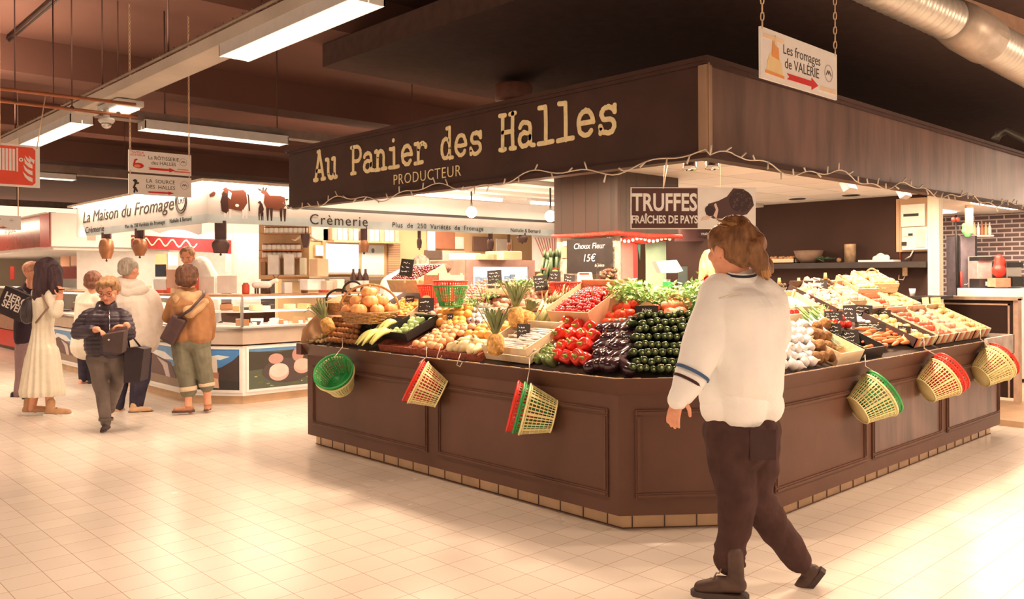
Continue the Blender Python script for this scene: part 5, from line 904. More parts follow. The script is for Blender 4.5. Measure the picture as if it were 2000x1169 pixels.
txt(CF, 'small_lettering', 'Crèmerie', .19, (5.50, 9.592, 2.20), XR, xs=1.05, sp=1.15); txt(CF, 'small_lettering', 'Plus  de  250  Variétés  de  Fromage', .10, (6.78, 9.592, 2.205), XR, sp=1.1, xs=1.02); txt(CF, 'small_lettering', 'Nathalie & Bernard', .085, (9.02, 9.592, 2.21), XR)
c = (4.166, 10.35, 2.47); M = basis(c, YR, ZU); ob('round_emblem', MB().tube([(.17*math.cos(i*.2094), .15*math.sin(i*.2094), .002) for i in range(30)], .006, 5, M, True).tube([(.13*math.cos(i*.2094), .115*math.sin(i*.2094), .002) for i in range(30)], .006, 5, M, True), INK, CF); ob('emblem_lettering', text_bm(MB(), 'L.M.F', .09, M @ Matrix.Translation((0, -.03, 0)), .001), INK, CF)
BRN, BRD, IV = flat(112, 50, 28), flat(64, 32, 22), flat(250, 232, 206)
M = basis((4.37, 9.598, 2.235), XR, ZU) @ Matrix.Diagonal((.82, .95, 1, 1)); b = MB()      # cow print
decal(b, IV, [(.02, .02), (.06, .02), (.07, .12), (.30, .12), (.31, .02), (.35, .02), (.37, .2), (.36, .33), (.10, .35), (.03, .28)], M, 2); decal(b, BRN, [(.0, .10), (.05, .07), (.12, .11), (.28, .09), (.36, .20), (.34, .33), (.30, .36), (.12, .345), (.03, .37), (-.03, .30), (-.02, .2)], M, 3); decal(b, BRD, [(-.03, .08), (.04, .05), (.07, .14), (.05, .30), (-.01, .32), (-.05, .20)], M, 4); decal(b, IV, [(.06, .26), (.10, .23), (.12, .31), (.07, .34)], M, 5); decal(b, IV, ell(.2, .16, .03, .02, 10), M, 5.3); decal(b, BRN, [(-.21, .28), (-.15, .32), (-.12, .30), (-.14, .26), (-.20, .25)], M, 4); decal(b, BRN, [(-.02, .35), (.03, .38), (.06, .36), (.02, .345)], M, 4.5); decal(b, BRD, [(.355, .32), (.385, .30), (.40, .10), (.385, .10), (.372, .28)], M, 4)
for x in (.0, .08, .28, .33): decal(b, IV, [(x, .0), (x+.028, .0), (x+.034, .11), (x-.004, .11)], M, 3.5)
ob('cow_print', b, None, CF); M = basis((4.86, 9.598, 2.22), XR, ZU); b = MB()   # goat and kid print
decal(b, BRN, [(.06, .14), (.26, .13), (.31, .20), (.30, .30), (.24, .315), (.10, .31), (.05, .37), (.0, .37), (-.02, .345), (.03, .32), (.02, .22)], M, 3); decal(b, BRD, [(.0, .37), (.02, .46), (.03, .46), (.02, .37)], M, 3.2); decal(b, BRD, [(.03, .37), (.07, .44), (.08, .435), (.05, .36)], M, 3.2); decal(b, BRD, [(-.06, .39), (-.02, .38), (.0, .36), (-.04, .365)], M, 3.4); decal(b, BRD, [(.30, .28), (.36, .29), (.33, .26)], M, 3)
for x, l in ((.06, 0), (.11, 0), (.24, 0), (.29, 0)): decal(b, BRD, [(x, .0), (x+.018, .0), (x+.03, .16), (x-.01, .16)], M, 3.6)
decal(b, BRD, [(-.05, .09), (.0, .08), (.02, .14), (.0, .2), (-.03, .24), (-.06, .22), (-.03, .2), (-.05, .15)], M, 4)
for x in (-.05, -.02, .0): decal(b, BRD, [(x, 0), (x+.012, 0), (x+.014, .1), (x-.002, .1)], M, 4.2)
ob('goat_print', b, None, CF)
# cow bells hanging from the fascia
BELL = mat('bell_bronze', A(160, 96, 58), .4, .5, var=.2, scale=6); BELD = mat('bell_iron', A(90, 58, 46), .45, .3, var=.15); STRAP = mat('bell_strap', A(84, 54, 44), .7)
def bell(lab, px, py, t, w, h, m, strap=.12, jar=False, strapm=None):
    c = P(px, py, x=4.20) if px < 400 else P(px, py, y=9.63); t = (c-CAM).dot(FW); k = t/FPX; strap = max(.03, 2.20-c.z-h*k/2); W, H_ = w*k/2, h*k; e = empty('cow_bell', c, lab, 'bell', 'cow bells hanging under the cheese fascia'); T = Matrix.Translation(c)
    pr = [(.003, H_/2), (W*.55, H_*.49), (W*.85, H_*.36), (W, H_*.12), (W*.92, -H_*.18), (W*.62, -H_*.44), (W*.60, -H_*.5)] if jar else [(.003, H_/2), (W*.6, H_*.48), (W*.95, H_*.25), (W, 0), (W*.82, -H_*.35), (W*.78, -H_*.5)]
    ob('bell_body', MB().lathe(pr, 20, T, cap=False), m, e); ob('clapper', MB().tube([c, c-Vector((0, 0, H_*.6))], .008, 6).ball(c-Vector((0, 0, H_*.6)), .014), BELD, e); ob('strap', MB().box((-W*.62, H_*.48, -.02), (W*.62, H_*.48+strap, .02), basis(c, RT, ZU)).tube([c+Vector((0, 0, H_*.5)), c+Vector((0, 0, H_*.5+strap+.03))], .012, 6), strapm or STRAP, e)
bell('big bronze bell hanging leftmost under the white fascia', 208, 485, 12.3, 28, 40, BELL, .13, True); bell('big bronze bell hanging second from left', 273, 482, 11.7, 28, 34, BELL, .13, True); bell('black iron bell below the fascia corner', 431, 480, 10.1, 34, 28, BELD, .17)
bell('copper bell hanging beside the cows skull mask', 711, 480, 10.6, 20, 24, BELL, .15); bell('dark long bell hanging above the grey haired vendor', 819, 474, 10.8, 10, 20, BELD, .05); bell('small dark bell before the wooden crates', 958, 476, 11, 14, 20, BELD, .05); bell('tiny pale bell right of the dark ones', 994, 480, 11, 9, 14, BELL, .1); bell('dark square bell near the striped banner', 1020, 466, 10.8, 22, 14, BELD, .02)
c = P(597, 470, y=9.63); e = empty('cow_skull', c, 'dark cow head mask with curved pale horns beside the jar shelves', 'mask'); k = 10.2/FPX; ob('cord', MB().tube([c, (c.x, c.y, 2.24)], .008, 5), BELD, e); ob('face', MB().prism([(-9*k, 14*k), (9*k, 14*k), (7*k, -4*k), (4*k, -14*k), (-4*k, -14*k), (-7*k, -4*k)], -.03, .03, basis(c, RT, ZU)), BELD, e)
b = MB()
for s in (-1, 1): b.tube([c+RT*s*8*k+ZU*11*k, c+RT*s*14*k+ZU*6*k, c+RT*s*22*k+ZU*1*k, c+RT*s*29*k+ZU*3*k], [.02, .016, .012, .003], 7)
ob('horns', b, flat(226, 180, 130), e)
# back wall, shelves, jars, windows inside the cheese stall
struct('wall_back', MB().box((6.2, 11.75, 0), (16.0, 11.85, 2.64)), mat('ochre_wall', A(216, 160, 106), .7, var=.06, scale=2)); struct('ceiling_cheese', MB().box((4.3, 9.7, 2.66), (10.2, 12.9, 2.70)), WHITE)
for x in (5.5, 7.3, 9.0): area('cheese_stall_lamp', (x, 10.9, 2.6), 1.2, .3, 40)
area('cheese_stall_lamp', (4.9, 12.3, 2.6), .3, 1.2, 45)
area('cap_light', (4.075, 12.0, 2.625), .03, 4.7, 15, (.28, 0, -1)); area('cap_light', (7.1, 9.505, 2.625), 5.8, .03, 22, (0, .28, -1))
area('case_light', (4.30, 13.0, 1.262), .05, 5.4, 26, (.35, 0, -1)); area('case_light', (7.3, 9.73, 1.262), 5.2, .05, 26, (0, .35, -1))
def wbox(name, lab, x0, y0, x1, y1, t, dep, m, cat, group=None, inner=None):
    c = P((x0+x1)/2, (y0+y1)/2, t=t) if t < 12 else P((x0+x1)/2, (y0+y1)/2, y=11.745-dep); t = (c-CAM).dot(FW); k = t/FPX; W, H_ = (x1-x0)*k/2, (y1-y0)*k/2; M = basis(c, XR if t > 7 else RT, ZU); W /= .727 if t > 7 else 1; e = empty(name, c, lab, cat, group); ob('body', MB().box((-W, -H_, -dep), (W, H_, 0), M, min(.01, H_*.2)), m, e)
    if inner: ob(inner[0], MB().box((-W*.86, -H_*.86, 0), (W*.86, H_*.86, .006), M), inner[1], e)
    return e, M, W, H_
COOL = mat('cool_glow', (.8, .85, .9), emit=1.0, ecol=(.82, .9, 1.0)); OCHRE = mat('ochre_wood', A(206, 148, 96), .5, var=.1)
wbox('fridge_door', 'tall white cold room door between the bell and the jar shelves', 464, 455, 504, 600, 11.9, .1, ENAM, 'door', inner=('door_leaf', mat('door_leaf', A(236, 214, 186), .4)))
e, M, W, H_ = wbox('serving_hatch', 'bright serving hatch window in the ochre wall', 638, 472, 700, 536, 12.6, .05, OCHRE, 'window', inner=('pane', COOL)); b = MB(); rr = random.Random(6)
for i in range(7): x = W*(-.8+.23*i); b.box((x, -H_*.8, .006), (x+W*rr.uniform(.05, .15), -H_*rr.uniform(-.1, .5), .012), M)
ob('kitchen_ware', b, flat(206, 206, 206), e)
e, M, W, H_ = wbox('notice_board', 'pale window poster with a flame emblem right of the hatch', 706, 474, 750, 541, 12.5, .03, OCHRE, 'poster', inner=('sheet', flat(226, 206, 190))); ob('emblem', MB().prism(ell(0, H_*.55, W*.12, H_*.14), .006, .009, M), flat(110, 100, 100), e); ob('poster_lettering', text_bm(MB(), 'ABC', H_*.14, M @ Matrix.Translation((0, -H_*.35, .007)), .001), flat(150, 120, 100), e) if False else None
wbox('notice_board', 'slatted brown board right of the pale poster', 760, 474, 781, 541, 12.5, .03, grid_mat('slat_board', A(200, 140, 92), A(120, 80, 54), 9, .03, .004, perp='XZ'), 'board')
wbox('window_frame_panel', 'narrow bluish pane left of the serving hatch', 618, 478, 640, 500, 12.4, .04, OCHRE, 'window', inner=('pane', COOL))
e, M, W, H_ = wbox('wall_shelf', 'upper shelf of wrapped packets on the ochre wall', 664, 470, 778, 474, 12.6, .25, OCHRE, 'shelf')
for i in range(13):
    x = -W+.05+i*(2*W-.1)/12
    if i == 5: continue
    o = ob('packet', MB().box((x-.045, H_, -.2), (x+.04, H_+.19, -.06), M, .015), mat('packet_a', A(246, 214, 176)) if i % 3 else mat('packet_b', A(206, 160, 120))); tag(o, f'pale wrapped packet, {ORD[i]} from left on the upper ochre shelf', 'packet', 'packets on the upper ochre shelf')
JGL = mat('jar_cream', A(250, 216, 170), .2, spec=.6); JLID = mat('jar_lid', A(120, 66, 44), .4)
e = empty('jar_rack', P(560, 490, t=11), 'wooden rack with three rows of jars behind the goat print', 'rack')
for r, (y, x0, x1, n) in enumerate(((455, 516, 600, 9), (488, 512, 586, 8), (503, 512, 588, 8))):
    p, q = P(x0, y, t=11.0), P(x1, y, t=11.0); u = (q-p).normalized(); M = basis(p, u, ZU); L_ = (q-p).length; ob('rack_shelf', MB().box((-.03, -.012, -.1), (L_+.03, 0, .05), M), mat('rack_wood', A(186, 104, 62)), e)
    for i in range(n):
        o = bpy.data.objects.new('preserve_jar', K['jar'].body) if 'jar' in K else None
        if 'jar' not in K: K['jar'] = Kind('preserve_jar', MB().lathe([(.034, 0), (.036, .01), (.036, .06), (.03, .07)], 12), JGL, [('lid', MB().lathe([(.033, .068), (.033, .085), (.001, .086)], 12), JLID)], 'jar')
        K['jar'].put(M @ Matrix.Translation((L_*(i+.5)/n, .001, -.02)) @ Matrix.Rotation(-math.pi/2, 4, 'X'), f'small lidded jar, {ORD[i]} from left in the {("top", "middle", "bottom")[r]} row of the rack', 'jars on the wooden rack')
ob('rack_back', MB().box((0, 0, 0), (1, 1, .01), basis(P(506, 545, t=11.12), P(604, 545, t=11.12)-P(506, 545, t=11.12), ZU) @ Matrix.Diagonal(((P(604, 545, t=11.12)-P(506, 545, t=11.12)).length, .78, 1, 1))), OCHRE, e)
p = P(510, 540, t=10.9); o = ob('crate_shelf', MB().box((0, 0, -.3), (.66, .02, .1), basis(p, RT, ZU)), OCHRE); tag(o, 'ochre ledge below the jar rack', 'shelf')
for i, (px, w, h, c) in enumerate(((535, 22, 40, (250, 236, 216)), (565, 20, 42, (252, 240, 224)), (515, 10, 26, (150, 96, 60)), (592, 12, 34, (240, 206, 160)))):
    p = P(px, 540, t=10.95); k = 10.95/FPX; o = ob('wrapped_cheese', MB().box((-w*k/2, .02, -.06), (w*k/2, .02+h*k, .04), basis(p, RT, ZU), .02), flat(*c)); tag(o, f'pale wrapped block, {ORD[i]} on the ledge below the jar rack' if i != 2 else 'dark tin at the left of the ledge below the jar rack', 'package')
# goods on top of and inside the case
rr = random.Random(17); TOPC = [flat(250, 226, 190), flat(232, 170, 120), flat(204, 70, 44), flat(150, 92, 56), flat(246, 200, 150), flat(90, 60, 44), flat(252, 240, 220)]
for i in range(19):
    x = 4.75+i*.27; h = rr.uniform(.07, .2); c = Vector((x, 9.80+rr.uniform(-.04, .04), 1.321)); m = TOPC[rr.randrange(7)]
    if i % 3 == 0: o = ob('preserve_jar', MB().lathe([(.04, 0), (.045, .02), (.045, h*.8), (.03, h*.9), (.032, h), (.001, h)], 12, Matrix.Translation(c)), m)
    else: o = ob('paper_box', MB().box((c.x-.06, c.y-.04, c.z), (c.x+.05, c.y+.04, c.z+h), bev=.006), m)
    tag(o, f'small {"jar" if i % 3 == 0 else "packet"}, {ORD[i] if i < 18 else "last"} from the corner on the cheese counter top', 'jar' if i % 3 == 0 else 'packet', 'goods on the cheese counter top')
for i in range(12):
    y = 10.4+i*.3; h = rr.uniform(.08, .22); c = Vector((4.34+rr.uniform(-.03, .03), y, 1.321)); o = ob('paper_box', MB().box((c.x-.04, c.y-.06, c.z), (c.x+.04, c.y+.06, c.z+h), bev=.006), TOPC[rr.randrange(7)]); tag(o, f'small packet, {ORD[i]} from the corner on the aisle side of the counter top', 'packet', 'goods on the aisle side of the cheese counter')
e = empty('cow_figurine', (4.9, 9.72, 1.33), 'white cow figurine standing on the cheese counter top', 'figurine'); c = P(513, 555, y=9.75); c.z = 1.322+.112
ob('body', remesh(MB().cone(c+RT*-.09, .045, c+RT*.07, .045).cone(c+RT*.08+UP*.01, .03, c+RT*.15+UP*.05, .025).ball(c+RT*.17+UP*.05, .03), .008, 3), IV, e); ob('leg', MB().tube([c-RT*.09-UP*.02, c-RT*.09-UP*.11], .012, 6).tube([c-RT*.06-UP*.02, c-RT*.06-UP*.11], .012, 6).tube([c+RT*.06-UP*.02, c+RT*.06-UP*.11], .012, 6).tube([c+RT*.09-UP*.02, c+RT*.09-UP*.11], .012, 6), BELD, e); ob('horns', MB().tube([c+RT*.15+UP*.08, c+RT*.13+UP*.12], .005, 5).tube([c+RT*.18+UP*.08, c+RT*.20+UP*.12], .005, 5), BELD, e)
CHC = [flat(250, 226, 188), flat(240, 200, 140), flat(228, 170, 104), flat(186, 116, 70), flat(250, 232, 206), flat(92, 58, 44)]
wed = MB().prism([(0, 0), (.14, -.035), (.14, .035)], 0, .07).mesh('wedge'); whl = MB().lathe([(.07, 0), (.075, .01), (.075, .055), (.07, .065), (.001, .065)], 20).mesh('wheel'); blk = MB().box((-.08, -.05, 0), (.08, .05, .07), bev=.008).mesh('block'); CHM = {}
def cheese(loc, i, lab, grp, rz=0, sc=1):
    k = i % 3; key = (k, i % 6)
    if key not in CHM: me = (wed, whl, blk)[k].copy(); me.materials.append(CHC[i % 6]); CHM[key] = me
    o = bpy.data.objects.new('cheese', CHM[key]); COL.objects.link(o); o.matrix_world = Matrix.Translation(loc) @ Matrix.Rotation(rz, 4, 'Z') @ Matrix.Scale(sc, 4); tag(o, lab, 'cheese', grp)
n = 0
for j in range(3):
    for i in range(14):
        x = 4.78+i*.24+rr.uniform(-.03, .03); y = 9.75+j*.20; cheese((x, y, .931 if j < 2 else 1.101), rr.randrange(18), f'cheese, {ORD[i]} from the corner in the {("front", "middle", "raised rear")[j]} row of the case', 'cheeses facing the stall aisle', rr.uniform(0, 3), rr.uniform(.8, 1.15))
    for i in range(12):
        y = 10.45+i*.26; x = 4.31+j*.2; cheese((x, y, .931 if j < 2 else 1.101), rr.randrange(18), f'cheese, {ORD[i]} from the corner in the {("front", "middle", "raised rear")[j]} row on the aisle side', 'cheeses facing the main aisle', rr.uniform(0, 3), rr.uniform(.8, 1.15))
DSH = [flat(70, 46, 40), flat(120, 62, 40), flat(176, 60, 44)]
for i in range(14):
    c = Vector((4.9+i*.3, 9.86+.05*(i % 2), .931)); o = ob('serving_dish', MB().lathe([(.04, 0), (.065, .045), (.06, .045), (.05, .02)], 14, Matrix.Translation(c)), DSH[i % 3]); tag(o, f'small dark dish, {ORD[i]} from the corner between the front cheeses', 'dish', 'dark dishes in the cheese case')
TAGW = flat(252, 236, 214)
for i in range(16): x = 4.8+i*.21; o = ob('price_tag', MB().box((-.03, 0, 0), (.03, .045, .002), basis((x, 9.69, .935+.0*rr.random()), XR, (0, .3, 1))), TAGW); tag(o, f'white price tag, {ORD[i]} from the corner along the cheese case glass', 'price tag', 'white price tags in the cheese case')
# display fridge with boxes on top, seen through the greengrocer's stall
e, M, W, H_ = wbox('display_fridge', 'low display fridge with lit blue white window behind the lettuce', 912, 508, 1042, 600, 9.3, .6, mat('fridge_brown', A(176, 126, 94), .35, .2), 'fridge'); ob('window', MB().box((-W*.82, -H_*.7, 0), (W*.82, H_*.72, .006), M), COOL, e); b = MB()
for i in range(9): x = W*(-.75+.17*i); b.box((x, -H_*.1, .006), (x+W*.13, H_*rr.uniform(.1, .5), .03), M)
ob('contents', b, flat(120, 120, 126), e); ob('door_frame', MB().box((-W*1.01, H_*.72, .001), (W*1.01, H_*1.01, .03), M).box((-W*1.01, -H_, .001), (-W*.82, H_*.72, .03), M).box((W*.82, -H_, .001), (W*1.01, H_*.72, .03), M), mat('fridge_frame', A(140, 96, 74), .4), e)
for i, (x0, x1, y0, c) in enumerate(((912, 938, 494, (250, 214, 176)), (940, 962, 496, (206, 140, 96)), (964, 982, 496, (196, 116, 76)), (984, 1020, 490, (230, 160, 108)))): wbox('cardboard_box', f'cardboard box on the display fridge, {ORD[i]} from left', x0, y0, x1, 507, 9.05, .3, flat(*c), 'box', 'boxes on the display fridge')
wbox('steel_counter', 'tall beige steel cabinet left of the display fridge', 850, 508, 910, 790, 10.2, .5, mat('cab_beige', A(232, 176, 132), .4), 'cabinet')
for i, (x0, y0, x1, y1, c, lab) in enumerate(((836, 450, 850, 490, (246, 214, 178), 'narrow pale wall poster'), (852, 452, 888, 486, (170, 100, 66), 'dark framed picture of hams on the wall'), (890, 462, 906, 486, (244, 222, 196), 'pale stack of plates on the wall shelf'), (832, 488, 862, 506, (110, 80, 60), 'landscape picture leaning on the shelf'), (866, 490, 908, 508, (206, 180, 150), 'pale picture with a dark round shape'), (925, 462, 962, 490, (130, 88, 66), 'brown wall panel behind the bells'), (970, 466, 1000, 492, (236, 200, 164), 'pale bread bin behind the small bells'), (612, 440, 640, 470, (240, 190, 150), 'coloured poster with green figure near the skull mask'), (634, 446, 664, 474, (246, 196, 156), 'framed picture left of the packets'), (622, 505, 640, 540, (220, 160, 110), 'stack of round loaves left of the hatch'), (604, 545, 632, 566, (250, 218, 190), 'pale tray on the rear work top'), (660, 545, 672, 566, (240, 200, 160), 'small canister on the rear work top'), (640, 548, 658, 566, (216, 170, 130), 'brown box on the rear work top'))): wbox('wall_picture' if 'p' in lab[:12] else 'store_item', lab, x0, y0, x1, y1, 12.3 if y0 < 500 else 10.6, .03 if y0 < 500 else .2, flat(*c), 'picture' if 'p' in lab[:12] else 'container')
wbox('work_top', 'long rear work top below the serving hatch', 606, 541, 800, 547, 12.2, .5, STEEL, 'work top')
for i in range(3):
    c = P(690+i*12, 560-2*i, y=9.85); c.z = 1.322+.15; e = empty('wine_bottle', c, f'dark bottle with pale label, {ORD[i]} of three behind the pumpkin basket', 'bottle', 'bottles behind the pumpkin basket'); ob('glass_body', MB().lathe([(.045, -.15), (.045, .05), (.018, .11), (.016, .16), (.001, .16)], 14, Matrix.Translation(c)), BELD, e); ob('bottle_label', MB().lathe([(.046, -.1), (.046, .0)], 14, Matrix.Translation(c), cap=False), IV, e)
b = MB(); M = basis(P(1040, 500, y=9.655), XR, ZU)     # striped banner beside the pillar
BN = empty('striped_banner', P(1060, 490, y=9.655), 'white banner with slanted red brown stripes left of the pillar', 'banner'); ob('cloth', MB().box((0, -.25, -.01), (.55, .54, 0), M), flat(248, 214, 184), BN)
for i in range(8): b.prism([(.05+i*.065, .30), (.075+i*.065, .30), (.28+i*.065*.55, -.05), (.26+i*.065*.55, -.05)], 0, .003, M)
ob('stripes', b, flat(196, 110, 84), BN)
# ------------------------------------------------------------ hanging direction signs
CHN = mat('chain_zinc', A(236, 180, 128), .4, .3)
def chain(p, z1):
    b = MB(); z = p.z; i = 0
    while z < z1:
        M = Matrix.Translation((p.x, p.y, z+.022)) @ Matrix.Rotation(math.pi/2*(i % 2)+.4, 4, 'Z'); b.tube([(.008*math.cos(a), 0, .024*math.sin(a)) for a in [k*math.pi/4 for k in range(8)]], .0032, 5, M, True); z += .040; i += 1
    return b
SGN = mat('sign_panel', A(250, 214, 180), .5, var=.03); SRED = flat(214, 44, 34)
def arrow(b, x, y, w, h, M, m=SRED): decal(b, m, [(x, y), (x+w*.08, y+h*.25), (x, y+h*.5), (x+w*.78, y+h*.5), (x+w*.78, y+h*.78), (x+w, y+h*.25), (x+w*.78, y-h*.28), (x+w*.78, y)], M, 2)
def logo(b, x, y, r, M): strokes(b.use(flat(190, 150, 130)), [ell(x, y, r, r, 14)+[(x+r, y)]], r*.05, M, .002); strokes(b.use(flat(110, 80, 70)), [[(x-r*.6, y-r*.2), (x-r*.2, y+r*.3), (x, y-r*.1), (x+r*.2, y+r*.3), (x+r*.6, y-r*.2)]], r*.07, M, .002)
def hsign(lab, x0, x1, z0, z1, y, art, chains=True, ztop=4.25, grp='hanging direction signs'):
    e = empty('hanging_sign', (x0, y, z1), lab, 'sign', grp); M = basis((x0, y, z0), XR, ZU); ob('panel', MB().box((0, 0, -.012), (x1-x0, z1-z0, 0), M), SGN, e); b = MB(); art(b, x1-x0, z1-z0, M, e)
    if b.bm.faces: ob('artwork', b, None, e)
    if chains:
        for x in (x0+.015, x1-.02): ob('chain', chain(Vector((x, y-.0, z1-.012)), ztop), CHN, e)
    return e
def aV(b, w, h, M, e):
    ob('lettering', text_bm(text_bm(MB(), 'Les fromages', .075, M @ Matrix.Translation((.41, .155, 0)), .001), 'de VALÉRIE', .075, M @ Matrix.Translation((.41, .085, 0)), .001), INK, e); arrow(b, .25, .03, .33, .06, M); logo(b, .70, .13, .045, M); O1, O2 = flat(236, 140, 70), flat(250, 190, 120)
    decal(b, O2, [(.05, .03), (.21, .03), (.195, .10), (.16, .13), (.08, .13), (.06, .09)], M, 2); decal(b, O1, [(.10, .12), (.17, .11), (.165, .17), (.13, .18), (.11, .20)], M, 3); decal(b, O1, [(.04, .03), (.22, .025), (.22, .04), (.04, .045)], M, 3); decal(b, O2, [(.12, .18), (.135, .23), (.15, .18)], M, 3); decal(b, flat(246, 190, 140), [(.02, .20), (.22, .20), (.22, .222), (.02, .222)], M, 2); decal(b, flat(246, 190, 140), [(.60, .025), (.78, .025), (.78, .05), (.60, .05)], M, 2)
hsign('white hanging sign reading Les fromages de VALÉRIE with red arrow', 3.70, 4.50, 2.50, 2.75, 2.15, aV)
def aR(b, w, h, M, e):
    s = w/.60; ob('lettering', text_bm(text_bm(MB(), 'La RÔTISSERIE', .048*s, M @ Matrix.Translation((.33*s, .128, 0)), .001), 'des HALLES', .048*s, M @ Matrix.Translation((.33*s, .082, 0)), .001), INK, e); ob('red_lettering', text_bm(text_bm(MB(), 'TRAITEUR', .028*s, M @ Matrix.Translation((.015, .172, 0)), .001, 'LEFT'), 'RÔTISSEUR', .028*s, M @ Matrix.Translation((.015, .147, 0)), .001, 'LEFT'), SRED, e)
    arrow(b, .18*s, .03, .26*s, .04, M); logo(b, .52*s, .125, .035, M); decal(b, SRED, ell(.09*s, .06, .05*s, .026), M, 2); decal(b, flat(240, 130, 80), ell(.08*s, .055, .03*s, .015), M, 3); strokes(b.use(SRED), [[(.05*s, .07), (.06*s, .11), (.075*s, .115)]], .008, M, .002); decal(b, flat(236, 110, 80), [(.46*s, .05), (.57*s, .05), (.57*s, .058), (.46*s, .058)], M, 2); decal(b, flat(236, 110, 80), [(.43*s, .025), (.59*s, .025), (.59*s, .037), (.43*s, .037)], M, 2)
hsign('upper white sign reading La RÔTISSERIE des HALLES with red arrow', 2.74, 3.32, 2.505, 2.705, 8.0, aR)
def aS(b, w, h, M, e):
    s = w/.60; ob('lettering', text_bm(text_bm(MB(), 'LA  SOURCE', .05*s, M @ Matrix.Translation((.30*s, .115, 0)), .001, sp_ := 'CENTER'), 'DES  HALLES', .05*s, M @ Matrix.Translation((.30*s, .062, 0)), .001), INK, e); arrow(b, .17*s, .02, .26*s, .03, M); logo(b, .53*s, .11, .038, M)
    strokes(b.use(INK), [[(.045, .06), (.06, .10), (.055, .13)], [(.06, .10), (.085, .105)], [(.045, .125), (.06, .13), (.07, .12)], [(.055, .06), (.05, .02)], [(.06, .06), (.075, .03)]], .008, M, .002)
e = hsign('lower white sign reading LA SOURCE DES HALLES with red arrow', 2.74, 3.32, 2.30, 2.485, 8.0, aS, False)
b = MB()
for x in (2.755, 3.30): b.tube([(x, 8.0, 2.48), (x, 8.0, 2.52)], .004, 5)
ob('chain', b, CHN, e)
def aF(b, w, h, M, e):
    Rr = flat(240, 76, 46); WT = flat(255, 236, 214); decal(b, Rr, [(.01, .015), (w-.05, .015), (w-.03, .035), (w-.03, h-.035), (w-.05, h-.015), (.01, h-.015)], M, 2)
    for i in range(7): x = w-.165-.022*i; decal(b, WT, [(x-.016, .115), (x, .115), (x, .275), (x-.016, .275)], M, 3)
    decal(b, WT, [(w-.155, .11), (w-.145, .11), (w-.145, .285), (w-.155, .285)], M, 3); decal(b, WT, ell(w-.125, .20, .015, .015, 10), M, 3); decal(b, Rr, ell(w-.125, .20, .007, .007, 8), M, 4)
    for k in range(3): y = .04+k*.05; x = w-.105; decal(b, WT, [(x-.01+.005*k, y+.075), (x+.02, y+.045), (x+.055, y+.03), (x+.055, y), (x+.03, y+.01), (x+.005, y+.035)], M, 3)
    for k in range(2): x = w-.10+.025*k; decal(b, WT, [(x, .235), (x+.012, .20), (x+.035, .175), (x+.04, .205), (x+.02, .215)], M, 3.4)
e = hsign('red and white fire hose sign with flames hanging at the left', 1.46, 1.76, 2.21, 2.52, 7.0, aF, False); b = MB().tube([(1.74, 7.0, 2.5), (1.80, 7.0, 2.9)], .004, 5).tube([(1.5, 7.0, 2.5), (1.5, 7.0, 4.25)], .004, 5); ob('chain', b, CHN, e)
p, q = P(-2, 420, y=12.0), P(41, 449, y=12.0)
def aW(b, w, h, M, e): arrow(b, w*.3, h*.12, w*.45, h*.14, M); decal(b, flat(120, 90, 80), [(w*.3, h*.7), (w*.62, h*.7), (w*.62, h*.76), (w*.3, h*.76)], M, 2); logo(b, w*.82, h*.65, h*.12, M)
e = hsign('small white direction sign with red arrow at the far left', p.x-.35, q.x, q.z, p.z, 12.0, aW, False); ob('chain', MB().tube([(q.x-.03, 12, p.z), (q.x-.03, 12, 3.9)], .006, 5), CHN, e)
# truffle sign in the corner of the stall
c0 = P(1232, 447, t=5.7); rgt = (P(1476, 447, t=5.7)-c0); W, H_ = rgt.length, .282; M = basis(c0, rgt, ZU); e = empty('truffle_sign', c0, 'hanging sign reading TRUFFES FRAÎCHES DE PAYS with truffle picture', 'sign'); ob('panel', MB().box((0, 0, -.008), (W, H_, 0), M), SGN, e)
ob('brown_field', MB().box((.006, .006, 0), (W*.535, H_-.006, .0015), M), flat(86, 46, 36), e); ob('lettering', text_bm(text_bm(MB(), 'TRUFFES', .165, M @ Matrix.Translation((W*.27, .125, .0015)), .001, xs=.70, off=.004), 'FRAÎCHES DE PAYS', .073, M @ Matrix.Translation((W*.27, .04, .0015)), .001, xs=.73, off=.002), flat(250, 214, 184), e)
b = MB(); rr = random.Random(4); TD, TB, TL = flat(84, 50, 42), flat(60, 36, 32), flat(232, 176, 140)
decal(b, flat(255, 222, 180), [(W*.54, .01), (W*.99, .01), (W*.99, H_-.01), (W*.54, H_-.01)], M, 1); decal(b, TD, [(W*.60, .10), (W*.66, .07), (W*.80, .07), (W*.93, .10), (W*.985, .16), (W*.97, .22), (W*.90, .27), (W*.82, .275), (W*.77, .22), (W*.70, .19), (W*.62, .17)], M, 2); decal(b, TB, ell(W*.88, .19, W*.095, .075, 22), M, 3)
for i in range(46): a = rr.uniform(0, 6.28); q = rr.random()**.5; decal(b, flat(104, 66, 54) if i % 2 else TD, ell(W*.88+W*.09*q*math.cos(a), .19+.07*q*math.sin(a), .006, .005, 6), M, 4+i*.02)
decal(b, TL, [(W*.66, .09), (W*.685, .07), (W*.70, .13), (W*.68, .175), (W*.665, .165), (W*.68, .13)], M, 5); decal(b, TB, ell(W*.63, .125, W*.035, .035, 14, .5), M, 5.4); decal(b, TL, [(W*.56, .055), (W*.62, .065), (W*.655, .09), (W*.62, .085), (W*.58, .08)], M, 5.8)
ob('truffle_picture', b, None, e); b = MB()
for x in (W*.26, W*.31): q = M @ Vector((W*.26, H_-.01, 0)); b.tube([q, M @ Vector((x+.02, .58, 0))], .0035, 5)
q = M @ Vector((W*.72, H_, 0)); b.tube([q, q+ZU*.3], .0015, 4); ob('string', b, mat('string_pale', A(236, 180, 130)), e)
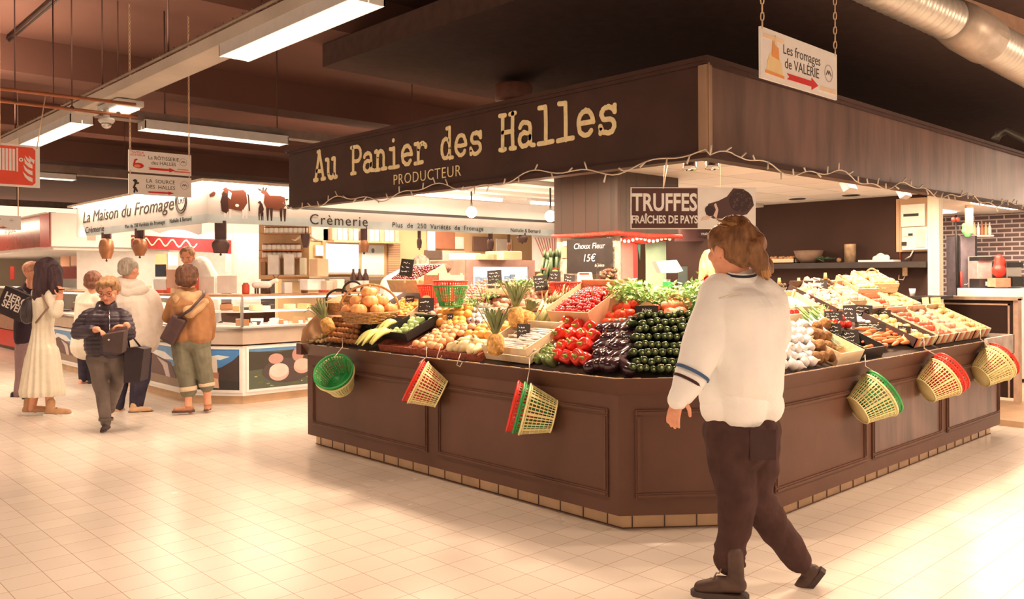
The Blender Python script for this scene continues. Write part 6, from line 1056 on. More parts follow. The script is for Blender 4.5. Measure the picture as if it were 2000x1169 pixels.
# ------------------------------------------------------------ stalls further back, hall edges, café
FAR = mat('far_wall_cream', A(246, 200, 152), .7, var=.10, scale=.8)
struct('wall_far', MB().box((-9, 27, 0), (24, 27.1, 2.9)), FAR); struct('wall_east', MB().box((17.5, -8, 0), (17.6, 27, 4.2)), mat('east_wall', A(200, 140, 100), .7)); 
RB = mat('red_enamel', A(190, 44, 34), .35, var=.08); RBD = mat('red_glass', A(150, 44, 36), .2, var=.2, scale=3)
e = empty('butcher_fascia', (4.05, 15.5, 2.1), 'red butcher stall fascia with white milk can panel behind the fire sign', 'fascia'); ob('red_board', MB().box((4.05, 16.0, 2.06), (4.12, 26, 2.60)), RBD, e); ob('red_corner', MB().box((4.03, 15.5, 2.05), (4.14, 16.05, 2.62)), RB, e); ob('lamp_edge', MB().box((3.98, 15.5, 2.60), (4.12, 26, 2.62)), WHITE, e); ob('underside', MB().box((4.12, 15.6, 2.0), (8, 25, 2.06)), WHITE, e)
ob('white_panel', MB().box((4.05, 15.44, 2.05), (6.6, 15.5, 2.61)), WHITE, e); txt(e, 'red_lettering', 'Triperie', .20, (4.045, 18.6, 2.38), YR, flat(250, 200, 170), xs=1.3, shear=.2); txt(e, 'red_lettering', "Boeuf & Agneau", .17, (4.045, 19.3, 2.2), YR, flat(250, 200, 170), xs=1.3) if False else None
M = basis((4.55, 15.435, 2.16), XR, ZU); b = MB(); G1, G2 = flat(176, 142, 110), flat(214, 190, 164)
for x, s in ((.05, 1.0), (.22, .92)): decal(b, G1 if x < .1 else G2, [(x, 0), (x+.14*s, 0), (x+.14*s, .2*s), (x+.10*s, .25*s), (x+.11*s, .29*s), (x+.03*s, .29*s), (x+.04*s, .25*s), (x, .2*s)], M, 2+x)
decal(b, BRN, ell(-.03, .36, .04, .05, 10), M, 3); decal(b, BRD, [(-.07, .41), (.0, .43), (.02, .40), (-.04, .385)], M, 4); decal(b, BRD, ell(.2, .42, .03, .015, 8, .4), M, 3); decal(b, flat(226, 206, 186), ell(.36, .36, .09, .06, 14, .7), M, 2.6); ob('milk_can_picture', b, None, e)
BC = [(4.5, 25), (4.5, 18.3), (5.0, 17.8), (12, 17.8)]
def bstrip(d, th, z0, z1, mb=None): 
    mb = mb or MB(); mb.box((4.5-d, 18.3, z0), (4.5-d+th, 25, z1)); p, q = Vector((4.5-d, 18.3, 0)), Vector((5.0, 17.8-d, 0)); mb.box((0, z0, -th), ((q-p).length, z1, 0), basis(p, q-p, ZU)); return mb.box((5.0, 17.8-d, z0), (12, 17.8-d+th, z1))
e = empty('butcher_counter', (4.6, 18, 0), 'long red based butcher display counter at the far left', 'counter'); ob('red_base', bstrip(0, .5, .08, .42), RB, e); ob('plinth', bstrip(-.05, .4, 0, .08), BELD, e); ob('steel_front', bstrip(.03, .5, .44, .74), mat('steel_brown', A(176, 116, 84), .3, .4), e); ob('deck', bstrip(.06, .9, .78, .86), ENAM, e); ob('glass_front', gsheet([(4.48, 25), (4.48, 18.3), (5.0, 17.78), (12, 17.78)], .86, 1.3), GLASS, e); ob('top_shelf', bstrip(0, .4, 1.3, 1.33), WHITE, e)
rr = random.Random(31); MEATC = [flat(232, 150, 130), flat(214, 110, 92), flat(250, 220, 200), flat(196, 90, 76), flat(246, 190, 170)]
for j in range(2):
    for i in range(18):
        y = 18.4+i*.32; x = 4.6+j*.25; o = ob('meat_tray', MB().box((x, y, .862+.10*j), (x+.22, y+.28, .88+.10*j)).use(MEATC[rr.randrange(5)]).box((x+.02, y+.03, .88+.10*j), (x+.2, y+.25, .93+.10*j), bev=.015), ENAM) if False else None
        b = MB().use(ENAM).box((x, y, .862+.10*j), (x+.22, y+.28, .88+.10*j)); b.use(MEATC[rr.randrange(5)]).box((x+.02, y+.03, .88+.10*j), (x+.2, y+.25, .93+.10*j), bev=.015); o = ob('meat_tray', b); tag(o, f'tray of pink meat, {ORD[i]} along the {("front", "rear")[j]} row of the butcher counter', 'meat tray', 'meat trays in the butcher counter')
for i in range(14):
    x = 5.1+i*.3; b = MB().use(ENAM).box((x, 17.9, .862), (x+.26, 18.2, .88)); b.use(MEATC[rr.randrange(5)]).box((x+.02, 17.93, .88), (x+.24, 18.17, .95), bev=.015); o = ob('meat_tray', b); tag(o, f'tray of pale meat, {ORD[i]} along the end of the butcher counter', 'meat tray', 'meat trays at the counter end')
struct('wall_butcher', MB().box((6.6, 19.6, 0), (6.7, 26, 2.1)).box((6.6, 20.6, 0), (13, 20.7, 2.1)), mat('butcher_wall', A(255, 226, 190), .5, var=.05)); area('butcher_lamp', (5.2, 20.5, 2.0), .3, 4, 120); area('butcher_lamp', (7.5, 18.6, 2.0), 2.5, .3, 80); area('butcher_lamp', (3.4, 20.5, 2.58), .2, 5, 40, (.6, 0, -1))
def board(name, lab, x0, y0, x1, y1, t, col, cat, grp=None, dep=.03, right=None):
    c = P((x0+x1)/2, (y0+y1)/2, t=t); k = t/FPX; M = basis(c, right or RT, ZU); o = ob(name, MB().box((-(x1-x0)*k/2, -(y1-y0)*k/2, -dep), ((x1-x0)*k/2, (y1-y0)*k/2, 0), M), flat(*col)); tag(o, lab, cat, grp); return M, (x1-x0)*k, (y1-y0)*k
for i, (x0, y0, x1, y1, t, col, lab) in enumerate(((118, 492, 136, 520, 19, (240, 160, 110), 'orange wall panel above the butcher counter, left'), (138, 488, 162, 518, 18.8, (244, 176, 130), 'orange wall panel above the butcher counter, middle'), (122, 520, 152, 544, 18.6, (120, 50, 36), 'dark red poster on the butcher wall'), (112, 487, 124, 495, 18.9, (214, 54, 40), 'red shelf strip at the butcher, left'), (163, 487, 175, 494, 18.5, (214, 54, 40), 'red shelf strip at the butcher, middle'), (176, 487, 186, 495, 18.5, (200, 50, 38), 'red shelf strip at the butcher, right'), (176, 499, 184, 530, 18.4, (110, 60, 44), 'dark narrow pillar at the butcher'), (188, 486, 192, 530, 18.4, (226, 110, 90), 'pink patterned post at the butcher'), (0, 487, 22, 492, 20, (220, 60, 44), 'red strip at the far left edge'), (20, 520, 27, 545, 20, (214, 60, 44), 'red bottle like banner at the far left'), (1212, 470, 1240, 745, 12.2, (244, 150, 120), 'pink booth wall behind the pillar'), (1238, 466, 1246, 750, 12, (214, 50, 40), 'red upright beside the pink booth wall'), (1262, 462, 1316, 740, 12.3, (196, 206, 150), 'pale green booth wall behind the scale'), (1322, 470, 1352, 745, 12, (226, 150, 150), 'pink flowered panel behind the scale'), (1318, 447, 1420, 471, 11.5, (84, 46, 38), 'dark perforated sign board behind the truffle sign'), (1352, 448, 1470, 748, 11.8, (126, 66, 46), 'brown partition behind the walking woman'), (1318, 468, 1324, 560, 11.9, (90, 52, 40), 'dark upright at the edge of the brown partition'), (1325, 520, 1350, 560, 11.7, (86, 86, 70), 'dark green bin behind the scale'))): board('booth_panel' if x0 > 1000 else 'wall_panel', lab, x0, y0, x1, y1, t, col, 'panel')
M, w, h = board('sign_strip', 'small lettered strip on the dark perforated board', 1364, 450, 1398, 462, 11.45, (70, 38, 32), 'sign'); p = M @ Vector((0, -h*.22, .002)); o = ob('maison_sign_lettering', text_bm(MB(), 'maison', h*.7, M @ Matrix.Translation((0, -h*.2, .002)), .001), flat(250, 220, 196)); o.name = 'wall_lettering'; tag(o, 'white lettering maison on the dark strip', 'lettering')
o = ob('bunting', MB().prism([(0, 0), (.06, 0), (.05, -.28)], 0, .004, basis(P(1243, 470, t=11.98), RT, ZU)), flat(60, 96, 70)); tag(o, 'dark green pennant beside the red upright', 'pennant')
b = MB(); rr = random.Random(8)
for i in range(14): b.ball(P(1212+i*8, 468+3*math.sin(i), t=11.9), .022, seg=8, rings=5)
o = ob('fairy_lights', b, mat('fairy_glow', (1, .8, .5), emit=2.5, ecol=(1, .8, .5))); tag(o, 'row of warm bulbs along the booth behind the pillar', 'fairy lights'); o = ob('tinsel_garland', MB().tube([P(1207, 463, t=12.1), P(1250, 470, t=11.95), P(1320, 462, t=12.2)], .05, 8), GAR); tag(o, 'red tinsel garland on the booth behind the pillar', 'garland'); area('booth_lamp', P(1270, 440, t=11.2), 1, .3, 30)
# red valance of a far stall seen over the cheese counter
p, q = P(240, 463, t=15), P(470, 476, t=13.5); M = basis(q, p-q, ZU); o = basis(p, q-p, ZU); L_ = (q-p).length; e = empty('red_valance', p, 'red valance with flowing script behind the bronze bells', 'valance'); ob('cloth', MB().box((-1, -.17, -.02), (L_, .05, 0), o), mat('valance_red', A(150, 34, 32), .6), e); ob('script', strokes(MB(), [[(.2+.05*i, -.05+.06*math.sin(i*.9)) for i in range(36)]], .012, o, .003), flat(246, 196, 140), e); ob('scallops', MB().prism([(-1, .05)]+[(x*.05, .10+.08*abs(math.sin(x*.16))) for x in range(-19, int(L_/.05))]+[(L_, .05)], -.02, 0, o), ENAM, e)
area('far_stall_lamp', P(300, 440, t=13.6), 2.5, .4, 55, (.3, .8, -.9)); M, w, h = board('wall_panel', 'broad white back wall of the far stall below the red valance', 150, 487, 470, 570, 15.5, (255, 236, 210), 'panel', dep=.05)
for i, (x0, y0, x1, y1, c, lab) in enumerate(((304, 496, 326, 530, (206, 120, 74), 'brown framed panel behind the beige jacket woman'), (328, 492, 348, 518, (244, 190, 150), 'orange poster on the white stall wall'), (303, 516, 323, 540, (70, 66, 66), 'black square sign on a stake at the cheese counter'), (325, 526, 346, 562, (226, 160, 120), 'poster with a smiling face at the cheese counter'), (300, 545, 324, 566, (244, 206, 180), 'pale upright packets beside the poster'), (392, 540, 418, 572, (252, 232, 214), 'white notice on the cheese counter glass'), (424, 538, 462, 572, (252, 226, 204), 'white notice by the counter corner'), (440, 480, 458, 530, (240, 190, 150), 'orange banner beside the iron bell'), (458, 470, 464, 560, (206, 110, 60), 'orange upright of the cheese stall'))): board('counter_notice' if y0 > 510 else 'wall_panel', lab, x0, y0, x1, y1, 10.9 if y0 > 510 else 14.5, c, 'notice' if y0 > 510 else 'panel')
# half wall and café behind the right end
e = empty('bar_partition', (10.8, 3.4, 0), 'dark panelled bar partition with pale edge at the right end', 'partition'); ob('panel', MB().box((10.80, 3.06, .1), (10.86, 4.9, 1.22)), DKW, e); ob('top_ledge', MB().box((10.72, 3.03, 1.22), (10.95, 4.9, 1.26)), mat('ledge_wood', A(214, 160, 116), .4), e); ob('end_trim', MB().box((10.77, 3.03, .05), (10.90, 3.08, 1.24)).box((10.78, 3.12, .1), (10.80, 3.14, 1.18)).box((10.78, 3.12, 1.16), (10.80, 4.9, 1.18)), mat('trim_rose', A(206, 150, 112), .4), e)
struct('trim_step', MB().box((9.4, 2.6, 0), (14, 6, .06)), PLTILE); o = ob('green_board', MB().box((11.1, 2.86, .06), (11.2, 3.0, 1.1)), flat(70, 76, 60)); tag(o, 'dark green board edge at the right border', 'board')
BR = grid_mat('grey_bricks', A(124, 88, 72), A(216, 170, 140), .20, .066, .010, .8, .5, 'YZ', .6); BRX = BR
struct('wall_cafe', MB().box((13.6, 2.2, 0), (13.7, 8, 2.39)), BR); struct('ceiling_cafe', MB().box((9.92, 2.72, 2.39), (13.5, 6.5, 2.43)), WHITE)
for y, lab in ((4.3, 'first glowing ceiling panel in the café'), (3.1, 'second glowing ceiling panel in the café')): o = ob('ceiling_panel_light', MB().box((11.0, y, 2.372), (12.6, y+.5, 2.389), bev=.005), LAMP); tag(o, lab, 'ceiling light', 'glowing café ceiling panels')
area('cafe_light', (11.9, 4.0, 2.35), 1.2, 1.2, 70)
def cafe(name, lab, x0, y0, x1, y1, t, m, cat, dep=.3, inner=None): return wbox(name, lab, x0, y0, x1, y1, t, dep, m, cat, inner=inner) if False else cafe2(name, lab, x0, y0, x1, y1, t, m, cat, dep)
def cafe2(name, lab, x0, y0, x1, y1, t, m, cat, dep):
    c = P((x0+x1)/2, (y0+y1)/2, t=t); k = t/FPX; W, H_ = (x1-x0)*k/2, (y1-y0)*k/2; M = basis(c, RT, ZU); e = empty(name, c, lab, cat); ob('body', MB().box((-W, -H_, -dep), (W, H_, 0), M, min(.01, W*.2)), m, e); return e, M, W, H_
BLK = mat('chalk_door', A(112, 86, 76), .35, var=.2)
e, M, W, H_ = cafe2('chalk_fridge', 'tall dark fridge door covered in white menu writing', 1877, 460, 1906, 738, 11.9, BLK, 'fridge', .4); b = MB(); rr = random.Random(12)
for i in range(15): y = H_*(.32-.075*i); strokes(b, [[(-W*.55+j*W*.12, y+rr.uniform(-.012, .012)) for j in range(rr.randint(5, 10))]], .005, M @ Matrix.Translation((0, 0, .001)), .001, 3)
ob('menu_writing', b, CHALK, e); ob('handle', MB().tube([M @ Vector((-W*1.1, H_*.5, .03)), M @ Vector((-W*1.1, H_*.25, .03))], .014, 8), REDP, e); ob('door_edge', MB().box((-W*1.3, -H_, -.02), (-W*1.15, H_, .0), M).box((W*1.05, -H_, -.02), (W*1.2, H_, 0), M), BLACK, e)
e, M, W, H_ = cafe2('coffee_grinder', 'grey coffee dispenser with black base in the café', 1909, 500, 1938, 562, 11.6, mat('grinder_grey', A(196, 158, 130), .3, .4), 'coffee machine', .25); ob('head', MB().box((-W*1.02, H_*.72, -.2), (W*1.02, H_*.97, .03), M), BLACK, e); ob('base', MB().box((-W*1.02, -H_, -.2), (W*1.02, -H_*.42, .05), M), BLACK, e); ob('screen', MB().box((-W*.2, -H_*.85, .05), (W*.45, -H_*.6, .055), M), METALW, e)
c = P(1951, 528, t=11.4); e = empty('juice_dispenser', c, 'bright red rounded juice dispenser in the café', 'dispenser'); ob('tank', remesh(MB().cone(c+UP*.02, .075, c+UP*.17, .05).ball(c, .09).ball(c+UP*.12+RT*.03, .06), .012, 4), REDP, e); ob('drip_tray', MB().box((-.1, -.22, -.1), (.1, -.10, .1), basis(c, RT, ZU)), mat('orange_tub', A(240, 120, 80)), e)
e, M, W, H_ = cafe2('espresso_machine', 'dark chrome espresso machine at the right border', 1966, 512, 1996, 562, 11.5, STEEL, 'coffee machine', .35); ob('group_head', MB().box((-W*.9, -H_*.9, 0), (W*.6, -H_*.1, .12), M, .01), BLACK, e); ob('top', MB().box((-W, H_*.6, 0), (W*.7, H_, .08), M), BLACK, e)
cafe2('back_counter', 'marble fronted café counter under the machines', 1908, 563, 2040, 740, 11.3, mat('marble', A(240, 212, 186), .3, var=.1, scale=4), 'counter', .5); cafe2('menu_board', 'long white sloping menu board under the café ceiling', 1925, 425, 2060, 452, 12.6, ENAM, 'menu board', .05); cafe2('rear_window', 'pale café window with greenish reflections', 1908, 462, 2040, 510, 13.0, flat(206, 190, 156), 'window', .04)
e, M, W, H_ = cafe2('bottle_shelf', 'small shelf of bottles above the café fridge', 1905, 458, 1942, 462, 12.0, WHITE, 'shelf', .15)
for i in range(5): c = M @ Vector((-W*.8+i*W*.4, H_, -.07)); o = ob('bottle', MB().lathe([(.022, 0), (.024, .02), (.024, .10), (.009, .14), (.009, .18), (.001, .18)], 10, Matrix.Translation(c)), (flat(236, 170, 110), flat(250, 230, 200), flat(200, 110, 70))[i % 3]); tag(o, f'small bottle, {ORD[i]} from left on the café shelf', 'bottle', 'bottles on the café shelf')
o = ob('hanging_plant', remesh(MB().ball(P(1887, 450, t=11.8), .06).ball(P(1884, 440, t=11.8), .04).ball(P(1890, 457, t=11.8), .05), .015, 1), flat(110, 150, 80)); tag(o, 'green glass ball ornament above the café fridge', 'ornament')
for i, (px, y0, y1, w) in enumerate(((1837, 395, 460, 8), (1895, 392, 455, 12))): c = P(px, (y0+y1)/2, t=10.6); k = 10.6/FPX; o = ob('cafe_post', MB().box((-w*k/2, -(y1-y0)*k/2-.0, -.05), (w*k/2, .42, .0), basis(c, RT, ZU)), mat('post_orange', A(220, 150, 96), .5)); tag(o, ('left', 'right')[i]+' orange wooden post hanging from the café ceiling', 'post')
o = ob('wall_pipe', MB().tube([P(1867, 420, t=11.9), P(1868, 470, t=11.9), P(1870, 640, t=11.9)], .014, 6), BLACK); tag(o, 'thin dark pipe on the brick wall beside the fridge', 'pipe'); o = ob('ribbon_bow', MB().ball(P(1862, 428, t=11.8), .03).ball(P(1870, 428, t=11.8), .03), REDP); tag(o, 'small red bow on the café brick wall', 'bow')
# ------------------------------------------------------------ people
SKIN = mat('skin', A(228, 140, 96, 1.0), .5, var=.06, scale=30); 
def cloth(n, c, **k): return mat('cloth_'+n, A(*c, 1.0), .85, **{**dict(var=.10, scale=14, bump=.25, bscale=35, spec=.15), **k})
def hairm(n, c): return mat('hair_'+n, A(*c, 1.0), .5, var=.45, scale=16, bump=.8, bscale=45, stretch=(2.5, 2.5, .5))
def wrinkle(me, amp, sc, stretch=(1, 1, .5), off=0):
    ns = [v.normal.copy() for v in me.vertices]
    for v, n in zip(me.vertices, ns):
        p = Vector((v.co.x*stretch[0]*sc+off, v.co.y*stretch[1]*sc, v.co.z*stretch[2]*sc)); v.co += n*amp*noise.noise(p)
    return me
class Fig:                                             # a figure standing at distance t; joints by where they are seen plus depth d (m), radii in picture points
    def __init__(s, t): s.t = t; s.k = t/FPX
    def p(s, x, y, d=0): return P(x, y, t=s.t+d)
    def limb(s, mb, pts, seg=14):
        for (x, y, d, r), (x2, y2, d2, r2) in zip(pts[:-1], pts[1:]): mb.cone(s.p(x, y, d), r*s.k, s.p(x2, y2, d2), r2*s.k, seg)
        return mb
    def ball(s, mb, x, y, d, rx, ry, rd, roll=0): mb.ball((0, 0, 0), (rx*s.k, ry*s.k, rd*s.k), basis(s.p(x, y, d), RT, UP) @ Matrix.Rotation(roll, 4, 'Z'), 18, 12); return mb
    def body(s, mb, lab, vox=.007, sm=4): s.o = ob('person', remesh(mb, vox, sm), SKIN); tag(s.o, lab, 'person'); return s.o
    def add(s, name, mb, m, vox=.009, sm=4, wr=None, lab=None):
        me = remesh(mb, vox, sm)
        if wr: wrinkle(me, *wr)
        return ob(name, me, m, s.o, lab)
def hand(mb, w, d, pn, side=1, s=1.0, curl=.5, spread=.12):     # wrist, finger direction, palm facing, thumb side
    d = Vector(d).normalized(); pn = Vector(pn); pn = (pn-d*pn.dot(d)).normalized(); lat = d.cross(pn)*side
    for k in (-1.2, -.4, .4, 1.2): mb.cone(w+d*.012*s+lat*.014*k*s, .014*s, w+d*.078*s+lat*.018*k*s, .0115*s, 10)
    for k, ln in ((-1.35, .058), (-.45, .072), (.45, .078), (1.35, .070)):
        b = w+d*.082*s+lat*.0185*k*s; dd = (d+lat*k*spread*.5).normalized(); r = .0092*s
        for j, f in enumerate((.45, .32, .25)):
            a = curl*(.5+.5*j); dd2 = (dd*math.cos(a)+pn*math.sin(a)).normalized(); e = b+dd2*ln*f*s; mb.cone(b, r, e, r*.9, 10); b = e; r *= .92; dd = dd2
    b = w+d*.025*s+lat*.028*s; e = b+(d*.6+lat*.65+pn*.35).normalized()*.042*s; mb.cone(b, .013*s, e, .0105*s, 10); e2 = e+(d*.85+lat*.2+pn*.5).normalized()*.032*s; mb.cone(e, .0105*s, e2, .0085*s, 10); return mb
def headface(f, mb, x, y, d, rx, ry, look, tilt=0):      # skull, jaw, nose, ears; look = world direction of the face
    c = f.p(x, y, d); L = Vector(look); L.z = 0; L.normalize(); sd = L.cross(UP); k = f.k; L = (L*math.cos(tilt)-UP*math.sin(tilt)).normalized(); up = sd.cross(L); W, H_ = rx*k, ry*k; D = H_*.88
    M = Matrix.Translation(c) @ Matrix((sd, L, up)).transposed().to_4x4(); f.hm = M; f.hd = (W, D, H_)
    mb.ball((0, -.05*D, .18*H_), (W, D, H_*.82), M); mb.ball((0, .22*D, -.35*H_), (W*.78, D*.68, H_*.62), M); mb.ball((0, .62*D, -.72*H_), (W*.36, D*.26, H_*.24), M)
    mb.cone(M @ Vector((0, .86*D, .10*H_)), W*.10, M @ Vector((0, 1.06*D, -.22*H_)), W*.17); mb.ball((0, .84*D, -.47*H_), (W*.30, D*.10, H_*.07), M); mb.ball((0, .80*D, .20*H_), (W*.55, D*.10, H_*.09), M)
    for s in (-1, 1): mb.ball((s*W*.98, -.05*D, -.08*H_), (W*.14, D*.22, H_*.26), M); mb.ball((s*W*.5, .62*D, -.22*H_), (W*.28, D*.22, H_*.2), M)
    return mb
def faceparts(f, brow, lip):
    M, (W, D, H_) = f.hm, f.hd
    for s in (-1, 1):
        o = ob('eye', MB().ball((s*W*.40, .80*D, .06*H_), (W*.15, D*.07, H_*.065), M), mat('eye_white', (.7, .68, .65), .2), f.o); ob('pupil', MB().ball((s*W*.40, .86*D, .055*H_), (W*.07, D*.03, H_*.055), M), BLACK, o)
        ob('eyebrow', MB().tube([M @ Vector((s*W*.18, .93*D, .22*H_)), M @ Vector((s*W*.42, .90*D, .27*H_)), M @ Vector((s*W*.66, .76*D, .21*H_))], W*.05, 6), brow, f.o)
    ob('lips', MB().ball((0, .925*D, -.45*H_), (W*.26, D*.05, H_*.035), M).ball((0, .925*D, -.50*H_), (W*.22, D*.05, H_*.04), M), lip, f.o)
def shoe(f, name, x, y, d, ln, hgt, dirv, m, sole, parent=None, laces=None, pitch=0):
    k = f.k; c = f.p(x, y, d); D = Vector(dirv); D.z = 0; D.normalize(); sd = D.cross(UP); M = Matrix.Translation(c) @ Matrix((sd, D, UP)).transposed().to_4x4() @ Matrix.Rotation(-pitch, 4, 'X'); L = ln*k; H_ = hgt*k
    b = MB().cone(Vector((0, -.30*L, max(H_*.3, L*.15))), L*.15, Vector((0, .05*L, max(H_*.28, L*.14))), L*.155, 14, M).cone(Vector((0, .05*L, max(H_*.26, L*.14))), L*.155, Vector((0, .38*L, L*.13)), L*.13, 14, M).cone(Vector((0, -.26*L, H_*.4)), L*.15, Vector((0, -.24*L, H_)), L*.15, 14, M)
    o = ob(name, remesh(b, max(.004, L*.025), 3), m, f.o); pts = [(-.13, -.44), (-.15, -.2), (-.13, .05), (-.17, .3), (-.11, .52), (0, .57), (.11, .52), (.17, .3), (.13, .05), (.15, -.2), (.13, -.44), (0, -.49)]
    ob('sole', MB().prism([(px*L, py*L) for px, py in pts], -.005, L*.085, M), sole, o)
    if laces: ob('laces', MB().tube([M @ Vector(((-1)**i*L*.08, L*(.0+.05*i), H_*.62-L*.05*i)) for i in range(6)], L*.016, 5), laces, o)
    return o
NAVY = cloth('navy', (54, 48, 52)); 
# -- walking woman in the white jumper, nearest the viewer
f = Fig(4.0); FACE = (-RT*.55+FW*.8)
b = MB(); headface(f, b, 1430, 486, 0, 42, 55, FACE, .05); f.limb(b, [(1438, 520, .02, 26), (1445, 570, .02, 30)])
f.limb(b, [(1400, 590, -.05, 18), (1366, 692, -.10, 16), (1330, 768, -.16, 13)]); hand(b, f.p(1328, 770, -.16), f.p(1310, 826, -.20)-f.p(1328, 770, -.16), RT*.5+FW*.6, 1, 1.0, .38)
f.limb(b, [(1445, 600, .02, 50), (1450, 780, .02, 50)]); f.limb(b, [(1422, 840, 0, 34), (1430, 910, -.03, 28), (1440, 975, -.06, 22), (1432, 1040, -.03, 18), (1420, 1100, -.01, 16)]); f.limb(b, [(1476, 840, .04, 34), (1474, 910, .03, 28), (1468, 965, .02, 22), (1500, 1010, .07, 20), (1556, 1088, .14, 15)])
f.body(b, 'woman walking past in a white jumper and dark jeans with her hair tied up', .0055, 3)
HB = hairm('blond_brown', (128, 76, 40)); M, (W, D, H_) = f.hm, f.hd
b = MB(); b.ball((0, -.14*D, .30*H_), (W*1.14, D*1.08, H_*.82), M); b.ball((0, -.55*D, .05*H_), (W*1.05, D*.66, H_*.75), M); b.ball((0, -.2*D, .86*H_), (W*.62, D*.6, H_*.34), M); b.ball((W*.3, -.98*D, .12*H_), (W*.5, D*.4, H_*.42), M)
f.limb(b, [(1466, 486, -.10, 22), (1482, 508, -.10, 19), (1494, 528, -.10, 14), (1498, 545, -.10, 6)]); f.limb(b, [(1472, 494, -.06, 14), (1496, 512, -.06, 12), (1504, 530, -.07, 7)])
for s in (-1, 1): b.cone(M @ Vector((s*W*.95, .35*D, .45*H_)), W*.2, M @ Vector((s*W*1.02, -.25*D, .2*H_)), W*.25)
f.add('hair', b, HB, .008, 2, (.012, 26, (1, 1, .6)))
b = MB(); rr = random.Random(3)
for i in range(60):
    a = rr.uniform(-1.2, 1.2); p0 = M @ Vector((W*1.1*math.sin(a), -D*1.05*math.cos(a)*.6+.2*D, H_*rr.uniform(.5, 1.05))); p2 = M @ Vector((W*.35+W*.2*rr.uniform(-1, 1), -D*1.25, H_*rr.uniform(-.1, .25))); p1 = lerp(p0, p2, .5); cc = M.translation; p1 = cc+(p1-cc).normalized()*max((p1-cc).length, H_*1.08); b.tube([p0, p1, p2], .0035, 5)
for i in range(26): q = f.p(1466+rr.uniform(-14, 14), 484, -.12); r2 = f.p(1490+rr.uniform(-9, 10), 516, -.13); b.tube([q, r2, f.p(1498+rr.uniform(-8, 8), 540+rr.uniform(-6, 6), -.12)], .0045, 5)
ob('hair_strands', b, hairm('blond_light', (170, 108, 58)), f.o)
JUM = mat('jumper_white', (.92, .95, .98), .9, var=.05, scale=6, bump=.3, bscale=50)
b = MB(); f.limb(b, [(1408, 572, .0, 40), (1492, 574, .04, 38)]); f.limb(b, [(1444, 548, .01, 30), (1446, 590, .02, 60)]); f.limb(b, [(1412, 600, .0, 52), (1420, 760, .0, 50)]); f.limb(b, [(1482, 600, .04, 52), (1484, 760, .02, 48)]); f.limb(b, [(1450, 620, -.06, 60), (1452, 740, -.05, 62)]); f.limb(b, [(1408, 775, .0, 42), (1488, 772, .0, 42)])
f.limb(b, [(1402, 580, -.02, 42), (1382, 640, -.08, 41), (1368, 690, -.12, 38), (1345, 742, -.16, 29), (1332, 768, -.17, 22)]); f.limb(b, [(1500, 584, .06, 40), (1508, 650, .18, 36), (1500, 700, .30, 30)])
f.add('jumper', b, JUM, .009, 5, (.016, 7, (1, 1, .7)))
b = MB(); f.limb(b, [(1410, 794, .0, 43), (1488, 790, .0, 43)]); f.limb(b, [(1450, 780, -.06, 47), (1450, 800, -.06, 45)]); b2 = f.add('jumper_hem', b, JUM, .009, 3)
b = MB(); f.limb(b, [(1335, 762, -.168, 24), (1324, 780, -.175, 20)]); f.add('cuff', b, JUM, .006, 2)
def band(f, name, pa, pb, r, w, m):
    a, c = f.p(*pa), f.p(*pb); d = (c-a).normalized(); R_ = r*f.k; ob(name, MB().lathe([(R_, -w), (R_*1.03, -w*.5), (R_*1.03, w*.5), (R_, w)], 26, aim(a, d), cap=False), m, f.o)
band(f, 'sleeve_stripe', (1352, 728, -.153), (1332, 768, -.17), 33.5, .008, cloth('stripe_blue', (74, 86, 100))); band(f, 'sleeve_stripe', (1344, 744, -.16), (1332, 768, -.17), 30, .007, cloth('stripe_dark', (70, 42, 34)))
b = MB(); c = f.p(1445, 536, .01); ob('collar', MB().lathe([(.085, -.02), (.078, .005), (.074, .022), (.070, .022)], 26, aim(c, UP*.95-FW*.25), cap=False), JUM, f.o); ob('collar_stripe', MB().lathe([(.079, .004), (.0765, .016)], 26, aim(c, UP*.95-FW*.25), cap=False), NAVY, f.o)
ob('yoke_seam', MB().tube([f.p(1440+x*9, 580-6*math.cos(x*.5), -.145+.0035*x*x*.3) for x in range(-4, 6)], .0025, 5), cloth('seam', (226, 186, 146)), f.o)
JE = cloth('dark_jeans', (74, 44, 34), var=.18)
b = MB(); f.limb(b, [(1428, 822, .0, 40), (1476, 822, .0, 40)]); f.limb(b, [(1450, 858, -.05, 50), (1448, 876, -.05, 48)]); f.limb(b, [(1422, 840, .0, 50), (1430, 910, -.03, 45), (1440, 975, -.06, 38), (1432, 1040, -.03, 31), (1422, 1092, -.01, 28)]); f.limb(b, [(1476, 840, .04, 50), (1474, 910, .03, 46), (1468, 965, .02, 38), (1500, 1010, .07, 34), (1548, 1076, .13, 29), (1560, 1092, .15, 27)])
for i in range(4): f.ball(b, 1424+i % 2*3, 1064+i*12, -.01, 31, 8, 31)
f.add('jeans', b, JE, .009, 3, (.010, 14, (1, 1, 1)))
ob('back_pocket', MB().box((-.06, -.07, -.004), (.06, .07, .004), basis(f.p(1490, 868, -.165), RT, UP), .003), cloth('pocket', (70, 44, 36)), f.o)
BOOT, BSOLE = mat('boot_leather', A(78, 48, 34), .5, var=.3, scale=15), mat('boot_sole', A(70, 48, 38), .7)
shoe(f, 'boot', 1410, 1164, -.06, 104, 84, -RT*.9+FW*.25, BOOT, BSOLE, laces=mat('lace_tan', A(150, 110, 80))); shoe(f, 'boot', 1584, 1146, .17, 98, 48, -RT*.9+FW*.25, BOOT, BSOLE, pitch=.95)
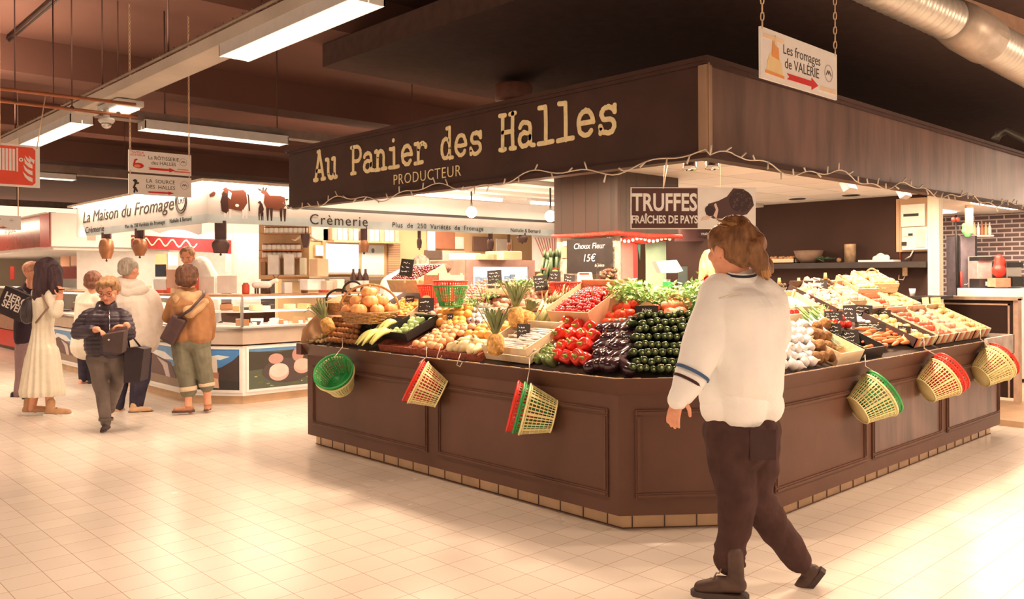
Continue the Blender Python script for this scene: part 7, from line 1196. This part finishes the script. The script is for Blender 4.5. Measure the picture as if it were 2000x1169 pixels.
# -- woman in the black quilted jacket
f = Fig(8.45); TO = -FW
b = MB(); headface(f, b, 212, 567, 0, 18.5, 25, TO+RT*.12, .42); f.limb(b, [(208, 586, .06, 11), (207, 606, .07, 14)]); f.limb(b, [(207, 624, .05, 15), (207, 670, .05, 15)])
f.limb(b, [(170, 620, .03, 8), (154, 648, -.04, 8), (190, 643, -.22, 6)]); hand(b, f.p(186, 643, -.20), RT*.9-FW*.3-UP*.2, -FW*.2-UP, 1, .95, .8); f.limb(b, [(242, 620, .03, 8), (252, 650, -.05, 8), (247, 634, -.20, 6)]); hand(b, f.p(248, 637, -.19), -RT*.75-FW*.3+UP*.1, -UP*.6+FW*.1, -1, .95, .8)
f.limb(b, [(189, 700, .03, 12), (197, 750, .0, 10), (204, 815, -.02, 8)]); f.limb(b, [(228, 698, .05, 12), (229, 745, .14, 9), (223, 768, .26, 8), (214, 798, .5, 7)])
f.body(b, 'woman in a black quilted jacket and jeans looking into her bag', .0065, 3); faceparts(f, hairm('brow', (150, 96, 56)), mat('lip', A(190, 90, 66)))
M, (W, D, H_) = f.hm, f.hd; HG = hairm('fair_short', (154, 100, 58)); b = MB(); b.ball((0, -.14*D, .42*H_), (W*1.14, D*1.0, H_*.72), M); b.ball((0, -.5*D, .0, ), (W*1.1, D*.6, H_*.7), M); b.ball((W*.25, .55*D, .80*H_), (W*.75, D*.45, H_*.25), M); b.ball((-W*.5, .35*D, .78*H_), (W*.55, D*.5, H_*.28), M)
for s in (-1, 1): b.ball((s*W*.98, -.05*D, .2*H_), (W*.22, D*.38, H_*.45), M)
f.add('hair', b, HG, .008, 2, (.014, 30)); b = MB()
for s in (-1, 1): b.tube([M @ Vector((s*W*.4+W*.3*math.cos(a), 1.0*D, .04*H_+H_*.13*math.sin(a))) for a in [i*.524 for i in range(12)]], .0022, 5, closed=True)
b.tube([M @ Vector((-W*.1, 1.02*D, .06*H_)), M @ Vector((W*.1, 1.02*D, .06*H_))], .002, 5); ob('glasses', b, mat('glasses_frame', A(140, 70, 50)), f.o)
QJ = mat('quilted_nylon', A(62, 44, 44), .45, var=.2, scale=8, spec=.4)
b = MB(); f.limb(b, [(178, 616, .05, 15), (236, 616, .05, 15)]); f.limb(b, [(207, 603, .06, 19), (207, 622, .05, 30)]); f.limb(b, [(194, 630, .02, 26), (194, 675, .02, 27)]); f.limb(b, [(220, 630, .02, 26), (221, 675, .02, 27)]); f.limb(b, [(172, 620, .03, 15), (158, 638, -.01, 15), (153, 650, -.05, 13), (180, 645, -.18, 10)]); f.limb(b, [(242, 620, .03, 14), (249, 638, -.02, 13), (252, 652, -.06, 12), (249, 642, -.15, 9)])
me = remesh(b, .008, 4)
ns = [v.normal.copy() for v in me.vertices]
for v, n in zip(me.vertices, ns): v.co += n*.007*abs(math.sin(v.co.z*math.pi/.042))
ob('quilted_jacket', me, QJ, f.o); b = MB(); c = f.p(208, 598, .05); ob('jacket_collar', MB().lathe([(.10, -.04), (.095, .03), (.085, .05), (.08, .03)], 20, aim(c, UP-FW*.3), cap=False), QJ, f.o); ob('zip', MB().tube([f.p(213, 606, -.09), f.p(214, 640, -.13), f.p(213, 682, -.13)], .005, 6), CHROME, f.o); ob('heart_badge', MB().ball(f.p(195, 597, -.08), .012), CHROME, f.o)
JB = mat('denim_grey', A(112, 86, 68), .85, var=.25, scale=6, bump=.3, bscale=60)
b = MB(); f.limb(b, [(194, 688, .03, 21), (222, 688, .04, 21)]); f.limb(b, [(189, 698, .03, 20), (196, 745, .0, 15), (201, 768, -.02, 13), (205, 812, -.02, 11), (206, 824, -.02, 10)]); f.limb(b, [(228, 698, .05, 20), (229, 745, .14, 14), (223, 768, .26, 12), (214, 800, .5, 10)]); f.add('jeans', b, JB, .008, 3, (.008, 16)); band(f, 'jeans_turnup', (207, 818, -.02), (207, 826, -.02), 13, .014, JB)
shoe(f, 'boot', 206, 838, -.05, 34, 20, -FW+RT*.1, mat('boot_dark', A(70, 46, 40), .5), BSOLE, pitch=.1); shoe(f, 'boot', 213, 806, .55, 30, 18, -FW, mat('boot_dark', A(70, 46, 40), .5), BSOLE, pitch=.6)
PB = mat('pouch_leather', A(84, 58, 48), .5, var=.1); c = f.p(222, 664, -.26); M2 = basis(c, RT, UP-FW*.2); e = empty('shoulder_pouch', c, 'dark leather pouch held open at the waist by the woman in black', 'bag'); ob('pouch_body', MB().prism([(-.09, -.10), (.09, -.12), (.13, .10), (.05, .09), (-.08, .06)], -.05, .05, M2), PB, e); ob('flap', MB().prism([(-.08, .05), (.13, .09), (.12, .13), (-.05, .10)], -.055, -.045, M2), mat('pouch_lining', A(150, 100, 80)), e); ob('snap', MB().ball(M2 @ Vector((-.02, .02, .052)), .012), CHROME, e)
c = f.p(267, 700, .02); M2 = basis(c, RT, UP); k = f.k; e = empty('tote_bag', c, 'large black tote bag hanging from the wrist of the woman in black', 'bag'); ob('bag_body', MB().prism([(-18*k, -46*k), (14*k, -42*k), (22*k, 20*k), (8*k, 24*k), (-16*k, 22*k)], -.09, .09, M2), mat('tote_black', A(52, 34, 32), .6), e); ob('handle', MB().tube([M2 @ Vector((-14*k, 20*k, 0)), f.p(249, 645, -.12), M2 @ Vector((8*k, 22*k, 0))], .010, 6), BLACK, e)
# -- man in the grey hoodie seen from behind
f = Fig(9.65); b = MB(); headface(f, b, 252, 527, 0, 17, 22, FW+RT*.35, .15); f.limb(b, [(252, 540, .03, 12), (250, 562, .04, 15)]); f.limb(b, [(255, 585, .02, 15), (258, 660, .02, 15)]); f.limb(b, [(292, 585, .03, 9), (303, 625, .05, 9), (298, 652, .02, 7)]); hand(b, f.p(298, 652, .02), -UP+RT*.1, -RT+FW*.2, 1, 1.05, .5); f.limb(b, [(224, 585, .05, 9), (218, 630, .12, 9), (226, 655, .25, 7)])
f.limb(b, [(270, 700, .02, 15), (268, 745, .02, 12), (268, 790, .02, 9)]); f.limb(b, [(242, 700, .05, 15), (234, 745, .06, 12), (229, 790, .07, 9)]); f.body(b, 'grey haired man in a pale grey hoodie seen from behind', .007, 3)
M, (W, D, H_) = f.hm, f.hd; b = MB(); b.ball((0, -.2*D, .32*H_), (W*1.1, D*.98, H_*.78), M); b.ball((0, -.55*D, -.05*H_), (W*1.0, D*.5, H_*.55), M); f.add('hair', b, hairm('grey', (172, 138, 106)), .008, 2, (.008, 34))
HOD = cloth('hoodie', (224, 184, 148), var=.06); b = MB(); f.limb(b, [(226, 580, .04, 16), (292, 580, .03, 17)]); f.limb(b, [(252, 560, .04, 22), (254, 590, .03, 36)]); f.limb(b, [(246, 600, .02, 30), (258, 668, .02, 30)]); f.limb(b, [(272, 600, .02, 30), (282, 660, .02, 29)]); f.limb(b, [(260, 668, .02, 27), (284, 664, .02, 27)]); f.limb(b, [(295, 584, .03, 18), (305, 618, .05, 16), (300, 646, .02, 12)]); f.limb(b, [(222, 584, .05, 16), (217, 628, .12, 14), (226, 650, .24, 11)]); f.add('hoodie', b, HOD, .009, 4, (.014, 8))
b = MB(); f.limb(b, [(230, 558, .0, 12), (250, 572, -.08, 13), (282, 566, -.02, 10)]); f.limb(b, [(236, 550, .0, 12), (254, 560, -.06, 13), (272, 556, .0, 10)]); f.add('hood', b, HOD, .009, 4, (.01, 12)); ob('watch', MB().lathe([(.042, -.01), (.042, .01)], 16, aim(f.p(299, 650, .02), UP), cap=False), BLACK, f.o)
DJ = cloth('dark_denim', (62, 48, 50), var=.2); b = MB(); f.limb(b, [(246, 690, .03, 24), (272, 690, .02, 24)]); f.limb(b, [(242, 695, .04, 22), (234, 742, .05, 17), (228, 792, .07, 13)]); f.limb(b, [(274, 695, .02, 22), (274, 742, .02, 18), (266, 792, .02, 13)]); f.add('jeans', b, DJ, .008, 3, (.010, 14))
TAN, TSO = mat('shoe_tan', A(214, 150, 98), .6), mat('sole_brown', A(90, 58, 44)); shoe(f, 'shoe', 273, 806, -.02, 44, 15, RT*.95+FW*.2, TAN, TSO); shoe(f, 'shoe', 226, 806, .03, 38, 15, RT*.5+FW*.8, TAN, TSO)
# -- woman in the tan jacket seen from behind
f = Fig(9.45); b = MB(); headface(f, b, 366, 541, 0, 18, 23, FW-RT*.1, .1); f.limb(b, [(367, 552, .02, 11), (368, 572, .03, 14)]); f.limb(b, [(370, 588, .02, 15), (374, 640, .02, 15)]); f.limb(b, [(340, 592, .04, 8), (330, 620, .1, 8), (344, 612, .30, 6)]); hand(b, f.p(344, 612, .30), FW+UP*.2, -UP, 1, .95, .5); f.limb(b, [(402, 592, .04, 8), (408, 640, .14, 8), (408, 664, .25, 6)]); hand(b, f.p(408, 660, .25), -UP+FW*.2, -RT, -1, .95, .4)
f.limb(b, [(358, 690, .02, 14), (364, 740, .0, 11), (368, 775, -.01, 7), (368, 796, -.01, 7)]); f.limb(b, [(390, 690, .04, 14), (399, 740, .05, 11), (405, 770, .08, 7), (406, 792, .08, 7)]); f.limb(b, [(368, 797, -.01, 7), (356, 801, -.04, 5)]); f.limb(b, [(406, 793, .08, 7), (404, 797, .18, 5)]); f.body(b, 'woman in a tan hooded jacket and rolled olive trousers seen from behind', .0065, 3)
M, (W, D, H_) = f.hm, f.hd; b = MB(); b.ball((0, -.15*D, .18*H_), (W*1.22, D*1.12, H_*.98), M); b.ball((0, -.4*D, -.30*H_), (W*1.12, D*.8, H_*.6), M); f.add('hair', b, hairm('brown_bob', (98, 54, 32)), .008, 2, (.014, 28, (1, 1, .4)))
TJ = cloth('tan_jacket', (160, 98, 56), var=.12); b = MB(); f.limb(b, [(344, 590, .04, 15), (400, 590, .03, 15)]); f.limb(b, [(368, 572, .03, 17), (370, 596, .02, 34)]); f.limb(b, [(360, 605, .02, 26), (362, 652, .02, 27)]); f.limb(b, [(384, 605, .02, 26), (388, 652, .02, 27)]); f.limb(b, [(342, 594, .04, 15), (330, 618, .08, 13), (342, 612, .24, 11)]); f.limb(b, [(402, 594, .04, 15), (408, 632, .10, 14), (409, 655, .2, 11)]); f.limb(b, [(345, 645, .05, 13), (342, 690, .06, 8)]); f.add('jacket', b, TJ, .009, 4, (.018, 9))
b = MB(); f.limb(b, [(346, 582, -.02, 9), (372, 608, -.13, 13), (400, 590, -.03, 9)]); f.limb(b, [(354, 570, .0, 9), (370, 584, -.07, 14), (390, 576, .0, 9)]); f.ball(b, 373, 598, -.09, 20, 14, 9); f.add('hood', b, cloth('tan_hood', (196, 138, 88), var=.12), .009, 4, (.012, 14))
OL = cloth('olive_trousers', (118, 98, 70), var=.15); b = MB(); f.limb(b, [(360, 668, .02, 23), (388, 668, .02, 23)]); f.limb(b, [(357, 672, .02, 22), (362, 715, .01, 19), (368, 762, .0, 15)]); f.limb(b, [(388, 672, .03, 22), (396, 712, .04, 18), (404, 752, .06, 14)]); f.add('trousers', b, OL, .008, 3, (.010, 13)); PT = cloth('turnup', (206, 160, 116)); band(f, 'turnup', (368, 758, 0), (369, 768, 0), 16, .025, PT); band(f, 'turnup', (404, 750, .06), (405, 760, .06), 15, .02, PT)
SA = mat('sandal_leather', A(176, 106, 66), .6); o = shoe(f, 'sandal', 360, 804, -.03, 40, 5, -RT*.85-FW*.3, SA, TSO); ob('strap', MB().lathe([(.045, -.01), (.045, .01)], 14, aim(f.p(367, 794, -.01), UP), cap=False), SA, o); o = shoe(f, 'sandal', 405, 800, .10, 26, 5, FW, SA, TSO); ob('strap', MB().lathe([(.045, -.01), (.045, .01)], 14, aim(f.p(406, 790, .08), UP), cap=False), SA, o)
k = f.k; c = f.p(341, 642, -.14); M2 = basis(c, RT, UP) @ Matrix.Rotation(-.5, 4, 'Z'); e = empty('shoulder_bag', c, 'dark brown shoulder bag on the back of the woman in tan', 'bag'); ob('bag_body', remesh(MB().box((-16*k, -30*k, -.05), (14*k, 26*k, .05), M2, .03), .01, 4), mat('bag_brown', A(78, 48, 40), .5, var=.15), e); ob('strap', MB().tube([f.p(346, 622, -.17), f.p(372, 604, -.21), f.p(398, 576, -.12), f.p(398, 568, -.0)], .016, 6), mat('bag_brown', A(78, 48, 40)), e)
# -- woman in the long white dress
f = Fig(9.45); SIDE = RT*.8+FW*.6; b = MB(); headface(f, b, 96, 530, 0, 17, 24, SIDE, .1); f.limb(b, [(93, 545, .0, 10), (90, 566, 0, 13)]); f.limb(b, [(86, 580, 0, 12), (84, 660, 0, 12)]); f.limb(b, [(100, 580, -.1, 8), (108, 612, -.13, 8), (117, 578, -.14, 6)]); hand(b, f.p(117, 580, -.14), UP+RT*.2, -RT*.6+FW*.3, 1, .9, .9); f.limb(b, [(70, 760, .02, 8), (62, 798, .02, 7)]); f.limb(b, [(96, 760, -.03, 8), (97, 800, -.03, 7)]); f.body(b, 'woman with long black hair in a long white dress and tan high tops', .0065, 3)
M, (W, D, H_) = f.hm, f.hd; HK = hairm('black_long', (66, 38, 36)); b = MB(); b.ball((0, -.18*D, .2*H_), (W*1.25, D*1.1, H_*.98), M); f.limb(b, [(92, 530, -.02, 22), (86, 560, -.03, 20), (76, 590, -.05, 12), (68, 602, -.06, 4)]); f.limb(b, [(108, 530, -.06, 14), (108, 560, -.09, 12), (106, 580, -.10, 5)]); f.limb(b, [(90, 540, .05, 20), (86, 572, .05, 15), (78, 590, .03, 7)]); f.add('hair', b, HK, .008, 3, (.012, 26, (1, 1, .25)))
DR = cloth('white_dress', (236, 196, 152), var=.05); b = MB(); f.limb(b, [(72, 572, .05, 11), (104, 572, -.06, 11)]); f.limb(b, [(88, 562, 0, 12), (88, 584, 0, 22)]); f.limb(b, [(86, 590, 0, 23), (84, 640, 0, 19), (82, 700, 0, 27), (80, 762, 0, 36)]); f.limb(b, [(72, 700, .02, 20), (62, 764, .02, 22)]); f.limb(b, [(92, 690, -.02, 22), (100, 764, -.02, 24)]); f.limb(b, [(102, 580, -.08, 14), (107, 606, -.12, 13), (110, 610, -.13, 12), (115, 592, -.14, 9)]); me = remesh(b, .009, 4)
z0 = f.p(80, 772).z
for v in me.vertices:
    q = max(0, 1-(v.co.z-z0)/.95)
    if v.co.z < z0: v.co.z = z0
    a = math.atan2(v.co.y-f.p(80, 700).y, v.co.x-f.p(80, 700).x); v.co += Vector((math.cos(a), math.sin(a), 0))*.014*q*math.sin(a*17)
ob('dress', wrinkle(me, .008, 9), DR, f.o); HT, HTS = mat('canvas_tan', A(190, 126, 80), .8), mat('sole_cream', A(246, 214, 174), .6)
shoe(f, 'high_top', 70, 808, .04, 56, 26, RT*.95+FW*.1, HT, HTS, laces=BLACK); shoe(f, 'high_top', 112, 812, -.05, 56, 27, RT*.95-FW*.1, HT, HTS, laces=BLACK)
c = f.p(56, 605, -.06); e = empty('leaf_backpack', c, 'black leather backpack on the woman in the white dress', 'bag'); b = MB(); f.ball(b, 56, 606, -.06, 14, 27, 18, -.15); f.ball(b, 52, 612, -.08, 9, 20, 16, -.1); ob('bag_body', remesh(b, .01, 2), mat('bag_black', A(66, 48, 44), .4, var=.2), e); ob('strap', MB().tube([f.p(62, 582, -.02), f.p(82, 574, -.10), f.p(94, 600, -.19), f.p(70, 630, -.12)], .012, 6), mat('strap_tan', A(150, 104, 76)), e); ob('rib', MB().tube([f.p(58, 582, -.22), f.p(50, 606, -.25), f.p(54, 630, -.2)], .006, 5), BLACK, e)
c = f.p(118, 565, -.17); o = ob('phone', MB().cbox((0, 0, 0), (.07, .012, .05), basis(c, RT, UP), .004), BLACK); tag(o, 'small dark snack held up by the woman in white', 'snack'); o.name = 'snack'
# -- dark clothed person behind her, with a lettered tote bag
f = Fig(10.9); b = MB(); headface(f, b, 66, 532, 0, 16, 21, RT*.8+FW*.6, .1); f.limb(b, [(62, 545, 0, 9), (60, 562, 0, 12)]); f.limb(b, [(56, 580, 0, 12), (52, 650, 0, 12)]); f.limb(b, [(50, 690, 0, 12), (44, 730, 0, 9), (38, 770, 0, 7)]); f.limb(b, [(56, 690, .05, 12), (56, 730, .05, 9), (58, 772, .05, 7)]); f.limb(b, [(40, 575, -.05, 7), (34, 610, -.05, 7), (40, 640, 0, 6)]); hand(b, f.p(40, 640, 0), -UP+RT*.3, RT, 1, 1, .8); f.body(b, 'short haired person in black behind the woman in white', .008, 3)
M, (W, D, H_) = f.hm, f.hd; b = MB(); b.ball((0, -.2*D, .35*H_), (W*1.06, D*.95, H_*.72), M); f.add('hair', b, hairm('ginger_grey', (196, 120, 82)), .008, 2); BT = cloth('black_top', (58, 38, 38)); b = MB(); f.limb(b, [(42, 572, 0, 13), (72, 572, 0, 12)]); f.limb(b, [(58, 558, 0, 12), (56, 585, 0, 22)]); f.limb(b, [(54, 600, 0, 22), (50, 660, 0, 21)]); f.limb(b, [(40, 575, -.04, 12), (34, 608, -.05, 10), (40, 634, 0, 8)]); f.add('coat', b, BT, .01, 4, (.012, 10)); b = MB(); f.limb(b, [(50, 668, 0, 19), (44, 725, 0, 13), (37, 770, 0, 10)]); f.limb(b, [(56, 668, .05, 18), (56, 725, .05, 12), (58, 770, .05, 9)]); f.add('trousers', b, cloth('grey_trousers', (150, 106, 92)), .009, 3, (.008, 13)); SD = mat('shoe_black', A(60, 40, 38), .6); shoe(f, 'trainer', 36, 783, 0, 36, 14, RT*.9+FW*.2, SD, HTS); shoe(f, 'trainer', 60, 790, -.2, 40, 14, RT*.9+FW*.1, SD, HTS)
c = f.p(30, 592, -.25); k = f.k; M2 = basis(c, RT, UP) @ Matrix.Rotation(-.42, 4, 'Z'); e = empty('tote_bag', c, 'black tote bag with white block letters at the left edge', 'bag'); ob('bag_body', MB().box((-28*k, -28*k, -.05), (26*k, 26*k, .05), M2, .02), mat('tote_black', A(52, 34, 32), .6), e); ob('lettering', text_bm(text_bm(MB(), 'HERO', .13, M2 @ Matrix.Translation((.02, .02, .051)), .001, xs=.9, off=.003), 'SEVEN', .13, M2 @ Matrix.Translation((.02, -.08, .051)), .001, xs=.8, off=.003), flat(246, 206, 170), e); ob('handle', MB().tube([M2 @ Vector((-.08, .17, 0)), f.p(44, 566, -.1), M2 @ Vector((.1, .17, 0))], .012, 6), BLACK, e)
# -- woman in the pale coat further back
f = Fig(12.2); b = MB(); headface(f, b, 184, 548, 0, 14, 18, RT*.6+FW*.8, .1); f.limb(b, [(180, 558, 0, 8), (178, 574, 0, 10)]); f.limb(b, [(172, 594, 0, 11), (170, 660, 0, 11)]); f.limb(b, [(163, 690, 0, 9), (162, 740, 0, 6)]); f.limb(b, [(180, 690, .05, 9), (178, 742, .05, 6)]); f.body(b, 'brown haired woman in a pale coat half hidden behind the woman in black', .009, 3)
M, (W, D, H_) = f.hm, f.hd; b = MB(); b.ball((0, -.15*D, .15*H_), (W*1.22, D*1.1, H_*.98), M); b.ball((0, -.3*D, -.35*H_), (W*1.2, D*.85, H_*.6), M); f.add('hair', b, hairm('auburn', (120, 66, 42)), .009, 2, (.01, 30)); b = MB(); f.limb(b, [(160, 584, 0, 12), (190, 584, 0, 12)]); f.limb(b, [(176, 570, 0, 10), (174, 592, 0, 20)]); f.limb(b, [(172, 600, 0, 19), (168, 640, 0, 22), (166, 676, 0, 27)]); f.limb(b, [(160, 588, 0, 12), (154, 625, .05, 10), (158, 650, .1, 8)]); f.limb(b, [(192, 588, 0, 12), (198, 625, .05, 10)]); f.add('coat', b, cloth('pale_coat', (240, 198, 156), var=.05), .011, 4, (.012, 8)); b = MB(); f.limb(b, [(163, 680, 0, 12), (162, 738, 0, 8)]); f.limb(b, [(180, 680, .05, 12), (178, 738, .05, 8)]); f.add('trousers', b, DJ, .01, 3); shoe(f, 'shoe', 163, 752, 0, 26, 9, RT*.4+FW*.8, mat('shoe_rose', A(230, 150, 110)), HTS); shoe(f, 'shoe', 178, 756, .02, 24, 12, FW, SD, TSO)
# -- vendors behind the counters
def vendor(t, hx, hy, lab, look, tilt, hair, top, tors, hr=(14, 18), vox=.01):
    f = Fig(t); b = MB(); headface(f, b, hx, hy, 0, hr[0], hr[1], look, tilt); f.limb(b, [(hx, hy+hr[1]*.6, .03, hr[0]*.6)]+[(x, y, d, r*.6) for x, y, d, r in tors]); f.body(b, lab, .008, 3); M, (W, D, H_) = f.hm, f.hd; b = MB(); b.ball((0, -.2*D, .3*H_), (W*1.15, D*1.0, H_*.8), M); b.ball((0, -.5*D, -.1*H_), (W*1.05, D*.55, H_*.6), M); f.add('hair', b, hair, .009, 2, (.01, 30)); b = MB(); f.limb(b, tors); f.add('top', b, top, vox, 4, (.012, 9)); q = f.p(*tors[-1][:3]); b = MB()
    for s in (-.1, .1): b.cone(q+RT*s, .11, Vector((q.x, q.y, .08))+RT*s*1.2, .07)
    f.add('trousers', b, DJ, .015, 2); return f
WC = cloth('vendor_white', (254, 232, 206), var=.04)
f = vendor(11.0, 366, 500, 'curly haired vendor in white bending over the cheese counter', -FW+RT*.1, .5, hairm('curly', (150, 92, 56)), WC, [(372, 516, .05, 12), (392, 524, .1, 24), (404, 552, .1, 26), (408, 640, .1, 24)], (13, 17)); faceparts(f, hairm('brow', (150, 96, 56)), mat('lip', A(190, 90, 66)))
f = vendor(9.3, 822, 518, 'grey haired vendor in white bending behind the cherry carton', FW-RT*.3, .4, hairm('grey', (172, 138, 106)), WC, [(812, 532, .0, 12), (786, 545, .0, 22), (764, 560, 0, 22), (770, 640, 0, 22)], (15, 18))
f = vendor(8.6, 868, 528, 'customer in a striped white shirt bending behind the shopping baskets', -FW+RT*.2, .9, hairm('brown_bob', (98, 54, 32)), mat('striped_shirt', A(246, 216, 184), .8, var=.25, scale=30, stretch=(6, 6, .3)), [(868, 540, .0, 12), (870, 556, .0, 22), (872, 580, 0, 24), (872, 660, 0, 22)], (12, 14))
f = vendor(7.0, 1388, 512, 'blond vendor in a red top half hidden behind the walking woman', -RT*.8-FW*.3, .2, hairm('blond_straight', (240, 172, 106)), cloth('red_top', (214, 44, 36)), [(1388, 545, .0, 16), (1384, 570, .0, 28), (1384, 680, 0, 30)], (17, 23)); b = MB(); f.limb(b, [(1384, 500, -.02, 14), (1376, 525, -.05, 11), (1368, 545, -.06, 5)]); f.limb(b, [(1394, 500, -.02, 16), (1390, 535, -.06, 9)]); f.add('long_hair', b, hairm('blond_straight', (240, 172, 106)), .008, 3, (.008, 30, (1, 1, .2)))
